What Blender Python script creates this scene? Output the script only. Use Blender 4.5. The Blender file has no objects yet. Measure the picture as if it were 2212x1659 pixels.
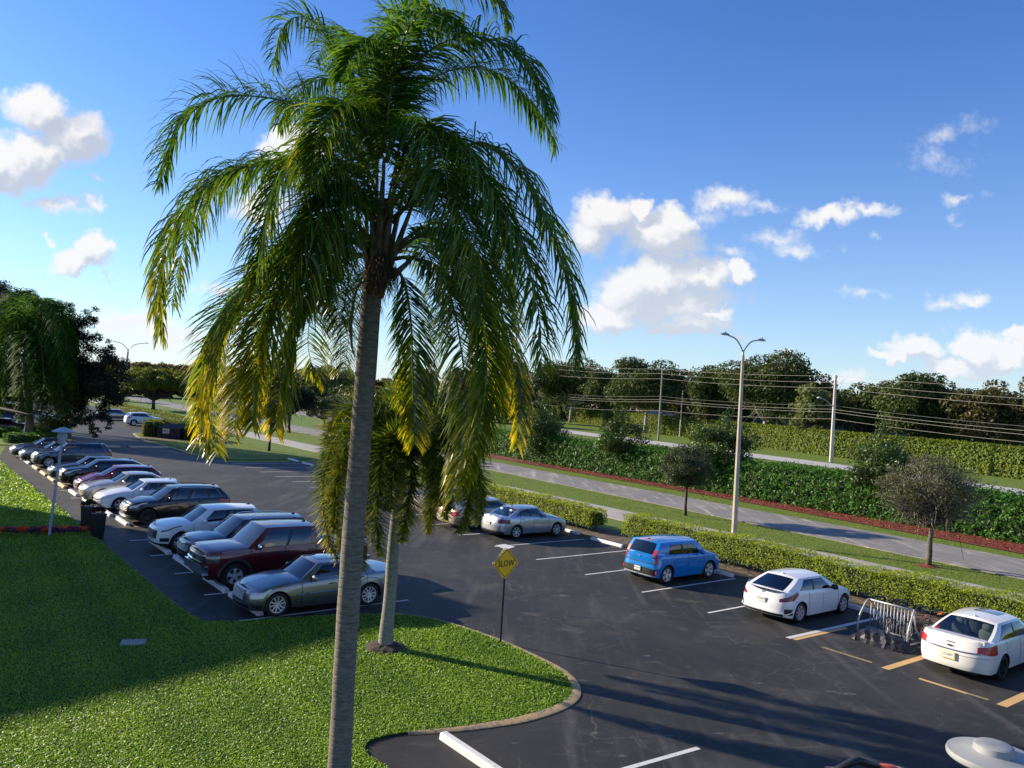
import bpy, bmesh, math, random
import numpy as np
from mathutils import Vector, Matrix
random.seed(7)
rng = np.random.default_rng(11)
SC = bpy.context.scene
COL = SC.collection
R = math.radians
# ---------------------------------------------------------------- camera
F_PX, PITCH, ROLL, CAM_H = 1738.0, R(.82), R(3.74), 6.82      # focal length in pixels of a 2212 px wide frame
cam_d = bpy.data.cameras.new('camera'); cam = bpy.data.objects.new('camera', cam_d); COL.objects.link(cam)
cam_d.sensor_width = 36; cam_d.lens = 36 * F_PX / 2212; cam_d.clip_end = 6000; cam_d.clip_start = .1
cam.matrix_world = Matrix.Translation((0, 0, CAM_H)) @ Matrix.Rotation(R(90) + PITCH, 4, 'X') @ Matrix.Rotation(ROLL, 4, 'Z')
SC.camera = cam
# ---------------------------------------------------------------- sun
SUN_AZ, SUN_EL = R(-67.5), R(20)          # azimuth from +Y, clockwise
SUN = Vector((math.sin(SUN_AZ) * math.cos(SUN_EL), math.cos(SUN_AZ) * math.cos(SUN_EL), math.sin(SUN_EL)))
sl = bpy.data.lights.new('sun', 'SUN'); sl.energy = 5.0; sl.angle = R(.6); sl.color = (1, .86, .66)
so = bpy.data.objects.new('sun', sl); COL.objects.link(so)
so.rotation_euler = SUN.to_track_quat('Z', 'Y').to_euler()
SC.view_settings.view_transform = 'Standard'; SC.view_settings.look = 'None'
SC.view_settings.exposure = 0.95; SC.view_settings.gamma = 1
SC.cycles.max_bounces = 8; SC.cycles.transparent_max_bounces = 16; SC.cycles.use_denoising = True
SC.cycles.sample_clamp_indirect = 6
SC.cycles.caustics_reflective = False; SC.cycles.caustics_refractive = False

def proj_ray(px, py):
    c, s = math.cos(ROLL), math.sin(ROLL)
    a, b = px - 1106, py - 829.5
    u, v = a * c + b * s, -a * s + b * c
    d = (u / F_PX, 1.0, -v / F_PX)
    return (d[0], d[1] * math.cos(PITCH) - d[2] * math.sin(PITCH), d[1] * math.sin(PITCH) + d[2] * math.cos(PITCH))
def at(px, py, z=0.0):            # the place on the plane at height z where a sight line ends
    d = proj_ray(px, py); k = (z - CAM_H) / d[2]
    return Vector((d[0] * k, d[1] * k, z))
def atY(px, py, Y):               # the same on a vertical plane Y metres away
    d = proj_ray(px, py); k = Y / d[1]
    return Vector((d[0] * k, Y, CAM_H + d[2] * k))
TH = R(-38.5)
US = Vector((math.sin(TH), math.cos(TH), 0)); NT = Vector((math.cos(TH), -math.sin(TH), 0))
def W(s, t, z=0.0): return US * s + NT * t + Vector((0, 0, z))      # car park frame: s along the rows, t across
def ST(p): return (p.dot(US), p.dot(NT))
# ---------------------------------------------------------------- node helpers
class NT_:
    def __init__(s, tree): s.t = tree; s.n = tree.nodes; s.l = tree.links
    def new(s, typ, ins=None, **kw):
        n = s.n.new(typ)
        for k, v in kw.items(): setattr(n, k, v)
        for k, v in (ins or {}).items():
            sock = n.inputs[k]
            if isinstance(v, bpy.types.NodeSocket): s.l.new(v, sock)
            else: sock.default_value = v
        return n
    def m(s, op, a, b=None, c=None, clamp=False):
        n = s.n.new('ShaderNodeMath'); n.operation = op; n.use_clamp = clamp
        for i, v in enumerate((a, b, c)):
            if v is None: continue
            if isinstance(v, bpy.types.NodeSocket): s.l.new(v, n.inputs[i])
            else: n.inputs[i].default_value = v
        return n.outputs[0]
    def vm(s, op, a, b=None, out=0):
        n = s.n.new('ShaderNodeVectorMath'); n.operation = op
        for i, v in enumerate((a, b)):
            if v is None: continue
            if isinstance(v, bpy.types.NodeSocket): s.l.new(v, n.inputs[i])
            else: n.inputs[i].default_value = v
        return n.outputs[out]
    def noise(s, vec, scale, detail=4, rough=.55, dist=0, out=0, two=False):
        n = s.new('ShaderNodeTexNoise', {'Scale': scale, 'Detail': detail, 'Roughness': rough, 'Distortion': dist})
        if two: n.noise_dimensions = '2D'
        if vec is not None: s.l.new(vec, n.inputs['Vector'])
        return n.outputs[out]
    def ramp(s, fac, pts, interp='LINEAR'):
        n = s.n.new('ShaderNodeValToRGB'); n.color_ramp.interpolation = interp
        e = n.color_ramp.elements
        while len(e) < len(pts): e.new(.5)
        for el, (p, c) in zip(e, pts):
            el.position = p; el.color = (c, c, c, 1) if isinstance(c, (int, float)) else (*c[:3], 1)
        s.l.new(fac, n.inputs[0]); return n.outputs[0]
    def mix(s, fac, a, b, blend='MIX'):
        n = s.n.new('ShaderNodeMix'); n.data_type = 'RGBA'; n.blend_type = blend
        for sock, v in ((n.inputs[0], fac), (n.inputs[6], a), (n.inputs[7], b)):
            if isinstance(v, bpy.types.NodeSocket): s.l.new(v, sock)
            elif isinstance(v, (int, float)): sock.default_value = v
            else: sock.default_value = (*v[:3], 1)
        return n.outputs[2]
    def smooth(s, x, lo, hi):
        n = s.n.new('ShaderNodeMapRange'); n.interpolation_type = 'SMOOTHSTEP'
        s.l.new(x, n.inputs[0]); n.inputs[1].default_value = lo; n.inputs[2].default_value = hi
        n.inputs[3].default_value = 0; n.inputs[4].default_value = 1
        return n.outputs[0]
# ---------------------------------------------------------------- sky with clouds
def build_world():
    w = bpy.data.worlds.new('World'); SC.world = w; w.use_nodes = True
    T = NT_(w.node_tree); T.n.clear()
    sky = T.new('ShaderNodeTexSky', sky_type='NISHITA'); sky.sun_disc = False
    sky.sun_elevation = SUN_EL; sky.sun_rotation = SUN_AZ % (2 * math.pi)
    sky.altitude = 0; sky.air_density = 1.0; sky.dust_density = .3; sky.ozone_density = 2.6
    sky0 = T.mix(1.0, sky.outputs[0], (.68, .85, 1.04), 'MULTIPLY')
    sp = T.new('ShaderNodeSeparateColor', {0: sky0}).outputs; mxc = T.m('MAXIMUM', T.m('MAXIMUM', sp[0], sp[1]), T.m('MAXIMUM', sp[2], .001))
    skyc = T.new('ShaderNodeCombineColor', {k: T.m('MULTIPLY', sp[k], T.m('POWER', T.m('DIVIDE', sp[k], mxc), .40)) for k in range(3)}).outputs[0]
    geo = T.new('ShaderNodeTexCoord')
    d = T.new('ShaderNodeSeparateXYZ', {0: geo.outputs['Generated']})
    dx, dy, dz = d.outputs
    y = T.m('MAXIMUM', dy, .05)
    P = T.new('ShaderNodeCombineXYZ', {0: T.m('DIVIDE', dx, y), 1: T.m('DIVIDE', dz, y), 2: 0.0}).outputs[0]
    # billows: warp the sky position before measuring the distance to each cloud mass
    nz = T.noise(P, 7, 5, .62, 0, 1, True)
    wv = T.vm('MULTIPLY', T.vm('SUBTRACT', nz, (.5, .5, .5)), (.10, .085, 0))
    nz2 = T.noise(P, 38, 3, .6, 0, 1, True)
    wv2 = T.vm('MULTIPLY', T.vm('SUBTRACT', nz2, (.5, .5, .5)), (.022, .022, 0))
    Pw = T.vm('ADD', T.vm('ADD', P, wv), wv2)
    # cloud masses: centre (px), radii (px), strength
    CL = [(95, 245, 75, 70, 1), (165, 300, 85, 70, 1), (60, 350, 110, 60, 1), (-20, 360, 90, 60, 1), (100, 450, 90, 20, .5), (200, 440, 40, 12, .4),
          (180, 555, 85, 32, 1), (215, 530, 45, 32, 1), (100, 503, 22, 9, .55), (225, 385, 30, 12, .4), (260, 600, 18, 8, .4), (-5, 560, 20, 12, .5),
          (640, 320, 75, 45, .9), (570, 450, 90, 60, .6), (470, 615, 60, 12, .5), (260, 710, 110, 38, .6), (350, 740, 130, 34, .5),
          (1300, 455, 95, 62, 1), (1390, 435, 50, 32, 1), (1250, 500, 60, 50, .9), (1150, 735, 40, 10, .4),
          (1430, 515, 100, 72, 1), (1470, 490, 60, 52, 1), (1400, 620, 95, 62, 1), (1330, 672, 95, 45, .9), (1500, 610, 110, 48, .9), (1610, 608, 34, 32, 1), (1450, 665, 150, 36, .8),
          (1500, 710, 95, 22, .9), (1555, 695, 45, 18, .9), (1600, 735, 25, 8, .4),
          (1585, 425, 62, 32, .5), (1660, 450, 46, 18, .26), (1545, 470, 50, 22, .2), (1700, 515, 66, 20, .22), (1800, 475, 72, 28, .6), (1880, 450, 50, 22, .55), (1590, 555, 46, 22, .26),
          (2045, 275, 60, 24, .17), (2030, 330, 70, 26, .16), (2085, 418, 32, 14, .24), (2090, 458, 18, 8, .1),
          (1860, 650, 40, 16, .24), (2100, 632, 48, 20, .5), (2030, 645, 46, 18, .26), (1918, 520, 14, 6, .1),
          (1960, 750, 62, 36, 1), (1910, 775, 40, 14, .8), (2100, 740, 78, 42, 1), (2160, 765, 95, 32, 1), (2050, 785, 90, 20, .8), (2215, 730, 50, 24, 1),
          (1830, 820, 60, 22, .5), (1700, 760, 18, 8, .3), (1760, 545, 60, 18, .26)]
    def field(Pv, kmin=0):
        f = None
        for (px, py, rx, ry, k) in CL:
            if k < kmin: continue
            v = proj_ray(px, py); cx, cz = v[0] / v[1], v[2] / v[1]
            q = T.vm('MULTIPLY', T.vm('SUBTRACT', Pv, (cx, cz, 0)), (F_PX / rx / 1.12, F_PX / ry / 1.12, 0))
            ln = T.vm('LENGTH', q, None, 1)
            g = T.m('MULTIPLY_ADD', ln, -k, k)
            f = g if f is None else T.m('MAXIMUM', f, g)
        return f
    f0 = field(Pw)
    f1 = field(T.vm('ADD', Pw, (-.018, .026, 0)), .8)
    fine = T.noise(P, 22, 5, .65, two=True)
    dens = T.m('ADD', f0, T.m('MULTIPLY', T.m('SUBTRACT', fine, .5), .55))
    alpha = T.smooth(dens, -.06, .42)
    front = T.smooth(dy, .1, .2)
    alpha = T.m('MULTIPLY', alpha, front)
    relief = T.m('MULTIPLY', T.m('SUBTRACT', f0, f1), 1.5)
    relief = T.m('ADD', relief, T.m('MULTIPLY', T.m('SUBTRACT', T.noise(Pw, 14, 4, .6, two=True), .5), 1.1))
    lit = T.smooth(relief, -.28, .85)
    # a few clouds for the half of the sky behind
    nb = T.noise(geo.outputs['Generated'], 3.2, 4, .6)
    back = T.m('MULTIPLY', T.smooth(nb, .56, .7), T.m('SUBTRACT', 1.0, front))
    alpha = T.m('MAXIMUM', alpha, T.m('MULTIPLY', back, T.smooth(dz, .02, .12)))
    ccol = T.mix(lit, (2.7, 2.95, 3.5), (5.2, 5.05, 4.9))
    col = T.mix(T.m('MULTIPLY', alpha, .96), skyc, ccol)
    # pale moist air low over the horizon
    low = T.m('POWER', T.m('SUBTRACT', 1.0, T.m('ABSOLUTE', dz), clamp=True), 6.5)
    col = T.mix(T.m('MULTIPLY', low, .68), col, (4.3, 4.75, 5.4))
    bg = T.new('ShaderNodeBackground', {'Color': col, 'Strength': .1})
    o = T.new('ShaderNodeOutputWorld', {'Surface': bg.outputs[0]})
build_world()
# ---------------------------------------------------------------- materials
MATS = {}
def mat(name, col, rough=.6, metal=0, var=0, vscale=8, coat=0, bump=0, bscale=40, spec=.5, col2=None, emit=0, thr=None):
    if name in MATS: return MATS[name]
    m = bpy.data.materials.new(name); m.use_nodes = True; T = NT_(m.node_tree)
    b = T.n['Principled BSDF']; b.inputs['Roughness'].default_value = rough; b.inputs['Metallic'].default_value = metal
    b.inputs['Coat Weight'].default_value = coat; b.inputs['Coat Roughness'].default_value = .04
    b.inputs['Specular IOR Level'].default_value = spec
    if var or col2 or bump:
        tc = T.new('ShaderNodeTexCoord').outputs['Object']
        n = T.noise(tc, vscale, 5, .6)
        if col2: c = T.mix(T.smooth(n, *(thr or (.4, .6))), col, col2)
        else: c = T.mix(T.smooth(n, .3, .7), [v * (1 - var) for v in col], [min(1, v * (1 + var)) for v in col])
        T.l.new(c, b.inputs['Base Color'])
        if bump:
            bn = T.new('ShaderNodeBump', {'Height': T.noise(tc, bscale, 4, .6), 'Strength': bump, 'Distance': .02})
            T.l.new(bn.outputs[0], b.inputs['Normal'])
    else: b.inputs['Base Color'].default_value = (*col, 1)
    MATS[name] = m; return m
def leaf_mat(name, c1, c2, c3=None, trans=.4, rough=.6, gloss=.22):
    """two-sided leaf; colour varies with the per-leaf attribute 'rnd' (0..1) and 'yel' picks the yellowed colour"""
    if name in MATS: return MATS[name]
    m = bpy.data.materials.new(name); m.use_nodes = True; T = NT_(m.node_tree); T.n.clear()
    rnd = T.new('ShaderNodeAttribute', attribute_name='rnd').outputs['Fac']
    c = T.mix(rnd, c1, c2)
    if c3 is not None:
        yel = T.new('ShaderNodeAttribute', attribute_name='yel').outputs['Fac']
        c = T.mix(yel, c, c3)
    p = T.new('ShaderNodeBsdfPrincipled', {'Base Color': c, 'Roughness': rough, 'Specular IOR Level': gloss})
    tr = T.new('ShaderNodeBsdfTranslucent', {'Color': T.mix(1.0, c, (1.5, 1.35, .55), 'MULTIPLY')})
    mx = T.new('ShaderNodeMixShader', {0: trans, 1: p.outputs[0], 2: tr.outputs[0]})
    T.new('ShaderNodeOutputMaterial', {0: mx.outputs[0]})
    MATS[name] = m; return m
def glass_mat(name, tint=.35, col=(.55, .66, .66)):
    if name in MATS: return MATS[name]
    m = bpy.data.materials.new(name); m.use_nodes = True; T = NT_(m.node_tree); T.n.clear()
    fr = T.m('POWER', T.new('ShaderNodeLayerWeight', {'Blend': .5}).outputs['Facing'], 4.0)
    f = T.m('MULTIPLY_ADD', fr, .9, .085, clamp=True)
    t = T.new('ShaderNodeBsdfTransparent', {'Color': (col[0] * tint, col[1] * tint, col[2] * tint, 1)})
    g = T.new('ShaderNodeBsdfGlossy', {'Color': (.95, .97, 1, 1), 'Roughness': .02})
    mx = T.new('ShaderNodeMixShader', {0: f, 1: t.outputs[0], 2: g.outputs[0]})
    T.new('ShaderNodeOutputMaterial', {0: mx.outputs[0]})
    MATS[name] = m; return m
# ---------------------------------------------------------------- mesh helpers
class MB:
    """collects vertices and faces for ONE mesh object"""
    def __init__(s): s.v = []; s.f = []; s.m = []; s.n = 0
    def add(s, V, Fc, mi=0):
        V = np.asarray(V, float).reshape(-1, 3); s.v.append(V)
        for f in Fc: s.f.append([i + s.n for i in f]); s.m.append(mi)
        s.n += len(V)
    def box(s, c, sz, mi=0, rot=None, taper=1.0):
        x, y, z = [k / 2 for k in sz]
        V = np.array([(-x, -y, -z), (x, -y, -z), (x, y, -z), (-x, y, -z), (-x * taper, -y * taper, z), (x * taper, -y * taper, z), (x * taper, y * taper, z), (-x * taper, y * taper, z)])
        if rot is not None: V = V @ np.array(rot).T
        s.add(V + np.array(c), [(0, 3, 2, 1), (4, 5, 6, 7), (0, 1, 5, 4), (1, 2, 6, 5), (2, 3, 7, 6), (3, 0, 4, 7)], mi)
    def tube(s, pts, rad, n=8, mi=0, cap=True, flat=1.0):
        P = np.array([tuple(p) for p in pts], float); k = len(P)
        r = np.full(k, rad) if np.isscalar(rad) else np.array(rad, float)
        T = np.gradient(P, axis=0); T /= np.linalg.norm(T, axis=1)[:, None] + 1e-12
        ref = np.array([0, 0, 1.]) if abs(T[0][2]) < .9 else np.array([1., 0, 0])
        V = []; a = np.linspace(0, 2 * math.pi, n, endpoint=False)
        for i in range(k):
            u = np.cross(T[i], ref); u /= np.linalg.norm(u) + 1e-12; ref = np.cross(u, T[i])
            V.append(P[i] + r[i] * (np.cos(a)[:, None] * u + flat * np.sin(a)[:, None] * ref))
        Fc = [(i * n + j, i * n + (j + 1) % n, (i + 1) * n + (j + 1) % n, (i + 1) * n + j) for i in range(k - 1) for j in range(n)]
        if cap: Fc += [tuple(range(n))[::-1], tuple((k - 1) * n + j for j in range(n))]
        s.add(np.concatenate(V), Fc, mi)
    def lathe(s, prof, c=(0, 0, 0), n=24, mi=0, axis='z'):
        a = np.linspace(0, 2 * math.pi, n, endpoint=False); V = []
        for r_, z_ in prof:
            for t in a: V.append((r_ * math.cos(t), r_ * math.sin(t), z_))
        V = np.array(V)
        if axis == 'y': V = V[:, [0, 2, 1]]
        if axis == 'x': V = V[:, [2, 0, 1]]
        k = len(prof)
        s.add(V + np.array(c), [(i * n + j, i * n + (j + 1) % n, (i + 1) * n + (j + 1) % n, (i + 1) * n + j) for i in range(k - 1) for j in range(n)], mi)
    def grid(s, G, mi=0, keep=None, flip=False):
        G = np.asarray(G, float); a, b = G.shape[:2]; Fc = []
        for i in range(a - 1):
            for j in range(b - 1):
                if keep is not None and not keep(i, j): continue
                q = (i * b + j, i * b + j + 1, (i + 1) * b + j + 1, (i + 1) * b + j)
                Fc.append(q[::-1] if flip else q)
        s.add(G.reshape(-1, 3), Fc, mi)
    def build(s, name, mats, parent=None, smooth=False, angle=None, loc=None):
        me = bpy.data.meshes.new(name)
        V = np.concatenate(s.v) if s.v else np.zeros((0, 3))
        me.from_pydata(V.tolist(), [], s.f)
        for m in (mats if isinstance(mats, (list, tuple)) else [mats]): me.materials.append(m)
        if len(set(s.m)) > 1: me.polygons.foreach_set('material_index', s.m)
        if smooth: me.polygons.foreach_set('use_smooth', [True] * len(me.polygons))
        me.update()
        if smooth and angle: me.set_sharp_from_angle(angle=R(angle))
        return link(name, me, parent, loc)
def link(name, me, parent=None, loc=None):
    o = bpy.data.objects.new(name, me); COL.objects.link(o)
    if loc is not None: o.location = loc
    if parent is not None: o.parent = parent
    return o
def quads_mesh(name, V, mats, attrs=None, parent=None, per=4, smooth=False):
    """V: (n*per, 3) vertices, one face per 'per' vertices"""
    V = np.asarray(V, np.float32); n = len(V) // per
    me = bpy.data.meshes.new(name); me.vertices.add(len(V)); me.vertices.foreach_set('co', V.ravel())
    me.loops.add(n * per); me.loops.foreach_set('vertex_index', np.arange(n * per, dtype=np.int32))
    me.polygons.add(n); me.polygons.foreach_set('loop_start', np.arange(0, n * per, per, dtype=np.int32))
    me.polygons.foreach_set('loop_total', np.full(n, per, np.int32))
    me.materials.append(mats); me.update(calc_edges=True)
    for k, a in (attrs or {}).items():
        at_ = me.attributes.new(k, 'FLOAT', 'FACE'); at_.data.foreach_set('value', np.asarray(a, np.float32))
    return link(name, me, parent)
def tag(o, label=None, cat=None, group=None, kind=None):
    if label: o['label'] = label
    if cat: o['category'] = cat
    if group: o['group'] = group
    if kind: o['kind'] = kind
    return o
def thing(name, label, cat, loc=(0, 0, 0), rz=0, group=None):
    o = bpy.data.objects.new(name, None); COL.objects.link(o); o.location = loc; o.rotation_euler = (0, 0, rz)
    o.empty_display_size = .3
    return tag(o, label, cat, group)
def poly_sheet(name, pts, z, m, kind='structure', thick=0, label=None, cat=None, parent=None):
    bm = bmesh.new()
    vs = [bm.verts.new((p[0], p[1], z)) for p in pts]
    f = bm.faces.new(vs); f.normal_update()
    if f.normal.z < 0: f.normal_flip()
    if thick:
        e = bmesh.ops.extrude_face_region(bm, geom=[f])
        vv = [g for g in e['geom'] if isinstance(g, bmesh.types.BMVert)]
        bmesh.ops.translate(bm, verts=vs, vec=(0, 0, -thick))
    bmesh.ops.triangulate(bm, faces=bm.faces[:])
    bmesh.ops.recalc_face_normals(bm, faces=bm.faces[:])
    me = bpy.data.meshes.new(name); bm.to_mesh(me); bm.free(); me.materials.append(m)
    if not thick:
        for p in me.polygons:
            if p.normal.z < 0: p.flip()
    o = link(name, me, parent)
    tag(o, label, cat, None, kind); return o
def xy(pts): return [tuple(W(*p)) for p in pts]
def smoothpoly(pts, n=6):
    P = [np.array(p, float) for p in pts]; out = []
    for i in range(len(P) - 1):
        p0 = P[max(i - 1, 0)]; p1 = P[i]; p2 = P[i + 1]; p3 = P[min(i + 2, len(P) - 1)]
        for k in range(n):
            t = k / n
            out.append(.5 * ((2 * p1) + (-p0 + p2) * t + (2 * p0 - 5 * p1 + 4 * p2 - p3) * t * t + (-p0 + 3 * p1 - 3 * p2 + p3) * t ** 3))
    out.append(P[-1]); return np.array(out)
def text_mesh(name, txt, size, m, parent, M, extrude=.002, bold=0, sx=1.0):
    cu = bpy.data.curves.new(name, 'FONT'); cu.body = txt; cu.size = size; cu.align_x = 'CENTER'; cu.align_y = 'CENTER'
    cu.extrude = extrude; cu.offset = bold; cu.resolution_u = 3
    o = bpy.data.objects.new(name, cu); COL.objects.link(o)
    bpy.context.view_layer.update()
    me = bpy.data.meshes.new_from_object(o); bpy.data.objects.remove(o); bpy.data.curves.remove(cu)
    me.name = name; me.materials.clear(); me.materials.append(m)
    me.transform(M @ Matrix.Diagonal((sx, 1, 1, 1)))
    return link(name, me, parent)
# ================================================================ GROUND
def asphalt_mat(name, base, spot, crack=1.0, stall=False):
    m = bpy.data.materials.new(name); m.use_nodes = True; T = NT_(m.node_tree)
    b = T.n['Principled BSDF']; tc = T.new('ShaderNodeTexCoord').outputs['Object']
    n1 = T.noise(tc, .22, 6, .62, .4); n2 = T.noise(tc, 1.1, 5, .6, .8); n3 = T.noise(tc, 60, 3, .7)
    c = T.mix(T.smooth(n1, .38, .68), base, spot)
    c = T.mix(T.m('MULTIPLY', T.smooth(n2, .52, .75), .55), c, [v * k for v, k in zip(spot, (2.1, 2.0, 1.9))])
    # worn streaks along the driving direction
    mp = T.new('ShaderNodeMapping', {'Vector': tc, 'Rotation': (0, 0, R(-38.5 - 8)), 'Scale': (1.1, .09, 1)}).outputs[0]
    st = T.noise(mp, 1.3, 5, .6)
    c = T.mix(T.m('MULTIPLY', T.smooth(st, .52, .72), .6), c, [v * 2.1 for v in spot])
    # pale scuffs
    mp2 = T.new('ShaderNodeMapping', {'Vector': tc, 'Rotation': (0, 0, R(-20)), 'Scale': (.8, 2.4, 1)}).outputs[0]
    sc = T.noise(mp2, 1.6, 4, .5, .3); sc2 = T.noise(tc, 9, 4, .7)
    c = T.mix(T.m('MULTIPLY', T.m('MULTIPLY', T.smooth(sc, .64, .72), T.smooth(sc2, .42, .6)), .6), c, (.19, .185, .175))
    # grains and cracks
    c = T.mix(T.m('MULTIPLY', T.smooth(n3, .52, .72), .5), c, [v * 2.8 for v in base])
    if crack:
        dv = T.vm('ADD', tc, T.vm('MULTIPLY', T.vm('SUBTRACT', T.noise(tc, 1.4, 4, .6, 0, 1), (.5, .5, .5)), (.9, .9, 0)))
        for sc_, w_, k_ in ((.42, .009, .42), (1.25, .013, .2)):
            vo = T.new('ShaderNodeTexVoronoi', {'Vector': dv, 'Scale': sc_}, feature='DISTANCE_TO_EDGE').outputs['Distance']
            line = T.m('SUBTRACT', 1.0, T.smooth(vo, 0, w_ * (1 if sc_ < 1 else 1.3)))
            msk = T.smooth(T.noise(tc, .33, 3, .5), .44, .6)
            c = T.mix(T.m('MULTIPLY', T.m('MULTIPLY', line, msk), k_ * crack), c, (.17, .16, .15))
    T.l.new(c, b.inputs['Base Color'])
    T.l.new(T.m('MULTIPLY_ADD', n2, .25, .55), b.inputs['Roughness'])
    b.inputs['Specular IOR Level'].default_value = .22
    bn = T.new('ShaderNodeBump', {'Height': n3, 'Strength': .35, 'Distance': .012}); T.l.new(bn.outputs[0], b.inputs['Normal'])
    return m
def grass_mat(name, c1, c2, c3=None, s1=.35, s2=22, bump=.9, dry=.25):
    m = bpy.data.materials.new(name); m.use_nodes = True; T = NT_(m.node_tree)
    b = T.n['Principled BSDF']; tc = T.new('ShaderNodeTexCoord').outputs['Object']
    n1 = T.noise(tc, s1, 5, .6); n2 = T.noise(tc, s2, 5, .75); n3 = T.noise(tc, s1 * 3.3, 4, .6)
    c = T.mix(T.smooth(n2, .3, .7), c1, c2)
    c = T.mix(T.m('MULTIPLY', T.smooth(n1, .45, .7), .5), c, [v * .62 for v in c2])
    if c3 is not None: c = T.mix(T.m('MULTIPLY', T.smooth(n3, .56, .72), dry * 2), c, c3)
    T.l.new(c, b.inputs['Base Color']); b.inputs['Roughness'].default_value = .75; b.inputs['Specular IOR Level'].default_value = .2
    bn = T.new('ShaderNodeBump', {'Height': n2, 'Strength': bump, 'Distance': .05}); T.l.new(bn.outputs[0], b.inputs['Normal'])
    return m
M_ASPH = asphalt_mat('asphalt', (.025, .0255, .0245), (.045, .044, .040))
M_ROAD = asphalt_mat('road_surface', (.20, .19, .175), (.25, .235, .21), .5)
M_LAWN = grass_mat('lawn_soil', (.018, .045, .006), (.035, .085, .010))
M_GRASS = grass_mat('verge_grass', (.095, .15, .020), (.17, .235, .036), (.28, .23, .10), .3, 14)
M_CONC = mat('concrete', (.27, .255, .235), .8, var=.16, vscale=1.2, bump=.25, bscale=90)
M_WALK = mat('sidewalk_concrete', (.34, .32, .29), .85, var=.16, vscale=.7, bump=.2, bscale=60)
M_MULCH = mat('mulch', (.24, .035, .016), .9, col2=(.08, .018, .012), vscale=16, thr=(.35, .65), bump=1.0, bscale=30)
M_DIRT = mat('dirt', (.15, .115, .08), .95, col2=(.07, .05, .032), vscale=3, bump=.6, bscale=40)
M_WHITE = mat('white_paint', (.62, .62, .60), .6, col2=(.36, .36, .35), vscale=11, thr=(.52, .75))
M_WHITE2 = mat('stop_white', (.66, .65, .62), .6, col2=(.34, .32, .29), vscale=9, thr=(.55, .8), bump=.2, bscale=50)
M_YEL = mat('yellow_paint', (.62, .38, .15), .6, col2=(.48, .27, .10), vscale=9, thr=(.5, .8))
M_YEL2 = mat('faded_yellow_paint', (.30, .24, .10), .7, col2=(.14, .12, .06), vscale=14, thr=(.45, .7))
M_CURB = mat('curb_yellow', (.48, .33, .15), .8, col2=(.24, .20, .15), vscale=7, thr=(.45, .65), bump=.4, bscale=30)

G0 = 3200
poly_sheet('ground', [(-G0, -200), (G0, -200), (G0, G0 * 1.5), (-G0, G0 * 1.5)], -.03, M_GRASS)
poly_sheet('parking_lot', xy([(-40, 7.45), (66.5, 7.3), (80, 9.4), (97, 9.8), (97, -60), (185, -60), (185, 31.5), (93, 31.5), (93, 23), (64.5, 23), (64.5, 28.95), (-40, 28.95)]), 0, M_ASPH)
# near lawn with its rounded tip
tipc = [(880, 1332), (955, 1345), (1060, 1380), (1150, 1420), (1213, 1455), (1236, 1490), (1215, 1520), (1130, 1550), (1000, 1573), (880, 1585), (815, 1597), (790, 1612), (795, 1635), (830, 1659)]
tip = [tuple(at(*p))[:2] for p in tipc]
edge = [W(66.5, 7.25), W(36.2, 7.42), W(24, 7.4), W(22.5, 7.55), W(22.1, 8.4), W(21.85, 9.6), W(21.5, 11.2)]
curve = smoothpoly([tuple(e)[:2] for e in edge[-3:]] + tip + [tuple(W(8, 7.7))[:2], tuple(W(-20, 7.7))[:2]], 5)
LAWN = [tuple(e)[:2] for e in edge[:-3]] + [tuple(c) for c in curve] + [tuple(W(-20, -60))[:2], tuple(W(66.5, -60))[:2]]
poly_sheet('lawn', LAWN, .035, M_LAWN, thick=.06)
# the yellow painted curb strip round the tip
cv = smoothpoly([tuple(W(21.0, 12.8))[:2]] + tip[1:10], 10)
Tn = np.gradient(cv, axis=0); Tn /= np.linalg.norm(Tn, axis=1)[:, None]; Nn = np.stack([Tn[:, 1], -Tn[:, 0]], 1)
if (Nn[len(Nn) // 2] @ (cv[len(cv) // 2] - np.array(W(17, 9))[:2])) < 0: Nn = -Nn
k = len(cv); wd = .05 + .20 * np.clip(np.sin(np.linspace(0, math.pi, k)) * 1.6, 0, 1) * np.linspace(.25, 1, k) ** .6
cb = MB(); sec = [(0, -.02), (0.0, .05), (wd * .55, .045), (wd, .02), (wd, -.02)]
G = np.array([[(*(cv[i] + Nn[i] * (a if np.isscalar(a) else a[i])), z) for a, z in sec] for i in range(k)])
cb.grid(G); tag(cb.build('curb', M_CURB, smooth=True, angle=40), 'faded yellow curb round the rounded tip of the near lawn', 'curb')
# concrete path to the planters
poly_sheet('path', [tuple(at(*p))[:2] for p in ((-60, 1143), (178, 1146), (165, 1153), (-60, 1153))], .045, M_CONC, thick=.02)
# planting bed right of the stalls, verge, sidewalk, road, mulch
poly_sheet('dirt_bed', xy([(-40, 28.9), (64.5, 28.9), (64.5, 31.3), (-40, 31.3)]), .012, M_DIRT)
poly_sheet('sidewalk', xy([(-40, 34.1), (230, 35.4), (230, 38.9), (-40, 37.3)]), .02, M_WALK, thick=.04)
poly_sheet('road', xy([(-40, 38.6), (14, 41.4), (54.5, 43.9), (260, 50.2), (260, 57.2), (61, 49.4), (16, 47.6), (-40, 45.4)]), .024, M_ROAD, thick=.04)
poly_sheet('mulch_bed', xy([(-40, 47.4), (16, 49.7), (37, 51.7), (65, 52.5), (120, 55), (120, 58), (-40, 57)]), .016, M_MULCH)
poly_sheet('main_road', xy([(-60, 64), (110, 66), (300, 80), (300, 99), (110, 86), (-60, 84)]), .0, M_ROAD)
fw = [(1212, 927), (1788, 1000), (2212, 1058), (2600, 1118)]; fn = [(1212, 934), (1788, 1010), (2212, 1071), (2600, 1133)]
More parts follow.
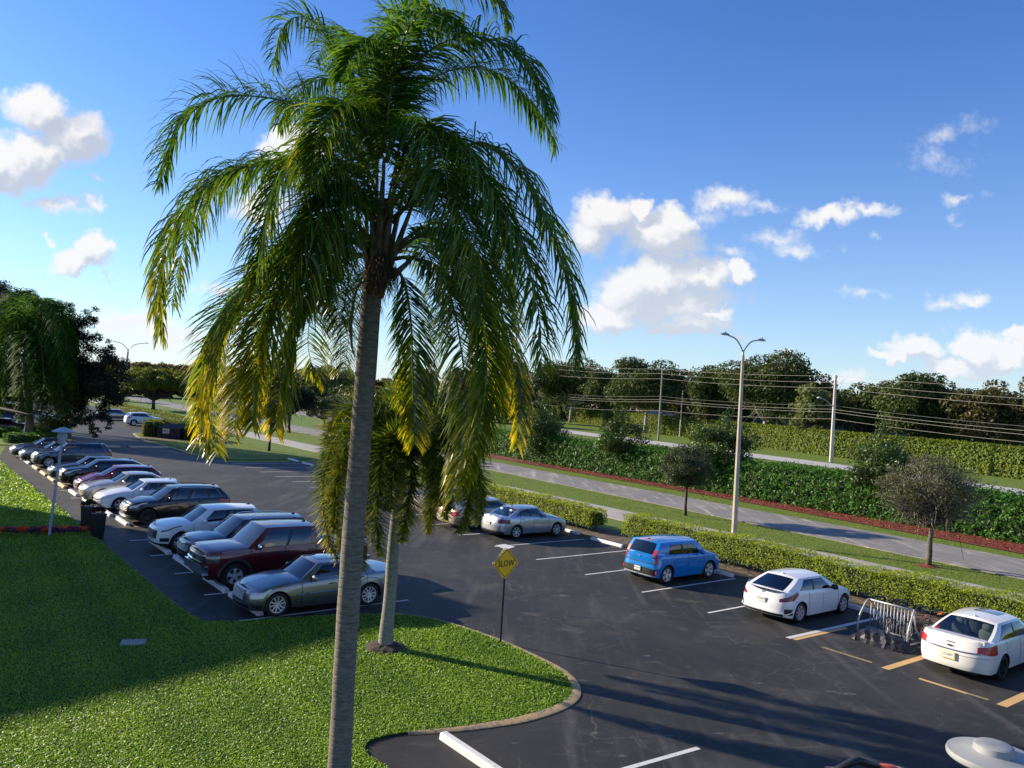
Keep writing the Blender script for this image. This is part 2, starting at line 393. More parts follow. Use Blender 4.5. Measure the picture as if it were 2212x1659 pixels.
poly_sheet('far_sidewalk', [tuple(at(*p))[:2] for p in fw + fn[::-1]], .02, mat('pale_concrete', (.42, .41, .39), .8, var=.12))
poly_sheet('grass_island', [tuple(c) for c in smoothpoly([tuple(W(*p))[:2] for p in ((93.5, 22.7), (90, 22.0), (84, 21.4), (77.4, 21.8), (71, 21.8), (67.6, 22.6), (66.4, 24.5), (66.6, 27), (66.9, 29.3))], 5)] + xy([(67, 31.6), (94, 31.6)]), .04, M_GRASS, thick=.06)
cb = MB(); cv = smoothpoly([tuple(W(*p))[:2] for p in ((95, 24.5), (93.6, 22.75), (90, 22.0), (84, 21.4), (77.4, 21.8), (71, 21.8), (67.6, 22.6))], 6)
for i in range(len(cv) - 1):
    a, b_ = cv[i], cv[i + 1]; d = (b_ - a) / np.linalg.norm(b_ - a); n_ = np.array([d[1], -d[0]]) * .13
    cb.add([(*(a - n_), .06), (*(b_ - n_), .06), (*(b_ + n_), .055), (*(a + n_), .055)], [(0, 1, 2, 3)])
tag(cb.build('curb', M_CURB), 'thin pale yellow curb along the far grass island', 'curb')
poly_sheet('dumpster_pad', xy([(90, 22.3), (84.5, 21.8), (84, 26), (90, 26)]), .047, M_DIRT)
# painted markings
def stripe(a, b, w=.1, m=M_WHITE, z=.005, name='stall_line', **kw):
    a = Vector(a); b = Vector(b); d = (b - a).normalized(); n_ = Vector((-d.y, d.x, 0)) * w / 2
    return poly_sheet(name, [a - n_, b - n_, b + n_, a + n_], z, m, kind='structure')
for k in range(-6, 15):
    s = 25.63 - 2.965 * k if k >= 0 else 25.63 - 2.91 * k
    if k in (4,): stripe(W(13.72, 22.25), W(13.6, 28.0), .17); continue
    if k in (5, 6): continue
    if k > 8: continue
    if k < 9: stripe(W(s, 22.3), W(s, 27.9))
for i in range(7, 14): stripe(W(25.63 + 2.91 * i, 22.75), W(25.63 + 2.91 * i, 28.4))
poly_sheet('stall_line', [at(1069, 1178, .007), at(1090, 1175, .007), at(1113, 1181, .007), at(1093, 1187, .007)], .007, M_WHITE)
stripe(W(13.52, 22.3), W(13.46, 25.2), .16, M_YEL, .007)
stripe(W(10.69, 22.2), W(10.6, 27.9), .22, M_YEL); stripe(W(7.75, 22.15), W(7.7, 27.9), .24, M_YEL)
stripe(W(12.68, 22.42), W(11.15, 22.40), .13, M_YEL2); stripe(W(9.8, 22.28), W(8.6, 22.28), .13, M_YEL); stripe(W(8.6, 22.3), W(8.1, 22.3), .12, M_YEL2)
stripe(W(10.1, 13.42), W(10.45, 8.2), .12)
for k in range(0, 16):
    s = 22.25 + 3.1 * k if k < 6 else 40.85 + 2.98 * (k - 6)
    stripe(W(s, 8.5), W(s, 14.0), .1, M_YEL if k in (5, 12, 13) else M_WHITE)
for i, (t0, t1) in enumerate(((18.36, 21.7), (15.8, 17.6))):
    o = MB(); a, b_ = W(77.6, t0), W(77.6, t1)
    sec = [(-.75, .0), (-.4, .05), (0, .07), (.4, .05), (.75, 0)]
    o.grid([[tuple(p + US * q + Vector((0, 0, z + .004))) for q, z in sec] for p in (a, b_)])
    tag(o.build('speed_bump', mat('bump_paint', (.66, .45, .22), .8, col2=(.42, .31, .19), vscale=3), smooth=True), ('long' if i == 0 else 'short') + ' faded yellow speed bump across the far driveway' + (' beside the grass island' if i == 0 else ' partly behind the dark wagon'), 'speed bump')
# wheel stops
def wheel_stop_mesh(L=2.1, m=M_WHITE2):
    o = MB(); h = L / 2
    prof = [(-.10, 0), (-.085, .10), (-.06, .13), (.06, .13), (.085, .10), (.10, 0)]
    xs = [-h, -h + .02, h - .02, h]; sc = [.86, 1, 1, .86]
    G = [[(x, y * k_, z * (.9 if k_ < 1 else 1)) for y, z in prof] for x, k_ in zip(xs, sc)]
    o.grid(G, flip=True); n = len(prof)
    o.add(G[0], [tuple(range(n))]); o.add(G[-1], [tuple(range(n))[::-1]])
    ob = o.build('wheel_stop', m); return ob
ws_w = wheel_stop_mesh(); ws_y = wheel_stop_mesh(2.1, M_YEL); used_ws = {id(ws_w): False, id(ws_y): False}
def put_stop(s, t, label, src=None, L=2.1, dr=0):
    src = src or ws_w
    o = src if not used_ws[id(src)] else src.copy()
    if used_ws[id(src)]: COL.objects.link(o)
    used_ws[id(src)] = True
    o.location = W(s, t, .003); o.rotation_euler = (0, 0, math.atan2(US.y, US.x) + R(dr)); o.scale = (L / 2.1, 1, 1)
    tag(o, label, 'wheel stop', 'concrete wheel stops at the ends of the parking stalls')
    return o
put_stop(23.75, 9.2, 'white wheel stop under the nose of the silver grey sedan', L=2.5)
put_stop(26.4, 9.2, 'white wheel stop in front of the maroon pickup truck', L=2.1)
put_stop(29.7, 9.2, 'white wheel stop in front of the navy suv beside the maroon pickup', L=2.4)
put_stop(32.9, 9.2, 'white wheel stop under the nose of the white suv with black grille', L=2.5)
put_stop(38.9, 9.2, 'white wheel stop in front of the black suv near the dark planters', L=1.9)
put_stop(41.6, 9.1, 'worn white wheel stop just behind the two dark planters', L=2.0)
put_stop(45.2, 9.0, 'white wheel stop at the nose of the beige sedan', L=2.2)
put_stop(48.4, 8.9, 'white wheel stop in front of the maroon hatchback', L=2.0)
put_stop(51.6, 8.85, 'yellow wheel stop in front of the black crossover with silver window line', ws_y, 2.0)
put_stop(54.5, 8.8, 'yellow wheel stop in front of the black sedan behind the lamp post', ws_y, 2.0)
put_stop(57.4, 8.8, 'yellow wheel stop in the gap beside the grey blue suv', ws_y, 1.9)
put_stop(60.6, 8.8, 'yellow wheel stop under the nose of the grey blue suv', ws_y, 2.0)
put_stop(64.2, 8.8, 'pale wheel stop before the dark grey sedan in the far left', L=2.0)
put_stop(67.6, 8.8, 'pale wheel stop before the farthest dark sedan of the left row', L=2.2)
put_stop(12.1, 9.22, 'cracked white wheel stop alone at the bottom edge of the picture', L=1.9)
put_stop(30.5, 28.55, 'white wheel stop in front of the silver sedan by the hedge', L=1.7)
put_stop(27.3, 28.2, 'white wheel stop in the empty stall between silver sedan and blue car', L=2.1)
put_stop(20.7, 28.0, 'white wheel stop ahead of the bright blue hatchback', L=1.6)
put_stop(18.1, 27.9, 'white wheel stop between the blue car and the white hatchback', L=1.9)
put_stop(14.3, 28.0, 'white wheel stop ahead of the white hatchback beside the bicycles', L=2.0)
put_stop(9.9, 28.0, 'yellow wheel stop behind the bike rack by the white sedan', ws_y, 2.2)
put_stop(65.8, 28.85, 'white wheel stop at the far row end by the island, left one', L=2.1)
put_stop(62.6, 28.75, 'white wheel stop at the far row end by the island, right one', L=2.1)
# ================================================================ VEHICLES
def paint(name, col, metal=.0, rough=.28):
    if name in MATS: return MATS[name]
    m = mat(name, col, rough, metal, coat=.9, spec=.25 if metal < .3 else .5); return m
M_BLK = mat('black_trim', (.012, .012, .013), .45); M_RUB = mat('tyre_rubber', (.014, .014, .015), .8)
M_CHR = mat('chrome', (.75, .76, .78), .12, 1.0); M_ALU = mat('wheel_alloy', (.72, .73, .74), .35, .5)
M_DALU = mat('dark_alloy', (.06, .06, .065), .35, .8); M_RED = mat('tail_lamp', (.45, .006, .010), .3, coat=.4)
M_RED2 = mat('dark_tail_lamp', (.14, .004, .010), .3, coat=.4); M_LAMP = mat('head_lamp', (.62, .64, .64), .12, .0, coat=1); M_BAR = mat('grille_silver', (.30, .31, .32), .3, .7)
M_DLAMP = mat('dark_head_lamp', (.09, .1, .11), .08, .3, coat=1); M_ORG = mat('indicator', (.65, .22, .03), .2, coat=1)
M_SEAM = mat('door_gap', (.01, .01, .01), .8); M_INT = mat('cabin_dark', (.02, .02, .022), .8); M_SEATL = mat('beige_seat', (.34, .31, .25), .8)
M_SEATD = mat('dark_seat', (.045, .043, .042), .8); M_PLATE = mat('licence_plate', (.66, .68, .64), .5); M_PTXT = mat('plate_green', (.04, .17, .12), .6)
M_PYEL = mat('plate_frame_yellow', (.75, .55, .12), .5); M_ORANGE = mat('plate_orange', (.75, .22, .06), .5)
M_GL = glass_mat('car_glass', .40); M_GLD = glass_mat('tinted_glass', .10); M_SUNR = mat('sunroof_glass', (.01, .012, .015), .04, coat=1)
def smoother(x): x = np.clip(x, 0, 1); return x * x * (3 - 2 * x)
def keyf(keys):
    xs = np.array([k[0] for k in keys]); zs = np.array([k[1] for k in keys])
    o = np.argsort(xs); xs = xs[o]; zs = zs[o]
    h = np.diff(xs); dl = np.diff(zs) / h; m = np.zeros(len(xs))
    for i in range(1, len(xs) - 1):
        if dl[i - 1] * dl[i] > 0: m[i] = 2 * dl[i - 1] * dl[i] / (dl[i - 1] + dl[i])
    m[0], m[-1] = dl[0], dl[-1]
    def f(x):
        x = np.clip(x, xs[0], xs[-1]); i = np.clip(np.searchsorted(xs, x) - 1, 0, len(h) - 1)
        t = (x - xs[i]) / h[i]
        return zs[i] * (1 + 2 * t) * (1 - t) ** 2 + h[i] * m[i] * t * (1 - t) ** 2 + zs[i + 1] * t * t * (3 - 2 * t) + h[i + 1 - 1] * m[i + 1] * t * t * (t - 1)
    return f
WHEELS = {}
def wheel_meshes(r, style, wd=.22):
    key = (round(r, 3), style)
    if key in WHEELS: return WHEELS[key]
    rr = r * (.70 if style not in ('truck', 'steel') else .62)
    o = MB(); h = wd / 2
    o.lathe([(rr, -h * .8), (rr + .02, -h), (r - .03, -h), (r - .006, -h * .75), (r, -h * .3), (r, h * .3), (r - .006, h * .75), (r - .03, h), (rr + .02, h), (rr, h * .8), (rr * .97, 0)], n=36, axis='y')
    ty = o.build('wheel', M_RUB, smooth=True, angle=50); tm = ty.data; bpy.data.objects.remove(ty)
    o = MB(); yo = -h * .80                       # the outer face looks along -y
    o.lathe([(rr * 1.0, yo), (rr * 1.0, yo - .008), (rr * .93, yo - .006), (rr * .90, yo + .03), (rr * .88, .02)], n=36, axis='y')
    o.lathe([(rr * .97, .03), (.0, .03)], n=24, axis='y', mi=1)
    ns, wi, wo, two = dict(five=(5, .055, .10, 0), twin=(5, .035, .035, 1), multi=(10, .028, .032, 0), fan=(5, .05, .13, 0), truck=(5, .06, .09, 0), y=(7, .03, .045, 0), steel=(7, .05, .08, 0), twist=(6, .04, .085, 0))[style]
    for k in range(ns):
        a = 2 * math.pi * k / ns + .3
        for off in ((-.055, .055) if two else (0,)):
            ca, sa = math.cos(a), math.sin(a); tx, tz = -sa, ca; V = []
            for rad, w_, yy in ((rr * .12, wi, yo + .012), (rr * .55, (wi + wo) / 2, yo + .002), (rr * .95, wo, yo - .002)):
                o2 = off * (rad / rr * .9 + .25)
                for sgn in (-1, 1):
                    V.append((ca * rad + tx * (sgn * w_ * 1.35 * r / .33 / 2 + o2), yy, sa * rad + tz * (sgn * w_ * r / .33 / 2 + o2)))
                for sgn in (-1, 1):
                    V.append((ca * rad + tx * (sgn * w_ * .4 + o2), yy + .035, sa * rad + tz * (sgn * w_ * .4 + o2)))
            F = []
            for i in range(2):
                q = i * 4
                F += [(q, q + 1, q + 5, q + 4), (q, q + 4, q + 6, q + 2), (q + 1, q + 3, q + 7, q + 5)]
            o.add(V, F)
    o.lathe([(rr * .20, yo + .01), (rr * .19, yo - .004), (rr * .0, yo - .006)], n=16, axis='y')
    rm_ob = o.build('rim', [M_DALU if style in ('multi',) else M_ALU, M_INT]); rm = rm_ob.data; bpy.data.objects.remove(rm_ob)
    WHEELS[key] = (tm, rm); return tm, rm
def make_car(name, label, cat, P, s, t, heading, group, xy=None):
    """P: shape numbers in metres; x runs to the nose, z up, origin on the ground under the middle of the car"""
    L, Wd, H, wb, rw = P['L'], P['W'], P['H'], P['wb'], P['r']
    pm = P['paint']; xf, xr = L / 2, -L / 2; hw = Wd / 2
    xfw = xf - P['fo']; xrw = xfw - wb; zs = P.get('sill', .22)
    cf, cr = P.get('cf', .62), P.get('cr', .55); pf, pr = P.get('pf', 2.9), P.get('pr', 3.2)
    top = keyf(P['top']); cen = keyf(P['cen'])
    root = thing(name, label, cat, group=group)
    def plan(c):          # contour parameter 0 nose .. 1 corner .. 2 rear corner .. 3 tail centre
        c = min(abs(c), 3.0)
        if c <= 1:
            th = c * math.pi / 2; return xf - cf * (1 - math.cos(th) ** (2 / pf)), hw * math.sin(th) ** (2 / pf)
        if c <= 2: return (xf - cf) + (c - 1) * ((xr + cr) - (xf - cf)), hw
        th = max(3 - c, 0) * math.pi / 2; return xr + cr * (1 - math.cos(th) ** (2 / pr)), hw * math.sin(th) ** (2 / pr)
    fi = P.get('fin', ((0, .05), (.25, .0), (.5, .01), (.75, .03), (.9, .07), (1, .15))); ri = P.get('rin', ((0, .06), (.25, .0), (.5, .0), (.8, .05), (1, .10)))
    FI, RI = keyf(fi), keyf(ri); tum = keyf(P.get('tum', ((0, .955), (.2, .985), (.45, 1.0), (.7, .99), (.9, .965), (1, .93))))
    wl = P.get('waist', 0)
    def zlow(x):
        z = zs + .10 * smoother((x - xfw - .35) / .5) * 0 + .05 * smoother((xr + .5 - x) / .5)
        for xc in (xfw, xrw):
            Ra = rw + P.get('gap', .055); d = abs(x - xc)
            if d < Ra: z = max(z, rw + math.sqrt(max(Ra * Ra - d * d, 0)) * 1.0)
        return z
    def surf(c, f, off=0):
        sg = -1 if c < 0 else 1; x0, y0 = plan(c)
        zl, zt = zlow(x0), float(top(x0)); z = zl + f * (zt - zl)
        fr = (z - zs) / max(zt - zs, .01)
        g = smoother((x0 - (xf - 1.1)) / 1.1); h = smoother(((xr + .9) - x0) / .9)
        x = x0 - float(FI(fr)) * g + float(RI(fr)) * h
        fl = 0
        for xc in (xfw, xrw): fl = max(fl, math.exp(-((x0 - xc) / (rw * 1.25)) ** 2) * math.exp(-((fr - .42) / .3) ** 2))
        y = y0 * float(tum(fr)) + fl * .018 * (y0 / hw)
        p = np.array([x, sg * y, z])
        if off:
            e = 2e-3; a = surf(c + e, f) - surf(c - e, f); b_ = surf(c, min(f + .02, 1)) - surf(c, max(f - .02, 0))
            n_ = np.cross(a, b_); n_ = n_ / (np.linalg.norm(n_) + 1e-9)
            if n_ @ np.array([p[0] * .35, p[1], .2]) < 0: n_ = -n_
            p = p + n_ * off
        return p
    cs = list(np.linspace(0, 1, 17)); x1, x2 = xf - cf, xr + cr; n_side = int((x1 - x2) / .045)
    cs += list(np.linspace(1, 2, n_side))[1:] + list(np.linspace(2, 3, 15))[1:]
    rows = [0, .06, .14, .24, .36, .48, .6, .72, .82, .9, .96, 1.0]
    B = MB(); grids = {}
    bedx = P.get('bed')
    xcow, xbk = P['cowl'][0], P['back'][0]
    for sg in (1, -1):
        G = np.array([[surf(sg * c if c > 0 else sg * 1e-6, f) for f in rows] for c in cs]); G[0, :, 1] = 0; G[-1, :, 1] = 0
        B.grid(G, flip=(sg > 0)); grids[sg] = G
        cols = [1, .985, .95, .88, .7, .4, 0]
        D = []
        for i, c in enumerate(cs):
            p = G[i, -1]; zc = float(cen(p[0])); row = []
            for v in cols:
                q = 1 - abs(v) ** 2.4; row.append((p[0] + (.0 if v == 1 else (p[0] - plan(cs[i])[0]) * 0), p[1] * v, p[2] + (zc - p[2]) * (q ** .8)))
            D.append(row)
        D = np.array(D)
        def keep(i, j, D=D):
            x = (D[i, 0, 0] + D[i + 1, 0, 0]) / 2
            if bedx and bedx[1] < x < bedx[0]: return j < 1
            return not (xbk + .12 < x < xcow - .12 and (j >= 1))
        B.grid(D, keep=keep, flip=(sg > 0))
        grids[('d', sg)] = D
    # greenhouse
    xc0, zc0 = P['cowl']; xb0, zb0 = P['back']; xt0, zt0 = P['rf']; xt1, zt1 = P['rr']; yr = P.get('yroof', .68) * hw
    ybf = P.get('ybelt', .91) * hw; crown = P.get('crown', .055); zmid = P.get('H')
    def rail(u):
        x = xt0 + (xt1 - xt0) * u; base = zt0 + (zt1 - zt0) * u
        bow = 4 * u * (1 - u); return np.array([x, yr * (1 + .035 * bow - .03 * u), base + (zmid - crown - max(zt0, zt1)) * bow])
    def belt(u):
        x = xc0 + (xb0 - xc0) * u; zt = float(top(x)); z = zc0 * (1 - u) + zb0 * u if P.get('straight') else zt
        y = min(ybf, plan_y(x) * .93)
        return np.array([x, y * (1 - .07 * smoother((u - .8) / .2) - .05 * smoother((.1 - u) / .1)), z - .012])
    def plan_y(x):
        if x > xf - cf: d = max(0, min((xf - x) / cf, 1)); return hw * max(0, (1 - (1 - d) ** pf)) ** (1 / pf)
        if x < xr + cr: d = max(0, min((x - xr) / cr, 1)); return hw * max(0, (1 - (1 - d) ** pr)) ** (1 / pr)
        return hw
    def side(u, v, sg=1, off=0):
        a, b_ = belt(u), rail(u); p = a * (1 - v) + b_ * v
        p[1] += .030 * math.sin(math.pi * min(v, 1)) + off; p[1] *= sg; return p
    bf, br = P.get('bf', .16), P.get('br', .10)
    def shield(v, w, off=0):
        e = side(0, v); x = e[0] + (bf * (1 - v * .55)) * (1 - w * w); z = e[2] + crown * (v ** 2) * (1 - w * w) + .02 * (1 - v) * (1 - w * w)
        return np.array([x + off * .6, e[1] * w, z + off])
    def rearg(v, w, off=0):
        e = side(1, v); x = e[0] - (br * (1 - v * .5)) * (1 - w * w); z = e[2] + crown * (v ** 2) * (1 - w * w) + .02 * (1 - v) * (1 - w * w)
        return np.array([x - off * .6, e[1] * w, z + off * .6])
    def roof(u, w, off=0):
        e = rail(u); x = e[0] + bf * .45 * (1 - w * w) * (1 - smoother(u * 2.5)) - br * .5 * (1 - w * w) * smoother((u - .6) / .4)
        return np.array([x, e[1] * w, e[2] + crown * (1 - w * w) + off])
    gm = M_GLD if P.get('tint') else M_GL
    vs_ = [0, .04, .12, .25, .4, .55, .7, .8, .87, .93, 1]
    wins = P['wins']; vlo, vhi = .055, P.get('vhi', .865)
    us = sorted(set([0, 1] + [q for w_ in wins for q in w_[:2]] + list(np.linspace(0, 1, 33)))); vv = sorted(set(vs_ + [vlo, vhi]))
    for sg in (1, -1):
        G = np.array([[side(u, v, sg) for v in vv] for u in us])
        um = [(us[i] + us[i + 1]) / 2 for i in range(len(us) - 1)]; vm_ = [(vv[j] + vv[j + 1]) / 2 for j in range(len(vv) - 1)]
        def iswin(i, j): return any(w_[0] < um[i] < w_[1] for w_ in wins) and vlo < vm_[j] < vhi
        def pill(i, j): return vlo < vm_[j] < vhi and any(b0 < um[i] < b1 for b0, b1 in P.get('black', ()))
        B.grid(G, keep=lambda i, j: not iswin(i, j) and not pill(i, j), flip=(sg > 0))
        B.grid(G, keep=lambda i, j: pill(i, j), flip=(sg > 0), mi=1)
        for w_ in wins:
            o = MB(); uu = np.linspace(w_[0], w_[1], 9)
            # windows narrow towards pointed ends where asked
            G2 = []
            for k_, u in enumerate(uu):
                q = k_ / 8; hi = vhi; G2.append([side(u, v, sg, -.004) for v in np.linspace(vlo - .01, hi + .01, 7)])
            o.grid(np.array(G2), flip=(sg > 0)); o.build('side_window', gm, root, smooth=True)
            if P.get('chrome'):
                o = MB()
                ring = [side(u, vlo, sg, .006) for u in uu] + [side(w_[1], v, sg, .006) for v in np.linspace(vlo, vhi, 5)] + [side(u, vhi, sg, .006) for u in uu[::-1]]
        if P.get('chrome'):
            o = MB(); a0, a1 = wins[0][0], wins[-1][1]
            o.tube([side(u, vlo - .03, sg, .008) for u in np.linspace(a0, a1, 14)], .011, 4)
            if P['chrome'] > 1:
                o.tube([side(a1, v, sg, .008) for v in np.linspace(vlo - .03, vhi + .03, 6)], .011, 4)
                o.tube([side(u, vhi + .03, sg, .008) for u in np.linspace(a1, a0, 14)], .011, 4)
            o.build('window_trim', M_CHR, root)
    def patchface(fn, a0, a1, b0, b1, glassname, gmat, na=9, nb=13):
        AA = [0] + list(np.linspace(a0, a1, na)) + [1]; BB = sorted(set([-1, 1] + list(np.linspace(-b1, b1, nb))))
        G = np.array([[fn(a, b_) for b_ in BB] for a in AA])
        B.grid(G, keep=lambda i, j: i in (0, len(AA) - 2) or j in (0, len(BB) - 2), flip=(glassname != 'rear_window'))
        o = MB(); o.grid(G[1:-1, 1:-1] - np.array([0, 0, .004]), flip=(glassname != 'rear_window')); o.build(glassname, gmat, root, smooth=True)
    patchface(shield, .03, .94, 0, .93, 'windshield', P.get('wsmat', M_GL))
    if P.get('solidrear'): patchface(rearg, .25, .85, 0, .8, 'rear_window', gm)
    else: patchface(rearg, .05, .90, 0, P.get('rgw', .90), 'rear_window', P.get('rgmat', gm))
    UU = np.linspace(0, 1, 17); WW = np.linspace(-1, 1, 17)
    B.grid(np.array([[roof(u, w_) for w_ in WW] for u in UU]), flip=True)
    if P.get('sunroof'):
        u0, u1, w1 = P['sunroof']; o = MB(); o.grid(np.array([[roof(u, w_, .006) for w_ in np.linspace(-w1, w1, 7)] for u in np.linspace(u0, u1, 5)]), flip=True)
        o.build('sunroof', M_SUNR, root, smooth=True)
    if P.get('rails'):
        for sg in (1, -1):
            o = MB(); q = [rail(u) for u in np.linspace(.08, .9, 9)]
            for i, p in enumerate(q): p[1] = (p[1] - .03) * sg; p[2] += (.055 if 0 < i < 8 else .0)
            o.tube(q, .018, 6); o.build('roof_rail', P['rails'], root, smooth=True)
    if P.get('fin_ant', True):
        p = roof(.92, 0); o = MB(); o.add([(p[0] + .12, -.0, p[2] - .01), (p[0] - .08, -.035, p[2] - .02), (p[0] - .08, .035, p[2] - .02), (p[0] - .06, 0, p[2] + .055)], [(0, 1, 3), (0, 3, 2), (1, 2, 3)])
        o.build('roof_antenna', pm if P['fin_ant' ] != 'blk' and 'fin_ant' in P else M_BLK, root) if 'fin_ant' in P else o.build('roof_antenna', M_BLK, root)
    body = B.build('body', [pm, M_BLK], root, smooth=True, angle=38)
    # underbody and cabin
    o = MB(); o.box((0, 0, (zs + .50) / 2 + .02), (L - .5, Wd - .62, .40)); o.box((0, 0, zs + .05), (xfw - xrw - 2 * rw - .15, Wd - .16, .10)) if False else None
    o.box(((xfw + xrw) / 2, 0, zs + .06), (wb - 2 * rw - .16, Wd - .2, .10)); o.build('underbody', M_INT, root)
    if not P.get('simple'):
        xi0, xi1 = xcow - .25, (bedx[0] + .1 if bedx else xbk + .35); sm = P.get('seat', M_SEATD)
        o = MB(); zt = min(zc0, zb0) - .03
        o.box(((xcow + xbk) / 2, 0, zt - .25), (xcow - xbk, Wd * .86, .02)); o.box((xcow - .18, 0, zt - .04), (.5, Wd * .8, .10)); 
        if xbk < xt1: o.box((xbk + .2, 0, zt - .03), (.5, Wd * .78, .03), 1)
        o.build('cabin', [M_INT, sm if P.get('seat') else M_INT], root)
        rowsx = [xcow - 1.15] + ([xcow - 2.0] if not bedx or True else [])
        for rx in rowsx:
            for yy in (-.36, .36):
                o = MB()
                o.lathe([(.0, -.32), (.22, -.30), (.25, 0), (.23, .22), (.14, .30), (0, .31)], (0, 0, 0), 12); V = o.v[0]; V[:, 0] *= .38; V[:, 0] -= V[:, 2] * .18
                V += np.array([rx, yy, zt - .08])
                m2 = MB(); m2.lathe([(0, -.11), (.11, -.09), (.13, 0), (.11, .08), (0, .10)], (0, 0, 0), 10); V2 = m2.v[0]; V2[:, 0] *= .5; V2 += np.array([rx - .09, yy, zt + .29])
                o.add(V2, m2.f); o.build('seat', sm, root, smooth=True)
    # wheels
    tm, rm = wheel_meshes(rw, P.get('wheel', 'five'))
    for xc in (xfw, xrw):
        for sg in (-1, 1):
            w_ = link('wheel', tm, root, (xc, sg * (hw - .125), rw)); w_.rotation_euler = (0, R(37 * xc), 0 if sg < 0 else math.pi)
            link('rim', P.get('rimmesh', rm), w_)
    # lamps, grille, plates and other pieces on the body surface
    def quad(nm, c0, c1, f0, f1, m, off=.008, n=8, nf=5, skew=0, parent=root, f0b=None, f1b=None, both=False, lip=.02):
        for sg in ((1, -1) if both else (1,)):
            G = []
            for i in range(n):
                q = i / (n - 1); c = c0 + (c1 - c0) * q
                lo = f0 + ((f0b if f0b is not None else f0) - f0) * q; hi = f1 + ((f1b if f1b is not None else f1) - f1) * q
                G.append([surf(sg * (c + skew * k_ / (nf - 1)), lo + (hi - lo) * k_ / (nf - 1), off) for k_ in range(nf)])
            G = np.array(G); cx = np.mean(G.reshape(-1, 3), 0)
            # close the edges back onto the body so the lamp is a solid insert
            G3 = np.zeros((n + 2, nf + 2, 3)); G3[1:-1, 1:-1] = G; G3[0, 1:-1] = G[0]; G3[-1, 1:-1] = G[-1]; G3[:, 0] = G3[:, 1]; G3[:, -1] = G3[:, -2]
            inn = np.array([-np.sign(cx[0]) * lip if abs(c0) < 1.0 or abs(c0) > 2.0 else 0, -np.sign(cx[1]) * lip if abs(cx[1]) > .3 else 0, 0])
            for a in (0, -1): G3[a, :] += inn; G3[:, a] += inn
            o = MB(); o.grid(G3, flip=sg > 0); o.build(nm, m, parent, smooth=True, angle=35)
    for args in P.get('bits', ()): quad(*args[0], **args[1])
    # black or chrome bars across the grille
    for (f0, f1, nb, cw, m) in P.get('bars', ()):
        o = MB()
        for k_ in range(nb):
            f = f0 + (f1 - f0) * (k_ + .5) / nb
            o.tube([surf(c, f, .016) for c in np.linspace(-cw, cw, 9)], .008, 4)
        o.build('grille_bars', M_BAR if m is M_CHR else m, root)
    # door seams, handles, mirrors
    for u in P['seams']:
        xx = u; c = 1 + ((xf - cf) - xx) / ((xf - cf) - (xr + cr)); 
        for sg in (1, -1):
            G = [[surf(sg * (c + d), f, .0035) for d in (-.0022, .0022)] for f in np.linspace(.10, .985, 12)]; o = MB(); o.grid(np.array(G), flip=sg < 0); o.build('door_seam', M_SEAM, root)
    for xx in P['handles']:
        c = 1 + ((xf - cf) - xx) / ((xf - cf) - (xr + cr))
        for sg in (1, -1):
            p = surf(sg * c, P.get('hf', .82), .022); o = MB(); o.box(p, (.20, .035, .032)); o.build('door_handle', P.get('hmat', pm), root)
    for sg in (1, -1):
        p = side(P.get('mu', .17), .02, sg, .10); o = MB(); o.lathe([(0, -.12), (.07, -.11), (.10, -.04), (.10, .05), (.06, .11), (0, .12)], (0, 0, 0), 10, axis='y')
        V = o.v[0]; V[:, 0] *= .75; V[:, 2] *= .95; V += p + np.array([.03, sg * .05, .07]); o.box(p + np.array([0, -sg * .05, .03]), (.08, .14, .04)); o.build('mirror', P.get('mmat', pm), root, smooth=True, angle=40)
    # plates
    def plate(front, zc, m=M_PLATE):
        x = surf(0 if not front else 0, 0)[0]
        c = 2.999 if not front else .001; zl = zlow(plan(c)[0]); zt_ = float(top(plan(c)[0])); f = (zc - zl) / (zt_ - zl); p = surf(c, f); sg = 1 if front else -1
        o = MB(); o.box((p[0] + sg * .028, 0, zc), (.030, .31, .155)); pl = o.build('licence_plate', m, root); return pl, p[0] + sg * .0435, zc
    if P.get('fplate'): plate(True, P['fplate'])
    if P.get('rplate'):
        pl, px_, pz = plate(False, P['rplate'][0])
        M = Matrix.Translation((px_ - .0005, 0, pz + .008)) @ Matrix(((0, 0, -1, 0), (-1, 0, 0, 0), (0, 1, 0, 0), (0, 0, 0, 1)))
        text_mesh('plate_number', P['rplate'][1], .088, M_PTXT, pl, M, .0008, sx=.85)
        o = MB(); o.lathe([(0, 0), (.022, 0)], (0, 0, 0), 12); V = o.v[0]; o.v[0] = np.stack([np.full(len(V), px_ - .0018), V[:, 1], pz + V[:, 0] - .002], 1); o.build('plate_emblem', M_ORANGE, pl)
    if P.get('extra'): P['extra'](root, surf, side, roof, rearg, shield, pm)
    ang = math.atan2(heading.y, heading.x) + R(P.get('yaw', 0))
    root.rotation_euler = (0, 0, ang)
    root.location = xy if xy is not None else W(s, t, .004)
    return root
def prof(L, hood, nose, cowl, belt_r, deck, tail, fo_c, back_c, hoodc=.07):
    """shoulder line and centre line over x"""
    xf, xr = L / 2, -L / 2
    top = [(xf, nose - .06), (xf - .25, nose), (fo_c, cowl - .03), (0, (cowl + belt_r) / 2 - .01), (back_c, belt_r), (xr + .15, deck - .01), (xr, deck - .06)]
    cen = [(xf, nose - .03), (xf - .3, nose + hoodc * .8), (fo_c + .1, cowl + hoodc), (fo_c - .2, cowl + hoodc), (back_c + .2, belt_r + .03), (back_c, belt_r + .03), (xr + .1, tail), (xr, tail - .05)]
    return dict(top=top, cen=cen)
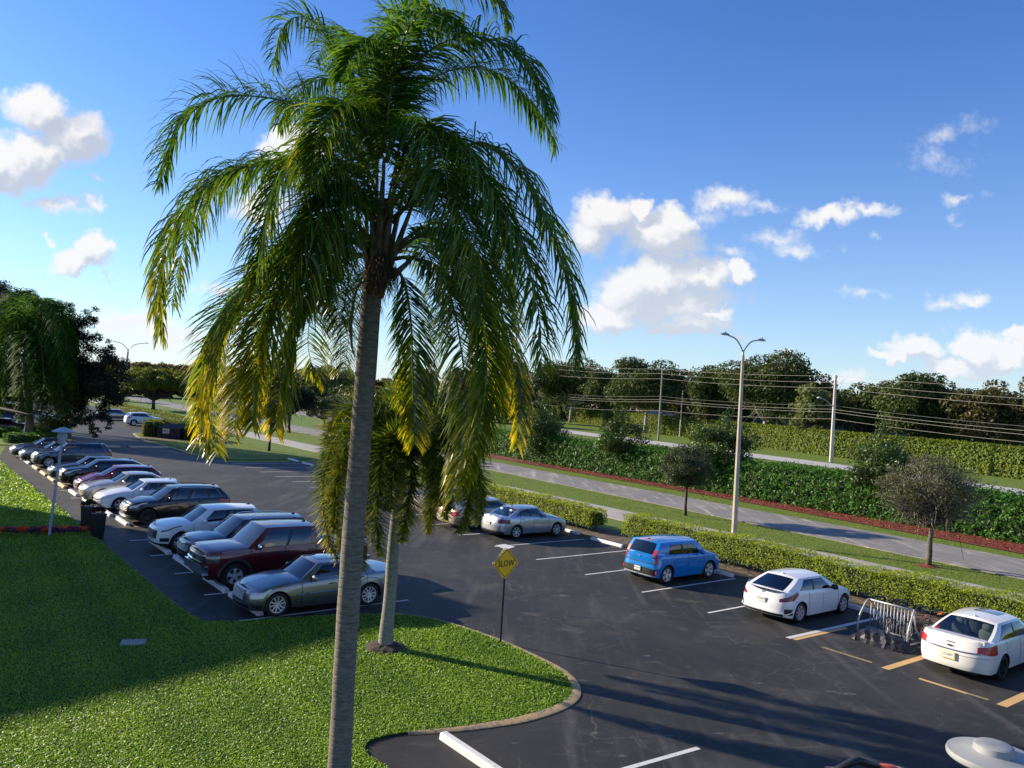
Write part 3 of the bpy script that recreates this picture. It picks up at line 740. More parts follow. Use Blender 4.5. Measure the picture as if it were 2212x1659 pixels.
def SEDAN(paintm, **k):
    L = k.pop('L', 4.85); d = dict(L=L, W=1.83, H=1.45, wb=2.78, fo=.95, r=.33, paint=paintm, cowl=(L / 2 - 1.42, .97), back=(-L / 2 + .62, 1.03), rf=(L / 2 - 2.12, 1.38), rr=(-L / 2 + 1.42, 1.36),
             wins=[(.13, .47), (.51, .86)], black=[(.47, .51)], seams=[L / 2 - 1.52, L / 2 - 2.62, L / 2 - 3.55], handles=[L / 2 - 2.42, L / 2 - 3.38])
    d.update(prof(L, 0, .80, .97, 1.02, 1.03, 1.05, L / 2 - 1.42, -L / 2 + .62))
    d['bits'] = [(('headlight', .42, 1.02, .62, .86, M_LAMP), dict(f0b=.74, f1b=.96, both=True)), (('taillight', 2.45, 1.93, .60, .86, M_RED), dict(f0b=.66, both=True)),
                 (('grille', -.30, .30, .56, .86, M_BLK), dict(n=12)), (('lower_grille', -.45, .45, .10, .30, M_BLK), dict(n=12))]
    d['bars'] = [(.58, .84, 4, .29, M_CHR)]
    d.update(k); return d
def SUV(paintm, **k):
    L = k.pop('L', 4.5); H = k.pop('H', 1.68); d = dict(L=L, W=1.86, H=H, wb=2.67, fo=.90, r=.36, sill=.28, paint=paintm, cf=.7, cr=.45, cowl=(L / 2 - 1.25, 1.08), back=(-L / 2 + .22, 1.16), rf=(L / 2 - 1.98, H - .09), rr=(-L / 2 + .62, H - .11),
             yroof=.70, wins=[(.14, .40), (.435, .70), (.73, .90)], black=[(.40, .435), (.70, .73)], seams=[L / 2 - 1.35, L / 2 - 2.42, L / 2 - 3.35], handles=[L / 2 - 2.22, L / 2 - 3.15], gap=.07)
    d.update(prof(L, 0, .98, 1.08, 1.16, 1.15, 1.17, L / 2 - 1.25, -L / 2 + .22))
    d['bits'] = [(('headlight', .48, 1.04, .66, .82, M_LAMP), dict(f0b=.76, f1b=.90, both=True)), (('taillight', 2.50, 1.94, .66, .88, M_RED), dict(f0b=.74, both=True)),
                 (('grille', -.36, .36, .45, .80, M_BLK), dict(n=12)), (('lower_grille', -.5, .5, .06, .24, M_BLK), dict(n=12))]
    d['rin'] = ((0, .05), (.25, 0), (.5, .0), (.8, .04), (1, .07))
    d.update(k); return d
def arch_trim(m):
    def f(root, surf, side, roof, rearg, shield, pm):
        pass
    return f
P_SILV = paint('paint_silver_grey', (.20, .205, .21), .85, .3); P_MAR = paint('paint_maroon', (.10, .006, .012), .3); P_NAVY = paint('paint_navy', (.010, .014, .035), .3)
P_WH = paint('paint_white', (.74, .75, .76)); P_BLK = paint('paint_black', (.008, .008, .010)); P_BEI = paint('paint_beige', (.42, .37, .29), .5, .32); P_RED = paint('paint_dark_red', (.17, .008, .02), .4)
P_GBL = paint('paint_grey_blue', (.055, .065, .078), .6, .3); P_DGR = paint('paint_dark_grey', (.04, .04, .045), .6, .3); P_DBL = paint('paint_dark_blue', (.02, .03, .05), .5, .3)
P_BLUE = paint('paint_bright_blue', (.003, .17, .52), .1, .25); P_LSIL = paint('paint_light_silver', (.42, .45, .48), .7, .3); P_GOLD = paint('paint_champagne', (.45, .37, .27), .55, .32)
P_CREAM = paint('paint_cream_white', (.78, .75, .69)); P_BLU2 = paint('paint_royal_blue', (.008, .04, .24), .3)
GRP = 'cars parked in the left row'; GRP2 = 'cars parked along the clipped hedge'; GRP3 = 'cars in the far part of the car park'
inN = -NT
def LR(name, label, cat, P, s, nose_t, **k):      # nose towards the lawn
    return make_car(name, label, cat, P, s, nose_t + P['L'] / 2, -NT, GRP, **k)
def RR(name, label, cat, P, s, tail_t, grp=GRP2): return make_car(name, label, cat, P, s, tail_t + P['L'] / 2, NT, grp)

def merc_extra(root, surf, side, roof, rearg, shield, pm):
    for sg in (1, -1):
        o = MB(); o.tube([surf(sg * c, .50, .012) for c in np.linspace(1.05, 1.95, 18) if not (1.0 < c < 1.18)], .012, 4); o.build('side_moulding', M_CHR, root)
        o = MB(); o.grid([[surf(sg * c, f, .022) for f in (0, .05, .10)] for c in np.linspace(1.22, 1.68, 12)], flip=sg > 0); o.build('side_skirt', pm, root, smooth=True)
    o = MB(); p = surf(.001, 1); o.tube([p + np.array([-.12, 0, .02]), p + np.array([-.12, 0, .10])], .006, 5); o.lathe([(.032, -.004), (.04, 0), (.032, .004)], tuple(p + np.array([-.12, 0, .12])), 12, axis='x'); o.build('hood_emblem', M_CHR, root)
    for a in (-.42, .42):
        o = MB(); o.tube([shield(.02, a + .06, .02), shield(.05, a - .38, .02)], .012, 4); o.build('wiper', M_BLK, root)
L = 5.04
merc = SEDAN(P_SILV, L=L, W=1.86, H=1.46, wb=2.97, fo=.86, r=.345, wheel='twin', cowl=(L / 2 - 1.5, .96), back=(-L / 2 + .92, 1.0), rf=(L / 2 - 2.16, 1.39), rr=(-L / 2 + 1.5, 1.37), chrome=1, sunroof=(.12, .45, .55),
             bars=[(.46, .90, 7, .20, M_CHR)], wsmat=glass_mat('purple_windshield', .45, (.6, .52, .9)), hf=.78, hmat=P_SILV, cf=.62, pf=2.8,
             extra=merc_extra, seams=[L / 2 - 1.58, L / 2 - 2.75, L / 2 - 3.72], handles=[L / 2 - 2.55, L / 2 - 3.5])
merc['bits'] = [(('headlight', .45, 1.0, .56, .88, M_LAMP), dict(f0b=.60, f1b=.84, both=True)), (('taillight', 2.5, 1.96, .56, .84, M_RED), dict(both=True)), (('grille', -.22, .22, .44, .92, M_BLK), dict(n=12)),
                (('lower_grille', -.40, .40, .08, .24, M_BLK), dict(n=12)), (('front_lip', -.98, .98, .0, .06, P_SILV), dict(n=24, off=.03)), (('fog_intake', .55, .85, .10, .26, M_BLK), dict(both=True)), (('indicator', .90, 1.0, .44, .48, M_ORG), dict(both=True))]
LR('silver_sedan', 'silver grey luxury sedan with five twin spoke wheels nearest the lawn corner', 'car', merc, 23.1, 8.70)

# pickup ----------------------------------------------------------
L = 5.82
def ram_extra(root, surf, side, roof, rearg, shield, pm):
    o = MB(); o.box((L / 2 + .02, 0, .62), (.20, 1.86, .26)); 
    V = o.v[0]; V[:, 0] -= (np.abs(V[:, 1]) > .5) * .10
    o.build('front_bumper', M_CHR, root)
    o = MB(); o.box((-L / 2 - .03, 0, .62), (.16, 1.9, .20)); o.build('rear_bumper', M_CHR, root)
    o = MB(); o.box((-1.88, 0, 1.30), (1.75, 1.66, .03)); 
    for k in range(5): o.box((-1.18 - k * .35, 0, 1.318), (.03, 1.6, .012))
    o.build('bed_cover', M_BLK, root)
    o = MB()
    for c in (-.2, .2): pass
    o.tube([surf(0.001, .62, .03), surf(.32, .62, .03)], .028, 6); o.tube([surf(-0.001, .62, .03), surf(-.32, .62, .03)], .028, 6)
    o.tube([surf(0.001, .42, .03), surf(0.001, .84, .03)], .028, 6); o.build('grille_cross', M_CHR, root)
    for xc in (L / 2 - 1.02, L / 2 - 1.02 - 3.57):
        for sg in (1, -1):
            a = np.linspace(.05, math.pi - .05, 17); o = MB()
            o.grid([[(xc + math.cos(t) * r_, sg * y_, .41 + math.sin(t) * r_) for r_, y_ in ((.44, .99), (.46, 1.035), (.55, 1.03), (.58, 1.0))] for t in a], flip=sg < 0); o.build('wheel_arch', M_BLK if xc > 0 else pm, root, smooth=True)
ram = dict(L=L, W=2.02, H=1.94, wb=3.57, fo=1.02, r=.41, sill=.42, paint=P_MAR, wheel='truck', cf=.55, cr=.12, pf=3.2, pr=5, bed=(-1.02, -L / 2 + .12),
           top=[(L / 2, 1.14), (L / 2 - .25, 1.20), (L / 2 - 1.3, 1.24), (0, 1.27), (-1, 1.30), (-L / 2, 1.31)], cen=[(L / 2, 1.18), (L / 2 - .3, 1.30), (L / 2 - 1.3, 1.34), (0, 1.3), (-1, 1.3), (-L / 2 + .1, 1.31), (-L / 2, 1.31)],
           fin=((0, .02), (.3, 0), (.6, 0), (.85, .01), (1, .06)), rin=((0, .0), (1, .0)), tum=((0, .96), (.3, 1), (.7, 1), (1, .96)),
           cowl=(L / 2 - 1.38, 1.26), back=(-.98, 1.3), rf=(L / 2 - 2.05, 1.87), rr=(-.90, 1.85), yroof=.74, ybelt=.93, bf=.10, br=.03, wins=[(.13, .52), (.56, .90)], black=[(.52, .56)],
           seams=[L / 2 - 1.5, L / 2 - 2.68, L / 2 - 3.78], handles=[L / 2 - 2.5, L / 2 - 3.6], hmat=M_CHR, mmat=M_CHR, hf=.80, tint=1, mu=.15, extra=ram_extra, gap=.09, crown=.05,
           bits=[(('headlight', .50, .98, .58, .86, M_DLAMP), dict(both=True)), (('grille', -.42, .42, .40, .88, M_BLK), dict(n=12)), (('grille_frame', -.44, .44, .86, .90, M_CHR), dict(n=12, off=.02)), (('taillight', 2.9, 2.05, .50, .92, M_RED), dict(both=True)), (('hood_stripe', .15, .3, .93, .99, P_MAR), dict())],
           bars=[(.42, .86, 5, .40, M_DALU)], rails=None, fin_ant='blk')
LR('pickup_truck', 'maroon crew cab pickup with chrome bumper, mirrors and black bed cover', 'pickup truck', ram, 26.72, 8.55)

navy = SUV(P_NAVY, L=4.9, H=1.72, W=1.93, wb=2.82, fo=.95, r=.38, chrome=1, rails=M_CHR, wheel='five', tint=1, bars=[(.46, .79, 6, .35, M_CHR)], fin_ant='blk')
LR('navy_suv', 'dark navy suv with barred chrome grille between maroon pickup and white suv', 'suv', navy, 29.7, 9.0)
def tuc_extra(root, surf, side, roof, rearg, shield, pm):
    for sg in (1, -1):
        o = MB(); o.grid([[surf(sg * c, f, .012) for f in (0, .05, .10)] for c in np.linspace(1.02, 1.98, 60)], flip=sg > 0); o.build('sill_cladding', M_BLK, root, smooth=True)
tuc = SUV(P_WH, L=4.48, H=1.66, wheel='fan', chrome=1, extra=tuc_extra, rplate=(.80, 'XK7 R2D'))
tuc['bits'] = [(('headlight', .52, 1.06, .70, .80, M_DLAMP), dict(f0b=.78, f1b=.90, both=True)), (('taillight', 2.55, 1.93, .68, .84, M_RED), dict(f0b=.76, both=True)), (('grille', -.34, .34, .34, .80, M_BLK), dict(n=12, skew=0)),
               (('fog_intake', .52, .86, .20, .40, M_BLK), dict(both=True)), (('lower_grille', -.8, .8, .0, .10, M_BLK), dict(n=16))]
tuc['bars'] = [(.38, .78, 4, .33, M_DALU)]
LR('white_suv', 'white suv with black hexagonal grille beside the navy suv', 'suv', tuc, 32.75, 8.75)
tig = SUV(P_BLK, L=4.72, H=1.67, wb=2.79, r=.365, wheel='multi', chrome=2, rails=M_BLK, tint=0, bars=[(.50, .80, 3, .36, M_CHR), (.08, .26, 2, .6, M_CHR)], fin_ant='blk')
tig['bits'] = tig['bits'] + [(('indicator', 1.02, 1.06, .58, .62, M_ORG), dict(both=True))]
LR('black_suv', 'black suv with chrome grille and dark wheels beside the planters', 'suv', tig, 38.85, 9.10)
acc = SEDAN(P_WH, L=4.9, W=1.85, H=1.46, bars=[(.66, .84, 2, .33, M_CHR)], wheel='five')
LR('white_sedan', 'white sedan with dark headlights between black suv and beige sedan', 'car', acc, 42.85, 8.80)
cam_ = SEDAN(P_BEI, L=4.81, W=1.82, H=1.47, wheel='multi', bars=[(.66, .82, 3, .24, P_BEI)])
cam_['bits'] = [(('headlight', .42, 1.02, .58, .82, M_LAMP), dict(f0b=.74, f1b=.96, both=True)), (('taillight', 2.45, 1.93, .60, .86, M_RED), dict(f0b=.66, both=True)), (('grille', -.24, .24, .60, .82, M_DALU), dict(n=12)), (('lower_grille', -.4, .4, .10, .26, M_BLK), dict(n=12))]
LR('beige_sedan', 'champagne beige sedan with rounded nose between white sedan and maroon hatchback', 'car', cam_, 46.0, 8.70)
red = SUV(P_RED, L=4.45, H=1.50, W=1.78, wb=2.70, r=.33, sill=.2, cowl=(4.45 / 2 - 1.2, 1.0), rails=None, wheel='five', tint=1)
red.update(prof(4.45, 0, .74, 1.0, 1.08, 1.08, 1.1, 4.45 / 2 - 1.2, -2.0))
LR('maroon_hatchback', 'maroon hatchback parked just beyond the beige sedan', 'car', red, 49.0, 9.0)
inf = SUV(P_BLK, L=4.75, H=1.56, W=1.85, wb=2.85, r=.37, wheel='five', chrome=2, tint=1, rr=(-4.75 / 2 + .9, 1.44), cf=.85)
inf['bars'] = [(.5, .78, 4, .34, M_DALU)]
LR('black_crossover', 'black crossover with curved silver window line beside the maroon hatchback', 'suv', inf, 52.0, 8.7)
bmw = SEDAN(P_BLK, L=4.7, W=1.83, H=1.44, wheel='five'); bmw['bars'] = [(.6, .84, 2, .3, M_DALU)]
LR('black_sedan', 'black sedan with lit hood between the lamp post and the black crossover', 'car', bmw, 54.8, 8.6)
sf = SUV(P_GBL, L=4.85, H=1.70, W=1.9, wb=2.77, r=.37, wheel='twin', chrome=2, tint=1, rails=P_GBL)
sf['bars'] = [(.48, .78, 5, .34, M_DALU)]
LR('grey_blue_suv', 'grey blue suv with long side windows and silver line, crossed by the lamp post', 'suv', sf, 61.9, 8.7)
ds = SEDAN(P_DGR, L=4.75, wheel='multi'); LR('dark_grey_sedan', 'dark grey sedan between grey blue suv and the last dark blue sedan', 'car', ds, 65.2, 8.4)
db = SEDAN(P_DBL, L=4.85, wheel='five', H=1.48); LR('dark_blue_sedan', 'dark blue sedan last in the left row beside the clipped hedges', 'car', db, 68.3, 8.2)

# right row --------------------------------------------------------
def jet_extra(root, surf, side, roof, rearg, shield, pm):
    p = roof(.9, 0); o = MB(); o.tube([p, p + np.array([-.22, 0, .30])], .006, 4); o.build('antenna_rod', M_BLK, root)
    o = MB(); q = surf(2.999, .93, .01); o.lathe([(.03, 0), (.055, 0)], (q[0] - .012, 0, q[2]), 16, axis='x'); o.build('round_emblem', M_DALU, root)
    o = MB(); o.grid([[surf(sg_c, f, .01) for f in (.0, .07, .14)] for sg_c in np.concatenate([np.linspace(2.15, 2.999, 10)])]); o.grid([[surf(-sg_c, f, .01) for f in (.0, .07, .14)] for sg_c in np.linspace(2.15, 2.999, 10)], flip=True); o.build('rear_valance', M_BLK, root, smooth=True)
jet = SEDAN(P_LSIL, L=4.55, W=1.78, H=1.47, wb=2.578, fo=.90, r=.325, wheel='multi', rplate=(.70, 'JM5 C8K'), fin_ant='blk', extra=jet_extra, rims=1, cr=.55, back=(-4.55 / 2 + .60, 1.04), rr=(-4.55 / 2 + 1.35, 1.37), seat=None)
jet.update(prof(4.55, 0, .78, .98, 1.03, 1.04, 1.07, 4.55 / 2 - 1.38, -4.55 / 2 + .6)); jet['cowl'] = (4.55 / 2 - 1.38, .98); jet['rf'] = (4.55 / 2 - 2.02, 1.39)
jet['seams'] = [.82, -.18, -1.02]; jet['handles'] = [0.02, -.85]; jet['wheel'] = 'y'
jet['bits'][1] = (('taillight', 2.62, 1.98, .64, .88, M_RED2), dict(both=True)); jet['bits'][2] = (('grille', -.28, .28, .5, .84, M_BLK), dict(n=12))
RR('silver_hatch_sedan', 'light silver compact sedan seen from behind next to the gap in the hedge', 'car', jet, 30.6, 23.45).name = 'silver_sedan'
L = 5.35
lin = SEDAN(P_GOLD, L=5.2, W=1.92, H=1.44, wb=2.92, fo=1.0, r=.33, wheel='five', cf=.5, cr=.4, pf=4, pr=4.5, cowl=(5.2 / 2 - 1.65, 1.0), back=(-5.2 / 2 + 1.05, 1.03), rf=(5.2 / 2 - 2.3, 1.38), rr=(-5.2 / 2 + 1.5, 1.37), chrome=1, rplate=(.55, 'LAK 94N'))
lin.update(prof(5.2, 0, .80, 1.0, 1.03, 1.02, 1.03, 5.2 / 2 - 1.65, -5.2 / 2 + 1.05)); lin['bits'][1] = (('taillight', 2.85, 2.12, .56, .86, M_RED), dict(both=True))
RR('tan_sedan', 'tan boxy sedan with wide red taillights behind the silver compact sedan', 'car', lin, 33.5, 22.9)
dk = SUV(paint('paint_plum', (.05, .008, .02), .3), L=4.6, H=1.6, tint=1, wheel='five'); RR('plum_suv', 'dark plum suv mostly hidden by palm fronds beyond the tan sedan', 'suv', dk, 36.6, 23.2)
# bright blue boxy hatchback
L = 4.14
def soul_extra(root, surf, side, roof, rearg, shield, pm):
    for w_ in (-.55, -.2, .2, .55):
        o = MB(); o.grid([[roof(u, w_ + d, .006) for d in (-.03, .03)] for u in np.linspace(.06, .95, 9)], flip=True); o.build('roof_rib', pm, root)
    o = MB(); o.grid([[rearg(v, w_, .03) for w_ in np.linspace(-.42, .42, 7)] for v in (.95, 1.0)], flip=False); o.build('brake_light', M_RED, root)
    p = roof(.93, 0.25); o = MB(); o.tube([p, p + np.array([-.10, 0, .22])], .006, 4); o.build('antenna_rod', M_BLK, root)
    for sg in (1, -1):
        G = [[rearg(v, sg * w_, .012) for w_ in np.linspace(.82, 1.0, 4)] for v in np.linspace(-.02, .42, 6)]
        o = MB(); o.grid(G, flip=sg < 0); o.build('taillight', M_RED, root, smooth=True)
        o = MB(); o.grid([[surf(sg * c_, f_, .012) for f_ in np.linspace(.66, .99, 5)] for c_ in np.linspace(2.28, 2.50, 5)], flip=sg > 0); o.build('taillight', M_RED, root, smooth=True)
        q = surf(sg * 2.35, .24, .01); o = MB(); o.lathe([(0, -.01), (.055, -.008), (.07, .01)], (q[0] - .0, q[1], q[2]), 14, axis='x'); o.build('rear_reflector', M_RED, root)
    q = surf(2.999, .88, .012); o = MB(); o.lathe([(0, 0), (.06, 0)], (q[0] - .014, 0, q[2]), 16, axis='x'); V = o.v[0]; V[:, 2] = (V[:, 2] - q[2]) * .5 + q[2]; o.build('oval_emblem', M_CHR, root)
soul = dict(L=L, W=1.76, H=1.61, wb=2.57, fo=.84, r=.345, sill=.22, paint=P_BLUE, wheel='fan', cf=.45, cr=.36, pf=3.2, pr=3.8, cowl=(L / 2 - 1.02, 1.07), back=(-L / 2 + .14, 1.10), rf=(L / 2 - 1.62, 1.54), rr=(-L / 2 + .42, 1.54), yroof=.80, ybelt=.93,
            top=[(L / 2, .84), (L / 2 - .25, .91), (L / 2 - 1.0, 1.03), (0, 1.06), (-L / 2 + .2, 1.10), (-L / 2, 1.08)], cen=[(L / 2, .88), (L / 2 - .3, .99), (L / 2 - 1.0, 1.10), (0, 1.08), (-L / 2 + .2, 1.12), (-L / 2, 1.10)],
            rin=((0, .06), (.2, .0), (.45, .0), (.62, .05), (.8, .06), (1, .09)), wins=[(.14, .45), (.50, .78)], vhi=.82, black=[(.45, .50)], seams=[.85, -.12, -.95], handles=[.05, -.72], hf=.80, crown=.05, br=.07, rgw=.80,
            bits=[(('headlight', .55, 1.0, .66, .88, M_LAMP), dict(both=True)), (('grille', -.3, .3, .6, .72, M_BLK), dict(n=12)), (('bumper_insert', 2.36, 2.999, .10, .36, M_BLK), dict(n=14, both=True, f0b=.06, f1b=.42)), (('tailgate_trim', 2.45, 2.999, .60, .64, M_BLK), dict(n=14, both=True)), (('bumper_edge', 2.32, 2.999, .04, .09, M_ALU), dict(n=14, both=True, off=.02))],
            rplate=(.52, 'BYZ W31'), extra=soul_extra, fin_ant='blk', rgmat=M_GLD)
RR('blue_hatchback', 'bright blue boxy hatchback with ribbed roof parked at the hedge', 'car', soul, 21.05, 23.52)
# white hatchback
L = 4.52
def civ_extra(root, surf, side, roof, rearg, shield, pm):
    for sg in (1, -1):
        o = MB(); o.tube([surf(sg * 2.30, .16, .035), surf(sg * 2.10, .24, .03), surf(sg * 1.95, .26, .02)], .03, 6, flat=.6); o.build('bumper_blade', pm, root, smooth=True)
    o = MB(); o.tube([rearg(.12, .1, .02), rearg(.10, -.5, .025)], .012, 4); o.build('rear_wiper', M_BLK, root)
    G = [[rearg(.02, w_, .0) + np.array([-.13 * (1 - abs(w_) ** 3) * a, 0, .005 + a * .01]) for a in (0, 1)] for w_ in np.linspace(-.92, .92, 13)]
    o = MB(); o.grid(G); o.grid(np.array(G) - np.array([0, 0, .025]), flip=True); o.build('rear_spoiler', M_BLK, root, smooth=True)
    q = surf(2.999, .92, .01); o = MB()
    for yy in (-.035, .035): o.box((q[0] - .012, yy, q[2]), (.01, .014, .075))
    o.box((q[0] - .012, 0, q[2]), (.01, .06, .014)); o.build('letter_emblem', M_CHR, root)
    for sg in (1, -1):
        o = MB(); o.grid([[surf(sg * c, f, .018) for f in (0, .04, .08)] for c in np.linspace(1.14, 1.72, 14)], flip=sg > 0); o.build('side_skirt', pm, root, smooth=True)
civ = dict(L=L, W=1.80, H=1.43, wb=2.70, fo=.90, r=.33, sill=.19, paint=P_WH, wheel='y', cf=.8, cr=.5, pf=2.5, pr=3.0, cowl=(L / 2 - 1.22, .95), back=(-L / 2 + .26, 1.08), rf=(L / 2 - 1.98, 1.36), rr=(-L / 2 + 1.15, 1.36), yroof=.68,
           top=[(L / 2, .68), (L / 2 - .25, .76), (L / 2 - 1.2, .93), (0, .97), (-L / 2 + .5, 1.03), (-L / 2, 1.0)], cen=[(L / 2, .66), (L / 2 - .3, .78), (L / 2 - 1.2, 1.0), (0, .98), (-L / 2 + .4, 1.07), (-L / 2 + .1, 1.06), (-L / 2, 1.02)],
           wins=[(.14, .49), (.53, .80)], black=[(.49, .53)], seams=[.95, -.02, -.86], handles=[.16, -.7], hf=.80, rgw=.80, br=.16, rgmat=M_GLD,
           bits=[(('headlight', .5, 1.0, .62, .84, M_LAMP), dict(both=True)), (('grille', -.45, .45, .6, .78, M_BLK), dict(n=12)), (('taillight', 2.62, 1.92, .62, .74, M_RED2), dict(f0b=.70, f1b=.97, both=True)),
                 (('bumper_intake', 2.42, 2.02, .12, .36, M_BLK), dict(both=True)), (('diffuser', 2.45, 2.999, .02, .13, M_BLK), dict(n=14, both=True)), (('bumper_lip', 2.3, 2.999, .13, .17, P_WH), dict(n=14, both=True, off=.03))],
           rplate=(.70, 'GY6 M94'), extra=civ_extra, fin_ant=1, mmat=M_BLK, tint=0)
RR('white_hatchback', 'white sporty hatchback with black rear window next to the bike rack', 'car', civ, 15.4, 23.30)
# cream sedan at the right edge
L = 5.09
def imp_extra(root, surf, side, roof, rearg, shield, pm):
    o = MB(); q = np.array([surf(2.999, 1.0)] ); z0 = 1.10; xx = -L / 2 + .16
    G = [[(xx + a * .16 + .10 * (abs(y_) / .78) ** 2.5, y_, z0 + h_ - .015 * abs(y_)) for a, h_ in ((0, 0), (.2, .018), (.6, .02), (1, -.01))] for y_ in np.linspace(-.78, .78, 15)]
    o.grid(G, flip=True); o.grid(np.array(G) - np.array([0, 0, .03]) * np.array([1, 1, 1]), flip=False)
    for y_ in (-.72, .72): o.box((xx + .18, y_, z0 - .04), (.16, .10, .09))
    o.build('rear_spoiler', pm, root, smooth=True, angle=40)
    q = surf(2.999, .78, .01)
    o = MB(); o.add([(q[0] - .014, -.09, q[2] - .015), (q[0] - .014, -.07, q[2] + .022), (q[0] - .014, .09, q[2] + .015), (q[0] - .014, .07, q[2] - .022)], [(0, 1, 2, 3)]); o.box((q[0] - .012, 0, q[2]), (.008, .055, .06)); o.build('cross_emblem', M_CHR, root)
    o = MB(); o.lathe([(0, 0), (.045, 0)], (0, 0, 0), 14); V = o.v[0]; c = rearg(.14, .80, .012); d1 = rearg(.2, .80, .012) - rearg(.1, .80, .012); d1 /= np.linalg.norm(d1)
    o.v[0] = c + V[:, [0]] * d1 + V[:, [1]] * np.array([0, 1, 0]); o.build('round_sticker', M_RED, root)
    q = surf(2.999, .42); o = MB(); o.box((q[0] - .022, 0, .615), (.03, .36, .20)); o.build('plate_frame', M_PYEL, root)
    q = surf(2.999, .90, .01); o = MB(); o.box((q[0] - .005, 0, q[2]), (.012, .20, .02)); o.build('brake_light', M_RED2, root)
imp = SEDAN(P_CREAM, L=L, W=1.85, H=1.49, wb=2.807, fo=1.03, r=.335, wheel='multi', cf=.85, cr=.62, pr=2.7, cowl=(L / 2 - 1.5, .98), back=(-L / 2 + .62, 1.08), rf=(L / 2 - 2.2, 1.41), rr=(-L / 2 + 1.52, 1.40), sunroof=(.08, .46, .5),
            rplate=(.62, 'I15 IBN'), seat=M_SEATL, extra=imp_extra, fin_ant=1, rgmat=glass_mat('clear_glass', .75), sill=.24, seams=[L / 2 - 1.6, L / 2 - 2.75, L / 2 - 3.68], handles=[L / 2 - 2.55, L / 2 - 3.5])
imp.update(prof(L, 0, .80, .98, 1.06, 1.09, 1.11, L / 2 - 1.5, -L / 2 + .62))
imp['bits'] = [(('headlight', .42, 1.0, .6, .84, M_LAMP), dict(both=True)), (('taillight', 2.56, 1.96, .64, .84, M_RED), dict(f0b=.62, f1b=.93, both=True)), (('chrome_strip', 2.42, 2.999, .615, .66, mat('dark_chrome', (.22, .2, .26), .2, .9)), dict(n=14, both=True)),
               (('bumper_line', 2.2, 2.999, .50, .515, mat('cream_shadow_gap', (.3, .29, .26), .6)), dict(n=14, both=True, off=.004))]
RR('cream_sedan', 'cream white sedan with beige seats and rear spoiler at the right edge', 'car', imp, 9.45, 23.15)

# far car park ------------------------------------------------------
ftuc = SUV(P_WH, L=4.48, H=1.66, wheel='fan', simple=1, tint=1, extra=tuc_extra); RR('white_suv', 'small white suv in the distance behind the dumpster hedge', 'suv', ftuc, 108.5, 25.0, GRP3)
fgr = SEDAN(P_SILV, L=4.9, simple=1, tint=1); RR('grey_sedan', 'grey sedan in the distance half hidden by the dark oak', 'car', fgr, 119.5, 24.0, GRP3)
fc = [(P_BLK, 'black sedan behind the palm trunks at the left edge', 'black_sedan', at(62, 936), 0), (P_BLU2, 'royal blue sedan behind the black one at the left edge', 'blue_sedan', at(55, 912), 0), (P_NAVY, 'dark blue sedan farthest back at the left edge', 'dark_blue_sedan', at(60, 895), 0),
      (P_WH, 'white sedan glimpsed between palm fronds behind the clipped hedges', 'white_sedan', at(118, 914), 0)]
for pm_, lab, nm, p, yw in fc:
    q = SEDAN(pm_, L=4.8, simple=1, tint=1)
    make_car(nm, lab, 'car', q, 0, 0, NT, GRP3, xy=Vector((p.x, p.y, .004)) - NT * 2.0)
# ================================================================ VEGETATION
def nrm(v): return v / (np.linalg.norm(v, axis=-1, keepdims=True) + 1e-9)
def bez(P, n):
    P = [np.array(tuple(p), float) for p in P]; out = smoothpoly(P, 16)
    d = np.r_[0, np.cumsum(np.linalg.norm(np.diff(out, axis=0), axis=1))]; t = np.linspace(0, d[-1], n)
    return np.stack([np.interp(t, d, out[:, k]) for k in range(3)], 1), d[-1]
M_QL = leaf_mat('queen_palm_leaf', (.030, .092, .014), (.105, .215, .026), (.66, .50, .02), .46, .34, .6)
M_QD = leaf_mat('left_palm_leaf', (.018, .07, .013), (.065, .17, .018), (.13, .07, .015), .35, .7, .12)
M_FX = leaf_mat('foxtail_leaf', (.045, .085, .010), (.15, .21, .022), (.50, .42, .03), .42, .4, .4)
M_RACH = mat('frond_stalk', (.14, .15, .05), .5, var=.2); M_BOOT = mat('palm_boot', (.24, .19, .14), .85, col2=(.10, .075, .05), vscale=5, thr=(.35, .65), bump=.5)
M_FIB = mat('palm_fibre', (.20, .085, .03), .9, col2=(.06, .035, .02), vscale=14, thr=(.4, .6)); M_SEED = mat('dry_flower_stalk', (.09, .065, .045), .9)
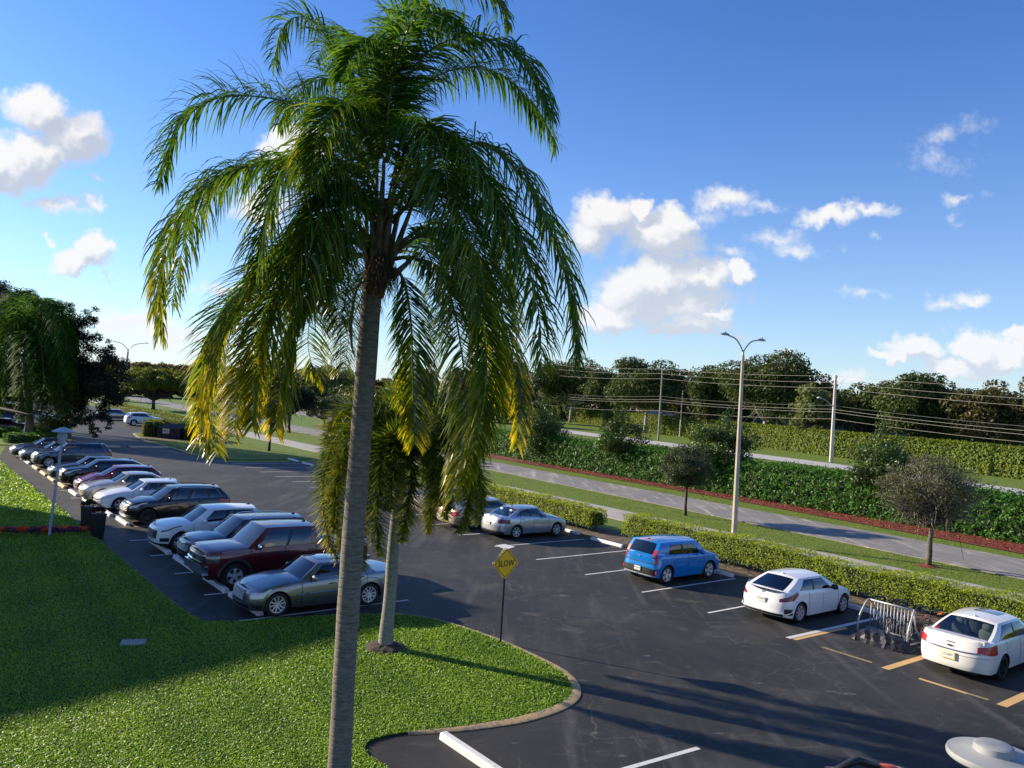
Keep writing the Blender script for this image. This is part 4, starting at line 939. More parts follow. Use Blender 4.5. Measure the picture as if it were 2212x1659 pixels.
def frond(parent, P, n_leaf=150, length=.85, droop=1.0, yel=0.0, m=None, fox=False, w=.030, name='frond', flat=0.0, start=.16, seg=4, upb=.35, rachis=.022):
    """one palm frond: a curved stalk and many narrow leaflets that bend under their weight"""
    N = 60; C, L = bez(P, N); T = nrm(np.gradient(C, axis=0)); m = m or M_QL
    up = np.array([0, 0, 1.]); S = np.cross(T, up); bad = np.linalg.norm(S, axis=1) < .25
    if bad.any():
        good = S[~bad].mean(0) if (~bad).any() else np.array([1., 0, 0]); S[bad] = good
    for k in range(3): S[:, k] = np.convolve(np.pad(S[:, k], 5, mode='edge'), np.ones(11) / 11, 'valid')
    S = nrm(S - T * np.sum(S * T, 1, keepdims=True)); U = nrm(np.cross(S, T))
    n = n_leaf * 2
    u = np.clip(start + (1 - start) * (np.repeat(np.arange(n_leaf), 2) + rng.uniform(-.3, .3, n)) / n_leaf, 0, 1)
    idx = np.clip((u * (N - 1)), 0, N - 1.001); i0 = idx.astype(int); fr = (idx - i0)[:, None]
    c = C[i0] * (1 - fr) + C[i0 + 1] * fr; t = T[i0]; s_ = S[i0]; uu = U[i0]
    side = np.tile([1., -1.], n_leaf)[:, None]
    prof = np.interp(u, [start, start + .12, .45, .8, 1.0], [.55, .85, 1.0, .75, .34]); ln = length * prof * rng.uniform(.82, 1.12, n)
    if fox:
        a = rng.uniform(0, 2 * math.pi, n)[:, None]; d = nrm((np.cos(a) * s_ + np.sin(a) * uu) + t * rng.uniform(.25, .7, (n, 1)))
    else:
        lift = rng.uniform(-.25, upb, (n, 1)) * 1.6 * (1 - flat) + flat * .25
        d = nrm(s_ * side + uu * lift + t * rng.uniform(.45, .85, (n, 1)) + rng.normal(0, .06, (n, 3)))
    p = c.copy(); pts = [p]; g = np.array([0, 0, -1.]); k_ = droop * rng.uniform(.7, 1.3, (n, 1))
    dirs = []
    for j in range(seg):
        p = p + d * (ln / seg)[:, None]; pts.append(p); dirs.append(d)
        d = nrm(d + g * k_ * (.55 if not fox else .12) * (1 + j * .35) / seg * 4 * .5)
    pts = np.stack(pts, 1)                                    # n, seg+1, 3
    wv = nrm(np.cross(dirs[0], g + t * .6 + rng.normal(0, .35, (n, 3))))
    ws = np.interp(np.linspace(0, 1, seg + 1), [0, .25, .7, 1], [.45, 1, .75, .06])[None, :, None] * w * .5 * rng.uniform(.75, 1.2, (n, 1, 1))
    A = pts - wv[:, None] * ws; B_ = pts + wv[:, None] * ws
    V = np.stack([A[:, :-1], B_[:, :-1], B_[:, 1:], A[:, 1:]], 2).reshape(-1, 3)     # quads
    r = np.repeat(rng.uniform(0, 1, n), seg)
    ye = np.clip(yel * 1.7 * (u - .5) + rng.normal(0, .16, n) * (yel > .05) + yel * .12, 0, 1) * rng.choice([.35, 1, 1], n)
    ye = np.repeat(ye, seg) * np.tile(np.linspace(.35, 1.2, seg), n); ye = np.clip(ye, 0, 1)
    o = quads_mesh(name, V, m, {'rnd': r, 'yel': ye}, parent)
    st = MB(); rad = np.interp(np.linspace(0, 1, 20), [0, .1, .4, 1], [rachis * 1.9, rachis * 1.1, rachis * .7, rachis * .15])
    Cs = C[np.linspace(0, N - 1, 20).astype(int)]; st.tube(Cs, rad, 5); st.build('frond_stalk', M_RACH, o, smooth=True)
    return o
def trunk_mesh(name, pts, rad, m, parent, n=18, flare=None, ring=0):
    P, L = bez(pts, 60); r = np.interp(np.linspace(0, 1, 60), np.linspace(0, 1, len(rad)), rad)
    if ring: r = r * (1 + .008 * np.sign(np.sin(np.linspace(0, L / ring * 2 * math.pi, 60))))
    o = MB(); o.tube(P, r, n); return o.build(name, m, parent, smooth=True)
def ring_trunk_mat(name, c1, c2, sc=8.0):
    m = bpy.data.materials.new(name); m.use_nodes = True; T = NT_(m.node_tree); b = T.n['Principled BSDF']
    tc = T.new('ShaderNodeTexCoord').outputs['Object']; sp = T.new('ShaderNodeSeparateXYZ', {0: tc}).outputs
    wob = T.noise(tc, 3.5, 3, .5); wob2 = T.noise(tc, 1.1, 3, .6)
    zz = T.m('ADD', T.m('MULTIPLY', sp[2], sc), T.m('MULTIPLY', wob, .9))
    fr = T.m('FRACT', zz); line = T.smooth(T.m('ABSOLUTE', T.m('SUBTRACT', fr, .5)), .36, .5)
    n = T.noise(T.new('ShaderNodeMapping', {'Vector': tc, 'Scale': (1, 1, 3)}).outputs[0], 9, 5, .65)
    c = T.mix(T.smooth(n, .35, .68), c1, c2); c = T.mix(T.m('MULTIPLY', T.m('MULTIPLY', line, T.smooth(wob2, .42, .66)), .6), c, [v * .3 for v in c1])
    sp2 = T.noise(tc, 26, 3, .6); c = T.mix(T.smooth(sp2, .68, .76), c, (.34, .33, .29))
    T.l.new(c, b.inputs['Base Color']); b.inputs['Roughness'].default_value = .9
    bn = T.new('ShaderNodeBump', {'Height': T.m('ADD', T.m('MULTIPLY', line, -1.0), T.m('MULTIPLY', n, .6)), 'Strength': .45, 'Distance': .010}); T.l.new(bn.outputs[0], b.inputs['Normal'])
    return m
M_QT = ring_trunk_mat('queen_palm_bark', (.13, .108, .086), (.22, .19, .155), 7.5); M_FT = ring_trunk_mat('foxtail_bark', (.17, .16, .135), (.28, .26, .22), 5.5)

# ---- the tall queen palm in front
YQ = 12.6
def Q(px, py, dy=0): 
    v = atY(px, py, YQ + dy); return (v.x, v.y, v.z)
b0 = atY(733, 1650, YQ); base = Vector((b0.x - .05, b0.y, 0))
queen = thing('queen_palm', 'tall queen palm with grey ringed trunk and drooping green fronds with yellow tips', 'palm tree', base)
def Qc(*a): return tuple(Vector(Q(*a)) - base)
bw = b0 - base
trunk_mesh('trunk', [(0, 0, 0), tuple(bw), Qc(744, 1450), Qc(760, 1200), Qc(775, 1000), Qc(789, 820), Qc(803, 640), Qc(812, 560)], [.20, .178, .172, .175, .172, .168, .165, .158, .15], M_QT, queen, 24, ring=.13)
# boots: old split leaf bases round the growing point
def boots():
    for (x0, y0, x1, y1, w_, dy) in ((800, 600, 768, 440, .07, -.08), (810, 590, 800, 400, .08, -.14), (815, 590, 830, 340, .09, -.16), (825, 590, 862, 330, .08, -.12), (835, 590, 900, 420, .075, -.06), (812, 560, 815, 300, .06, .05), (838, 560, 885, 360, .06, .08), (795, 560, 785, 350, .05, .05), (828, 500, 870, 280, .05, -.05), (845, 600, 905, 545, .07, -.03)):
        o = MB(); a, b_ = np.array(Qc(x0, y0, dy * .5)), np.array(Qc(x1, y1, dy * 1.4)); pts = [a + (b_ - a) * t + np.array([0, 0, .0]) for t in np.linspace(0, 1, 7)]
        o.tube(pts, np.interp(np.linspace(0, 1, 7), [0, .3, 1], [w_ * 1.5, w_ * 1.15, w_ * .45]), 8, flat=.6); o.build('frond_base', M_BOOT, queen, smooth=True)
    o = MB(); o.tube([Qc(806, 640), Qc(812, 600), Qc(818, 560), Qc(824, 500), Qc(830, 430)], [.165, .20, .19, .15, .09], 14); o.build('fibre_sheath', M_FIB, queen, smooth=True)
    # dry flower stalks
    o = MB()
    for k in range(150):
        a = rng.uniform(-.9, 1.0); r_ = rng.uniform(.08, .24); p = np.array(Qc(835, 575)) + np.array([r_ * math.sin(a) * .9, -abs(r_ * math.cos(a)) - .10, rng.uniform(-.05, .22)])
        q = p + np.array([rng.normal(.05, .10), rng.normal(0, .06), -rng.uniform(.25, .62)]); mid = (p + q) / 2 + np.array([rng.normal(0, .05), -.05, .05])
        o.tube([p, mid, q], [.006, .005, .003], 3, cap=False)
    o.build('dry_flower_stalks', M_SEED, queen)['kind'] = 'stuff'
    for (pts, w_) in (([(782, 600), (765, 640), (757, 700), (760, 750), (768, 778)], .075), ([(800, 600), (775, 615), (762, 628)], .05), ([(865, 600), (880, 620), (905, 625)], .035), ([(868, 620), (872, 690), (870, 730), (866, 760)], .03), ([(785, 340), (784, 300), (787, 240)], .04), ([(745, 375), (738, 330), (722, 285)], .035), ([(872, 490), (925, 478), (960, 500), (972, 540)], .02)):
        o = MB(); k_ = len(pts); o.tube([Qc(x, y, -.2) for x, y in pts], np.interp(np.linspace(0, 1, k_), [0, .5, 1], [w_ * .5, w_, w_ * .15]), 6, flat=.35); o.build('dry_spathe', M_BOOT, queen, smooth=True)
boots()
QF = [  # screen path start..tip with depth offsets, yellowing, droop, leaflet length, upward bias
 ([(800, 380, 0), (720, 270, -.1), (600, 215, -.2), (470, 212, -.3), (385, 275, -.4), (345, 400, -.4)], 0, 1.1, .85, .9),
 ([(800, 450, 0), (720, 355, -.2), (600, 345, -.5), (470, 385, -.8), (380, 480, -1.0), (345, 610, -1.1), (350, 730, -1.1)], .35, 1.4, .9, .4),
 ([(800, 440, 0), (715, 370, .3), (590, 350, .6), (470, 400, .8), (400, 520, .9), (370, 660, .9)], .15, 1.4, .85, .3),
 ([(805, 520, 0), (720, 500, .4), (590, 560, .9), (480, 680, 1.2), (450, 830, 1.3), (470, 980, 1.3)], .75, 1.0, .72, .2),
 ([(805, 480, -.1), (740, 410, -.6), (680, 440, -1.1), (630, 560, -1.4), (600, 700, -1.5), (575, 800, -1.5)], .4, 1.2, .85, .4),
 ([(800, 520, 0), (720, 480, -.5), (630, 540, -.9), (570, 680, -1.2), (550, 820, -1.2), (545, 920, -1.2)], .85, 1.0, .75, .2),
 ([(795, 540, 0), (700, 510, -.3), (560, 600, -.8), (470, 720, -1.0), (435, 860, -1.1), (455, 970, -1.1)], .7, 1.1, .7, .3),
 ([(810, 560, 0), (760, 520, .5), (690, 600, 1.0), (665, 740, 1.3), (690, 830, 1.4)], .5, 1.2, .7, .2),
 ([(810, 560, .1), (770, 560, .9), (740, 680, 1.6), (735, 800, 1.9)], .4, 1.2, .7, .2),
 ([(812, 380, 0), (770, 220, 0), (710, 90, .1), (660, 35, .2), (610, 60, .3), (590, 140, .4)], 0, 1.2, .75, .5),
 ([(820, 330, 0), (800, 180, .5), (770, 90, 1.0), (720, 70, 1.5), (680, 130, 1.9)], 0, 1.2, .75, .4),
 ([(825, 330, 0), (840, 150, 0), (880, 20, -.1), (960, -50, -.2), (1050, -30, -.3), (1100, 50, -.3)], 0, 1.1, .8, .5),
 ([(835, 350, 0), (870, 190, -.4), (940, 100, -.8), (1040, 80, -1.1), (1130, 130, -1.3), (1190, 250, -1.4)], 0, 1.3, .85, .5),
 ([(835, 350, 0), (890, 210, .3), (980, 150, .6), (1080, 160, .9), (1160, 240, 1.0), (1200, 320, 1.1)], 0, 1.3, .8, .4),
 ([(830, 330, -.1), (850, 160, -.7), (890, 50, -1.3), (950, 30, -1.8), (1010, 90, -2.1)], 0, 1.3, .8, .4),
 ([(822, 340, 0), (825, 180, .8), (850, 60, 1.4), (900, 10, 1.9), (960, 60, 2.2)], 0, 1.2, .75, .4),
 ([(815, 370, -.1), (770, 260, -.7), (730, 230, -1.2), (690, 280, -1.6), (670, 400, -1.8)], .1, 1.3, .8, .4),
 ([(850, 440, 0), (930, 350, -.2), (1030, 310, -.4), (1120, 370, -.6), (1190, 500, -.8), (1235, 650, -.9), (1245, 780, -.9)], .1, 1.4, .9, .4),
 ([(850, 470, 0), (940, 400, -.7), (1030, 390, -1.2), (1110, 500, -1.6), (1160, 650, -1.8), (1170, 790, -1.8)], .15, 1.4, .9, .4),
 ([(850, 480, 0), (920, 400, -1.0), (980, 420, -1.6), (1030, 530, -2.0), (1050, 680, -2.2)], .1, 1.4, .85, .4),
 ([(858, 530, 0), (950, 480, .4), (1040, 560, .7), (1090, 700, .9), (1120, 850, 1.0), (1115, 960, 1.0)], .8, 1.2, .75, .2),
 ([(858, 540, 0), (940, 500, -.4), (1010, 600, -.7), (1050, 760, -.9), (1040, 900, -1.0), (1000, 1040, -1.0)], .55, 1.4, .75, .2),
 ([(850, 560, 0), (900, 560, -.3), (965, 620, -.6), (1000, 780, -.9), (1005, 930, -1.0), (975, 1080, -1.0)], .6, 1.5, .7, .1),
 ([(845, 580, .1), (870, 600, .2), (887, 690, .4), (892, 820, .5), (895, 960, .5)], .7, .8, .75, .1),
 ([(845, 560, .2), (900, 520, 1.0), (945, 600, 1.6), (955, 740, 1.9)], .1, .7, .65, .1),
 ([(840, 560, .2), (800, 600, 1.2), (760, 700, 1.8), (745, 800, 2.0)], .3, 1.0, .65, .1),
 ([(805, 420, 0), (760, 360, -.7), (715, 400, -1.2), (695, 520, -1.5), (700, 660, -1.6)], .2, 1.3, .8, .5),
 ([(805, 470, 0), (765, 430, -.8), (735, 480, -1.2), (722, 590, -1.4), (735, 700, -1.4)], .3, 1.3, .75, .4),
 ([(855, 430, 0), (905, 370, -.7), (950, 420, -1.2), (980, 550, -1.5), (985, 690, -1.5)], .2, 1.4, .8, .4),
 ([(815, 350, 0), (780, 250, -.4), (745, 240, -.9), (715, 320, -1.3), (705, 440, -1.5)], 0, 1.3, .8, .5),
 ([(850, 380, 0), (900, 280, -.9), (940, 290, -1.5), (965, 390, -1.9), (970, 500, -2.0)], 0, 1.4, .8, .5),
 ([(815, 420, 0), (770, 330, -.5), (700, 310, -1.0), (620, 370, -1.4), (570, 500, -1.5), (555, 620, -1.5)], .2, 1.4, .85, .4),
 ([(815, 460, 0), (760, 400, -.7), (710, 430, -1.3), (670, 540, -1.7), (650, 680, -1.8)], .3, 1.4, .8, .3),
 ([(845, 400, 0), (900, 310, -.6), (970, 300, -1.1), (1040, 380, -1.4), (1080, 520, -1.6), (1090, 650, -1.6)], .1, 1.5, .85, .4),
 ([(845, 420, 0), (900, 340, .4), (990, 340, .9), (1070, 430, 1.3), (1110, 580, 1.5), (1115, 700, 1.5)], .1, 1.4, .85, .3),
 ([(830, 330, 0), (835, 200, -.5), (820, 110, -1.0), (780, 100, -1.5), (740, 160, -1.8)], 0, 1.3, .8, .5),
 ([(825, 340, 0), (790, 220, .2), (730, 170, .4), (650, 190, .6), (600, 270, .7)], 0, 1.3, .75, .4),
]
QF += [([(805, 520, 0), (735, 470, -.3), (600, 560, -.7), (500, 690, -.9), (455, 830, -1.0), (450, 930, -1.0)], .9, 1.0, .8, .2),
 ([(805, 530, .1), (740, 500, .3), (640, 580, .5), (560, 700, .7), (520, 830, .8), (505, 940, .8)], 1.0, 1.0, .8, .2),
 ([(808, 540, 0), (760, 520, -.5), (690, 610, -.9), (630, 740, -1.0), (600, 870, -1.0), (596, 930, -1.0)], .7, 1.0, .75, .2),
 ([(855, 540, .1), (930, 510, .4), (1010, 600, .7), (1060, 740, .9), (1085, 880, 1.0)], .8, 1.0, .75, .2)]
for i, (pth, ye, dr, ln, ub) in enumerate(QF):
    hang = ye >= .5
    frond(queen, [Qc(*p) for p in pth], 200 if hang else 180, ln * (1.18 if hang else 1.06), dr * (.5 if hang else .95), ye, w=.034 if hang else .029, upb=ub, start=.07, flat=.55 if hang else 0)

# ---- foxtail palm behind it
fb = at(832, 1402); fox = thing('foxtail_palm', 'short foxtail palm with bushy brush like fronds behind the tall palm trunk', 'palm tree', fb)
YF = fb.y
def Fc(px, py, dy=0): v = atY(px, py, YF + dy); return tuple(v - fb)
trunk_mesh('trunk', [(0, 0, -.02), Fc(835, 1360), Fc(843, 1280), Fc(850, 1180), Fc(868, 1000)], [.20, .165, .16, .155, .14, .11], M_FT, fox, 18)
o = MB(); o.lathe([(.62, -.0), (.45, .07), (.25, .13), (.15, .14)], (0, 0, .03), 20); V = o.v[0]; V[:, 2] += rng.normal(0, .012, len(V)); tag(o.build('mulch_ring', mat('dark_mulch', (.035, .025, .018), .95, col2=(.08, .06, .04), vscale=20, bump=1), None, smooth=False, loc=fb), 'dark mulch ring round the foot of the foxtail palm', 'mulch ring', kind=None)
for pth, ye in (([(865, 960, 0), (800, 900, -.2), (735, 930, -.4), (700, 1030, -.6), (705, 1140, -.7), (730, 1210, -.7)], .5), ([(865, 980, 0), (800, 940, .4), (740, 980, .8), (725, 1080, 1.0), (735, 1180, 1.0)], .35),
                ([(865, 990, 0), (820, 960, -.6), (780, 1010, -1.0), (765, 1110, -1.2), (785, 1230, -1.2)], .15), ([(868, 980, 0), (850, 930, -.7), (825, 990, -1.3), (815, 1110, -1.6), (822, 1200, -1.6)], .2),
                ([(868, 990, 0), (880, 960, -.6), (888, 1050, -1.1), (868, 1170, -1.3)], .2), ([(868, 970, 0), (920, 920, .2), (975, 950, .4), (1020, 1030, .6), (1030, 1130, .7)], .1),
                ([(868, 960, 0), (900, 890, .2), (945, 860, .3), (990, 880, .5), (1020, 950, .6)], .35), ([(868, 990, 0), (920, 960, -.4), (955, 1030, -.7), (965, 1120, -.9)], .1),
                ([(868, 980, 0), (940, 930, -.2), (1000, 980, -.4), (1010, 1090, -.6), (990, 1150, -.6)], .1), ([(868, 960, 0), (850, 870, .5), (880, 830, 1.0), (930, 880, 1.6)], .3),
                ([(868, 990, .1), (830, 960, 1.0), (800, 1050, 1.6), (790, 1150, 1.8)], .1), ([(868, 990, .1), (910, 960, 1.0), (930, 1060, 1.6), (925, 1150, 1.8)], .1), ([(868, 950, 0), (790, 880, .1), (735, 890, .2), (700, 960, .3)], .6), ([(868, 960, 0), (810, 905, -.4), (760, 940, -.8), (728, 1040, -1.0), (722, 1150, -1.0)], .4), ([(868, 960, 0), (820, 920, .8), (770, 930, 1.3), (735, 1000, 1.6), (715, 1090, 1.8)], .4),
                ([(868, 970, 0), (930, 900, -.4), (990, 930, -.8), (1035, 1020, -1.0), (1040, 1110, -1.0)], .2), ([(868, 980, 0), (905, 930, -.8), (940, 980, -1.2), (940, 1080, -1.4)], .1), ([(868, 980, 0), (855, 940, -.9), (850, 1010, -1.4), (838, 1100, -1.6)], .2), ([(868, 970, 0), (960, 930, .8), (1010, 1010, 1.2), (1020, 1110, 1.4)], .1)):
    frond(fox, [Fc(*p) for p in pth], 480, .58, .8, min(ye + .22, 1), M_FX, fox=True, w=.036, seg=3, start=.04)

# ---- queen palms by the clipped hedges at the far left
def small_palm(nm, lab, basep, trunkpts, fr, Yd, m=M_QD, n=90, w=.06, ln=.9):
    t = thing(nm, lab, 'palm tree', basep); f = lambda px, py, dy=0: tuple(atY(px, py, Yd + dy) - basep)
    trunk_mesh('trunk', [(0, 0, 0)] + [f(*p) for p in trunkpts], [.42, .33, .29, .27, .25], M_QT, t, 14)
    cx_, cy_ = fr[0][0][0][:2]
    for k in range(11):
        a = 2 * math.pi * k / 11 + rng.uniform(-.15, .15); e = rng.uniform(.2, 1.0); rx = rng.uniform(75, 105) * math.cos(a); dy_ = 4.2 * math.sin(a)
        fr = fr + [([(cx_, cy_, 0), (cx_ + rx * .45, cy_ - 30 - 60 * e, dy_ * .4), (cx_ + rx * .85, cy_ - 10 - 40 * e, dy_ * .8), (cx_ + rx * 1.05, cy_ + 60 - 20 * e, dy_), (cx_ + rx * 1.08, cy_ + 150 - 40 * e, dy_)], .25 * (1 - e))]
    for pth, ye in fr: frond(t, [f(*p) for p in pth], n, ln, 1.3, ye, m, w=w, seg=3, rachis=.04)
    return t
Yl = 46
lp = at(64, 948); lp = Vector((atY(62, 946, 76).x, 76, 0))
crown = (60, 745)
small_palm('queen_palm', 'queen palm with pale trunk nearer the dark cars, drooping crown at the left edge', Vector((atY(60, 948, 76).x, 76, 0)), [(64, 900), (58, 820), (55, 760)],
   [([(60, 770, 0), (90, 700, 0), (130, 690, 0), (155, 760, 0), (160, 850, 0)], 0), ([(60, 770, 0), (40, 690, 0), (10, 660, 0), (-30, 700, 0)], .1), ([(60, 770, 0), (80, 680, -1), (110, 660, -2), (140, 720, -3), (150, 820, -3)], 0),
    ([(60, 780, 0), (95, 740, -1), (125, 800, -2), (140, 905, -3)], .5), ([(60, 780, 0), (85, 760, -1), (105, 820, -2), (110, 910, -2)], .7), ([(60, 770, 0), (50, 690, -1), (80, 650, -2), (120, 670, -3), (135, 740, -3)], .1),
    ([(60, 780, 0), (30, 740, -1), (5, 790, -2), (-10, 880, -2)], 0), ([(60, 780, 0), (70, 740, -2), (85, 800, -3), (88, 880, -3)], .6), ([(60, 770, 0), (20, 690, 1), (-20, 720, 2), (-40, 800, 2)], 0), ([(60, 770, 0), (100, 710, 1), (150, 730, 2), (172, 810, 2), (170, 880, 2)], 0),
    ([(60, 770, 0), (60, 680, 1), (45, 640, 2), (10, 650, 3)], .1), ([(60, 780, 0), (50, 770, -2), (40, 840, -3), (45, 900, -3)], .3)], 76, ln=2.3, w=.10, n=170)
small_palm('queen_palm', 'queen palm with pale trunk behind the low hedge, left of the other palm', Vector((atY(44, 931, 84).x, 84, 0)), [(46, 880), (38, 800), (30, 720)],
   [([(30, 720, 0), (60, 660, 0), (95, 650, 0), (110, 700, 0)], .2), ([(30, 720, 0), (10, 650, 0), (-20, 650, 0), (-40, 700, 0)], .2), ([(30, 720, 0), (30, 650, 1), (55, 630, 2), (80, 670, 3)], .2), ([(30, 730, 0), (60, 700, -1), (90, 750, -2), (95, 830, -2)], 0),
    ([(30, 730, 0), (5, 700, -1), (-15, 760, -2), (-20, 830, -2)], 0), ([(30, 730, 0), (35, 700, -2), (45, 760, -3), (45, 840, -3)], .2)], 84, ln=2.2, w=.10, n=150)

# ---- leafy crowns
def leaves(cen, rad, n, size, dens=.55, flat=.85, up=.35):
    """n leaf quads in an ellipsoid clump, more of them towards its shell"""
    d = nrm(rng.normal(0, 1, (n, 3))); r = rng.uniform(dens, 1.0, (n, 1)) ** .7
    c = np.array(cen) + d * r * np.array(rad)
    nr = nrm(d + rng.normal(0, .75, (n, 3)) + np.array([0, 0, up])); a = nrm(np.cross(nr, rng.normal(0, 1, (n, 3)))); b_ = np.cross(nr, a)
    s = size * rng.uniform(.6, 1.35, (n, 1)); 
    V = np.stack([c - a * s, c - b_ * s * .5 * flat, c + a * s, c + b_ * s * .5 * flat], 1)
    return V.reshape(-1, 3)
def clump_crown(name, clumps, per, size, m, parent, shell=.5, yel=0, stray=0):
    VV = []; RR_ = []
    for (c, r) in clumps:
        n = int(per * (r[0] * r[1] + r[0] * r[2] + r[1] * r[2]) / 3 / .8); V = leaves(c, r, max(n, 20), size, shell); VV.append(V); k = len(V) // 4
        RR_.append(np.clip(rng.uniform(0, 1) * .35 + rng.uniform(0, .65, k), 0, 1))
    V = np.concatenate(VV); r_ = np.concatenate(RR_)
    o = quads_mesh(name, V, m, {'rnd': r_, 'yel': np.clip(rng.normal(yel, .25, len(r_)), 0, 1) if yel else np.zeros(len(r_))}, parent)
    return o
def limbs(name, base, fork, tips, r0, m, parent, wob=.15, n=7, sub=0, fr=.55):
    o = MB(); base = np.array(base); fork = np.array(fork)
    P = np.array([base, base * .66 + fork * .34 + rng.normal(0, wob * .1, 3), base * .33 + fork * .67 + rng.normal(0, wob * .1, 3), fork]); o.tube(P, [r0 * 1.25, r0, r0 * .92, r0 * .85], 10)
    tr = o.build('trunk', m, parent, smooth=True)
    o = MB()
    for t in tips:
        t = np.array(t); L = np.linalg.norm(t - fork); mid = fork + (t - fork) * .5 + rng.normal(0, wob * L * .35, 3) + np.array([0, 0, -.04 * L]); q = fork * .7 + mid * .3 + rng.normal(0, .02 * L, 3)
        o.tube([fork - np.array([0, 0, r0 * .4]), q, mid, (mid + t) / 2 + rng.normal(0, .04 * L, 3), t], [r0 * fr, r0 * fr * .8, r0 * fr * .5, r0 * fr * .28, r0 * .05], n)
        for _ in range(sub):
            e = mid + rng.normal(0, 1, 3) * L * .3 + np.array([0, 0, .12 * L]); o.tube([mid, (mid + e) / 2 + rng.normal(0, .04 * L, 3), e], [r0 * fr * .35, r0 * fr * .2, .01], 4, cap=False)
    o.build('limbs', m, parent, smooth=True); return tr
M_BARK = mat('bark_grey', (.15, .125, .10), .95, col2=(.07, .055, .045), vscale=7, thr=(.35, .65), bump=.6, bscale=30)
M_BARKD = mat('bark_dark', (.03, .025, .02), .95, col2=(.07, .055, .045), vscale=8, thr=(.4, .7), bump=.5)
M_BARKP = mat('bark_pale', (.42, .39, .34), .9, col2=(.22, .20, .17), vscale=5, thr=(.4, .65))
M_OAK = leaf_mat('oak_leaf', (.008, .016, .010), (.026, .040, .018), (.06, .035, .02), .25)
M_OLIVE = leaf_mat('buttonwood_leaf', (.075, .085, .05), (.17, .18, .105), (.12, .11, .07), .3)
M_SAGE = leaf_mat('small_oak_leaf', (.035, .052, .026), (.09, .11, .05), None, .25, .5)
M_CLU = leaf_mat('clusia_leaf', (.026, .10, .008), (.075, .21, .018), None, .35, .45, .22)
M_CLUB = leaf_mat('clusia_bush_leaf', (.022, .055, .010), (.075, .125, .026), None, .25, .42, .35)
M_FIC = leaf_mat('ficus_hedge_leaf', (.11, .16, .02), (.20, .255, .032), None, .35)
M_LOW = leaf_mat('low_hedge_leaf', (.19, .27, .016), (.38, .46, .04), (.10, .09, .04), .5)
M_FAR = leaf_mat('far_tree_leaf', (.026, .046, .012), (.085, .115, .026), None, .25)
M_FARO = leaf_mat('far_olive_leaf', (.10, .13, .045), (.20, .24, .09), None, .25)
M_FARB = leaf_mat('far_brown_leaf', (.065, .06, .022), (.14, .125, .05), None, .25)
M_YT = leaf_mat('feathery_leaf', (.06, .095, .014), (.15, .19, .025), None, .45, .5)
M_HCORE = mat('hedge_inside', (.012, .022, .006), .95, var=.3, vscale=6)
def rnd_clumps(c, R_, n, r0, r1, zmin=-.6, shell=.55):
    out = []
    while len(out) < n:
        d = nrm(rng.normal(0, 1, 3)); 
        if d[2] < zmin: continue
        k = rng.uniform(shell, 1) ; r = rng.uniform(r0, r1); out.append((np.array(c) + d * k * (np.array(R_) - r * .6), (r * rng.uniform(.9, 1.3), r * rng.uniform(.9, 1.3), r * rng.uniform(.55, .85))))
    return out
def tree(nm, lab, cat, base, H, R_, cz, nclump, cr, per, size, m, bark, r0, fork=.4, zmin=-.5, grp=None, extra=None, shell=.55, sub=1, wob=.15, cshell=.5, yel=0):
    t = thing(nm, lab, cat, base, group=grp); cl = rnd_clumps((0, 0, cz), R_, nclump, cr[0], cr[1], zmin, shell) + (extra or [])
    tips = [c for c, r in cl]; limbs('t', (0, 0, -.1), (rng.normal(0, .008) * H, rng.normal(0, .01) * H, H * fork), tips, r0, bark, t, wob, 5, sub)
    clump_crown('crown', cl, per, size, m, t, cshell, yel); return t
# two small oaks by the bike path
p = at(1481, 1113); tree('small_oak', 'small round dark green oak on the grass strip left of the concrete lamp post', 'tree', p, 4.6, (1.95, 1.95, 1.75), 2.95, 70, (.30, .55), 1100, .06, M_SAGE, M_BARKD, .085, .42, -.75, sub=3, wob=.25, cshell=.15)
p = at(2005, 1222); ot = tree('small_oak', 'grey green oak with sparse twiggy crown on the grass strip at the right', 'tree', p, 5.2, (2.55, 2.3, 1.95), 3.55, 90, (.28, .58), 760, .055, M_OLIVE, M_BARK, .12, .36, -.62, sub=5, wob=.3, cshell=.1)
o = MB()
for k in range(260):
    d = nrm(rng.normal(0, 1, 3) * np.array([1, 1, .8]) + np.array([0, 0, .45])); a = np.array([0, 0, 3.3]) + d * np.array([1.9, 1.8, 1.6]) * rng.uniform(.5, .95); b_ = a + nrm(d + rng.normal(0, .5, 3)) * rng.uniform(.4, .9)
    o.tube([a, (a + b_) / 2 + rng.normal(0, .06, 3), b_], [.013, .009, .004], 3, cap=False)
o.build('bare_twigs', M_BARKP, ot)['kind'] = 'stuff'
o = MB(); o.lathe([(.55, 0), (.35, .05), (.14, .09)], (0, 0, 0), 16); V = o.v[0]; V[:, 2] += rng.normal(0, .008, len(V)); tag(o.build('mulch_ring', M_MULCH, None, loc=p + Vector((0, 0, -.03))), 'red mulch ring at the foot of the grey green oak', 'mulch ring')
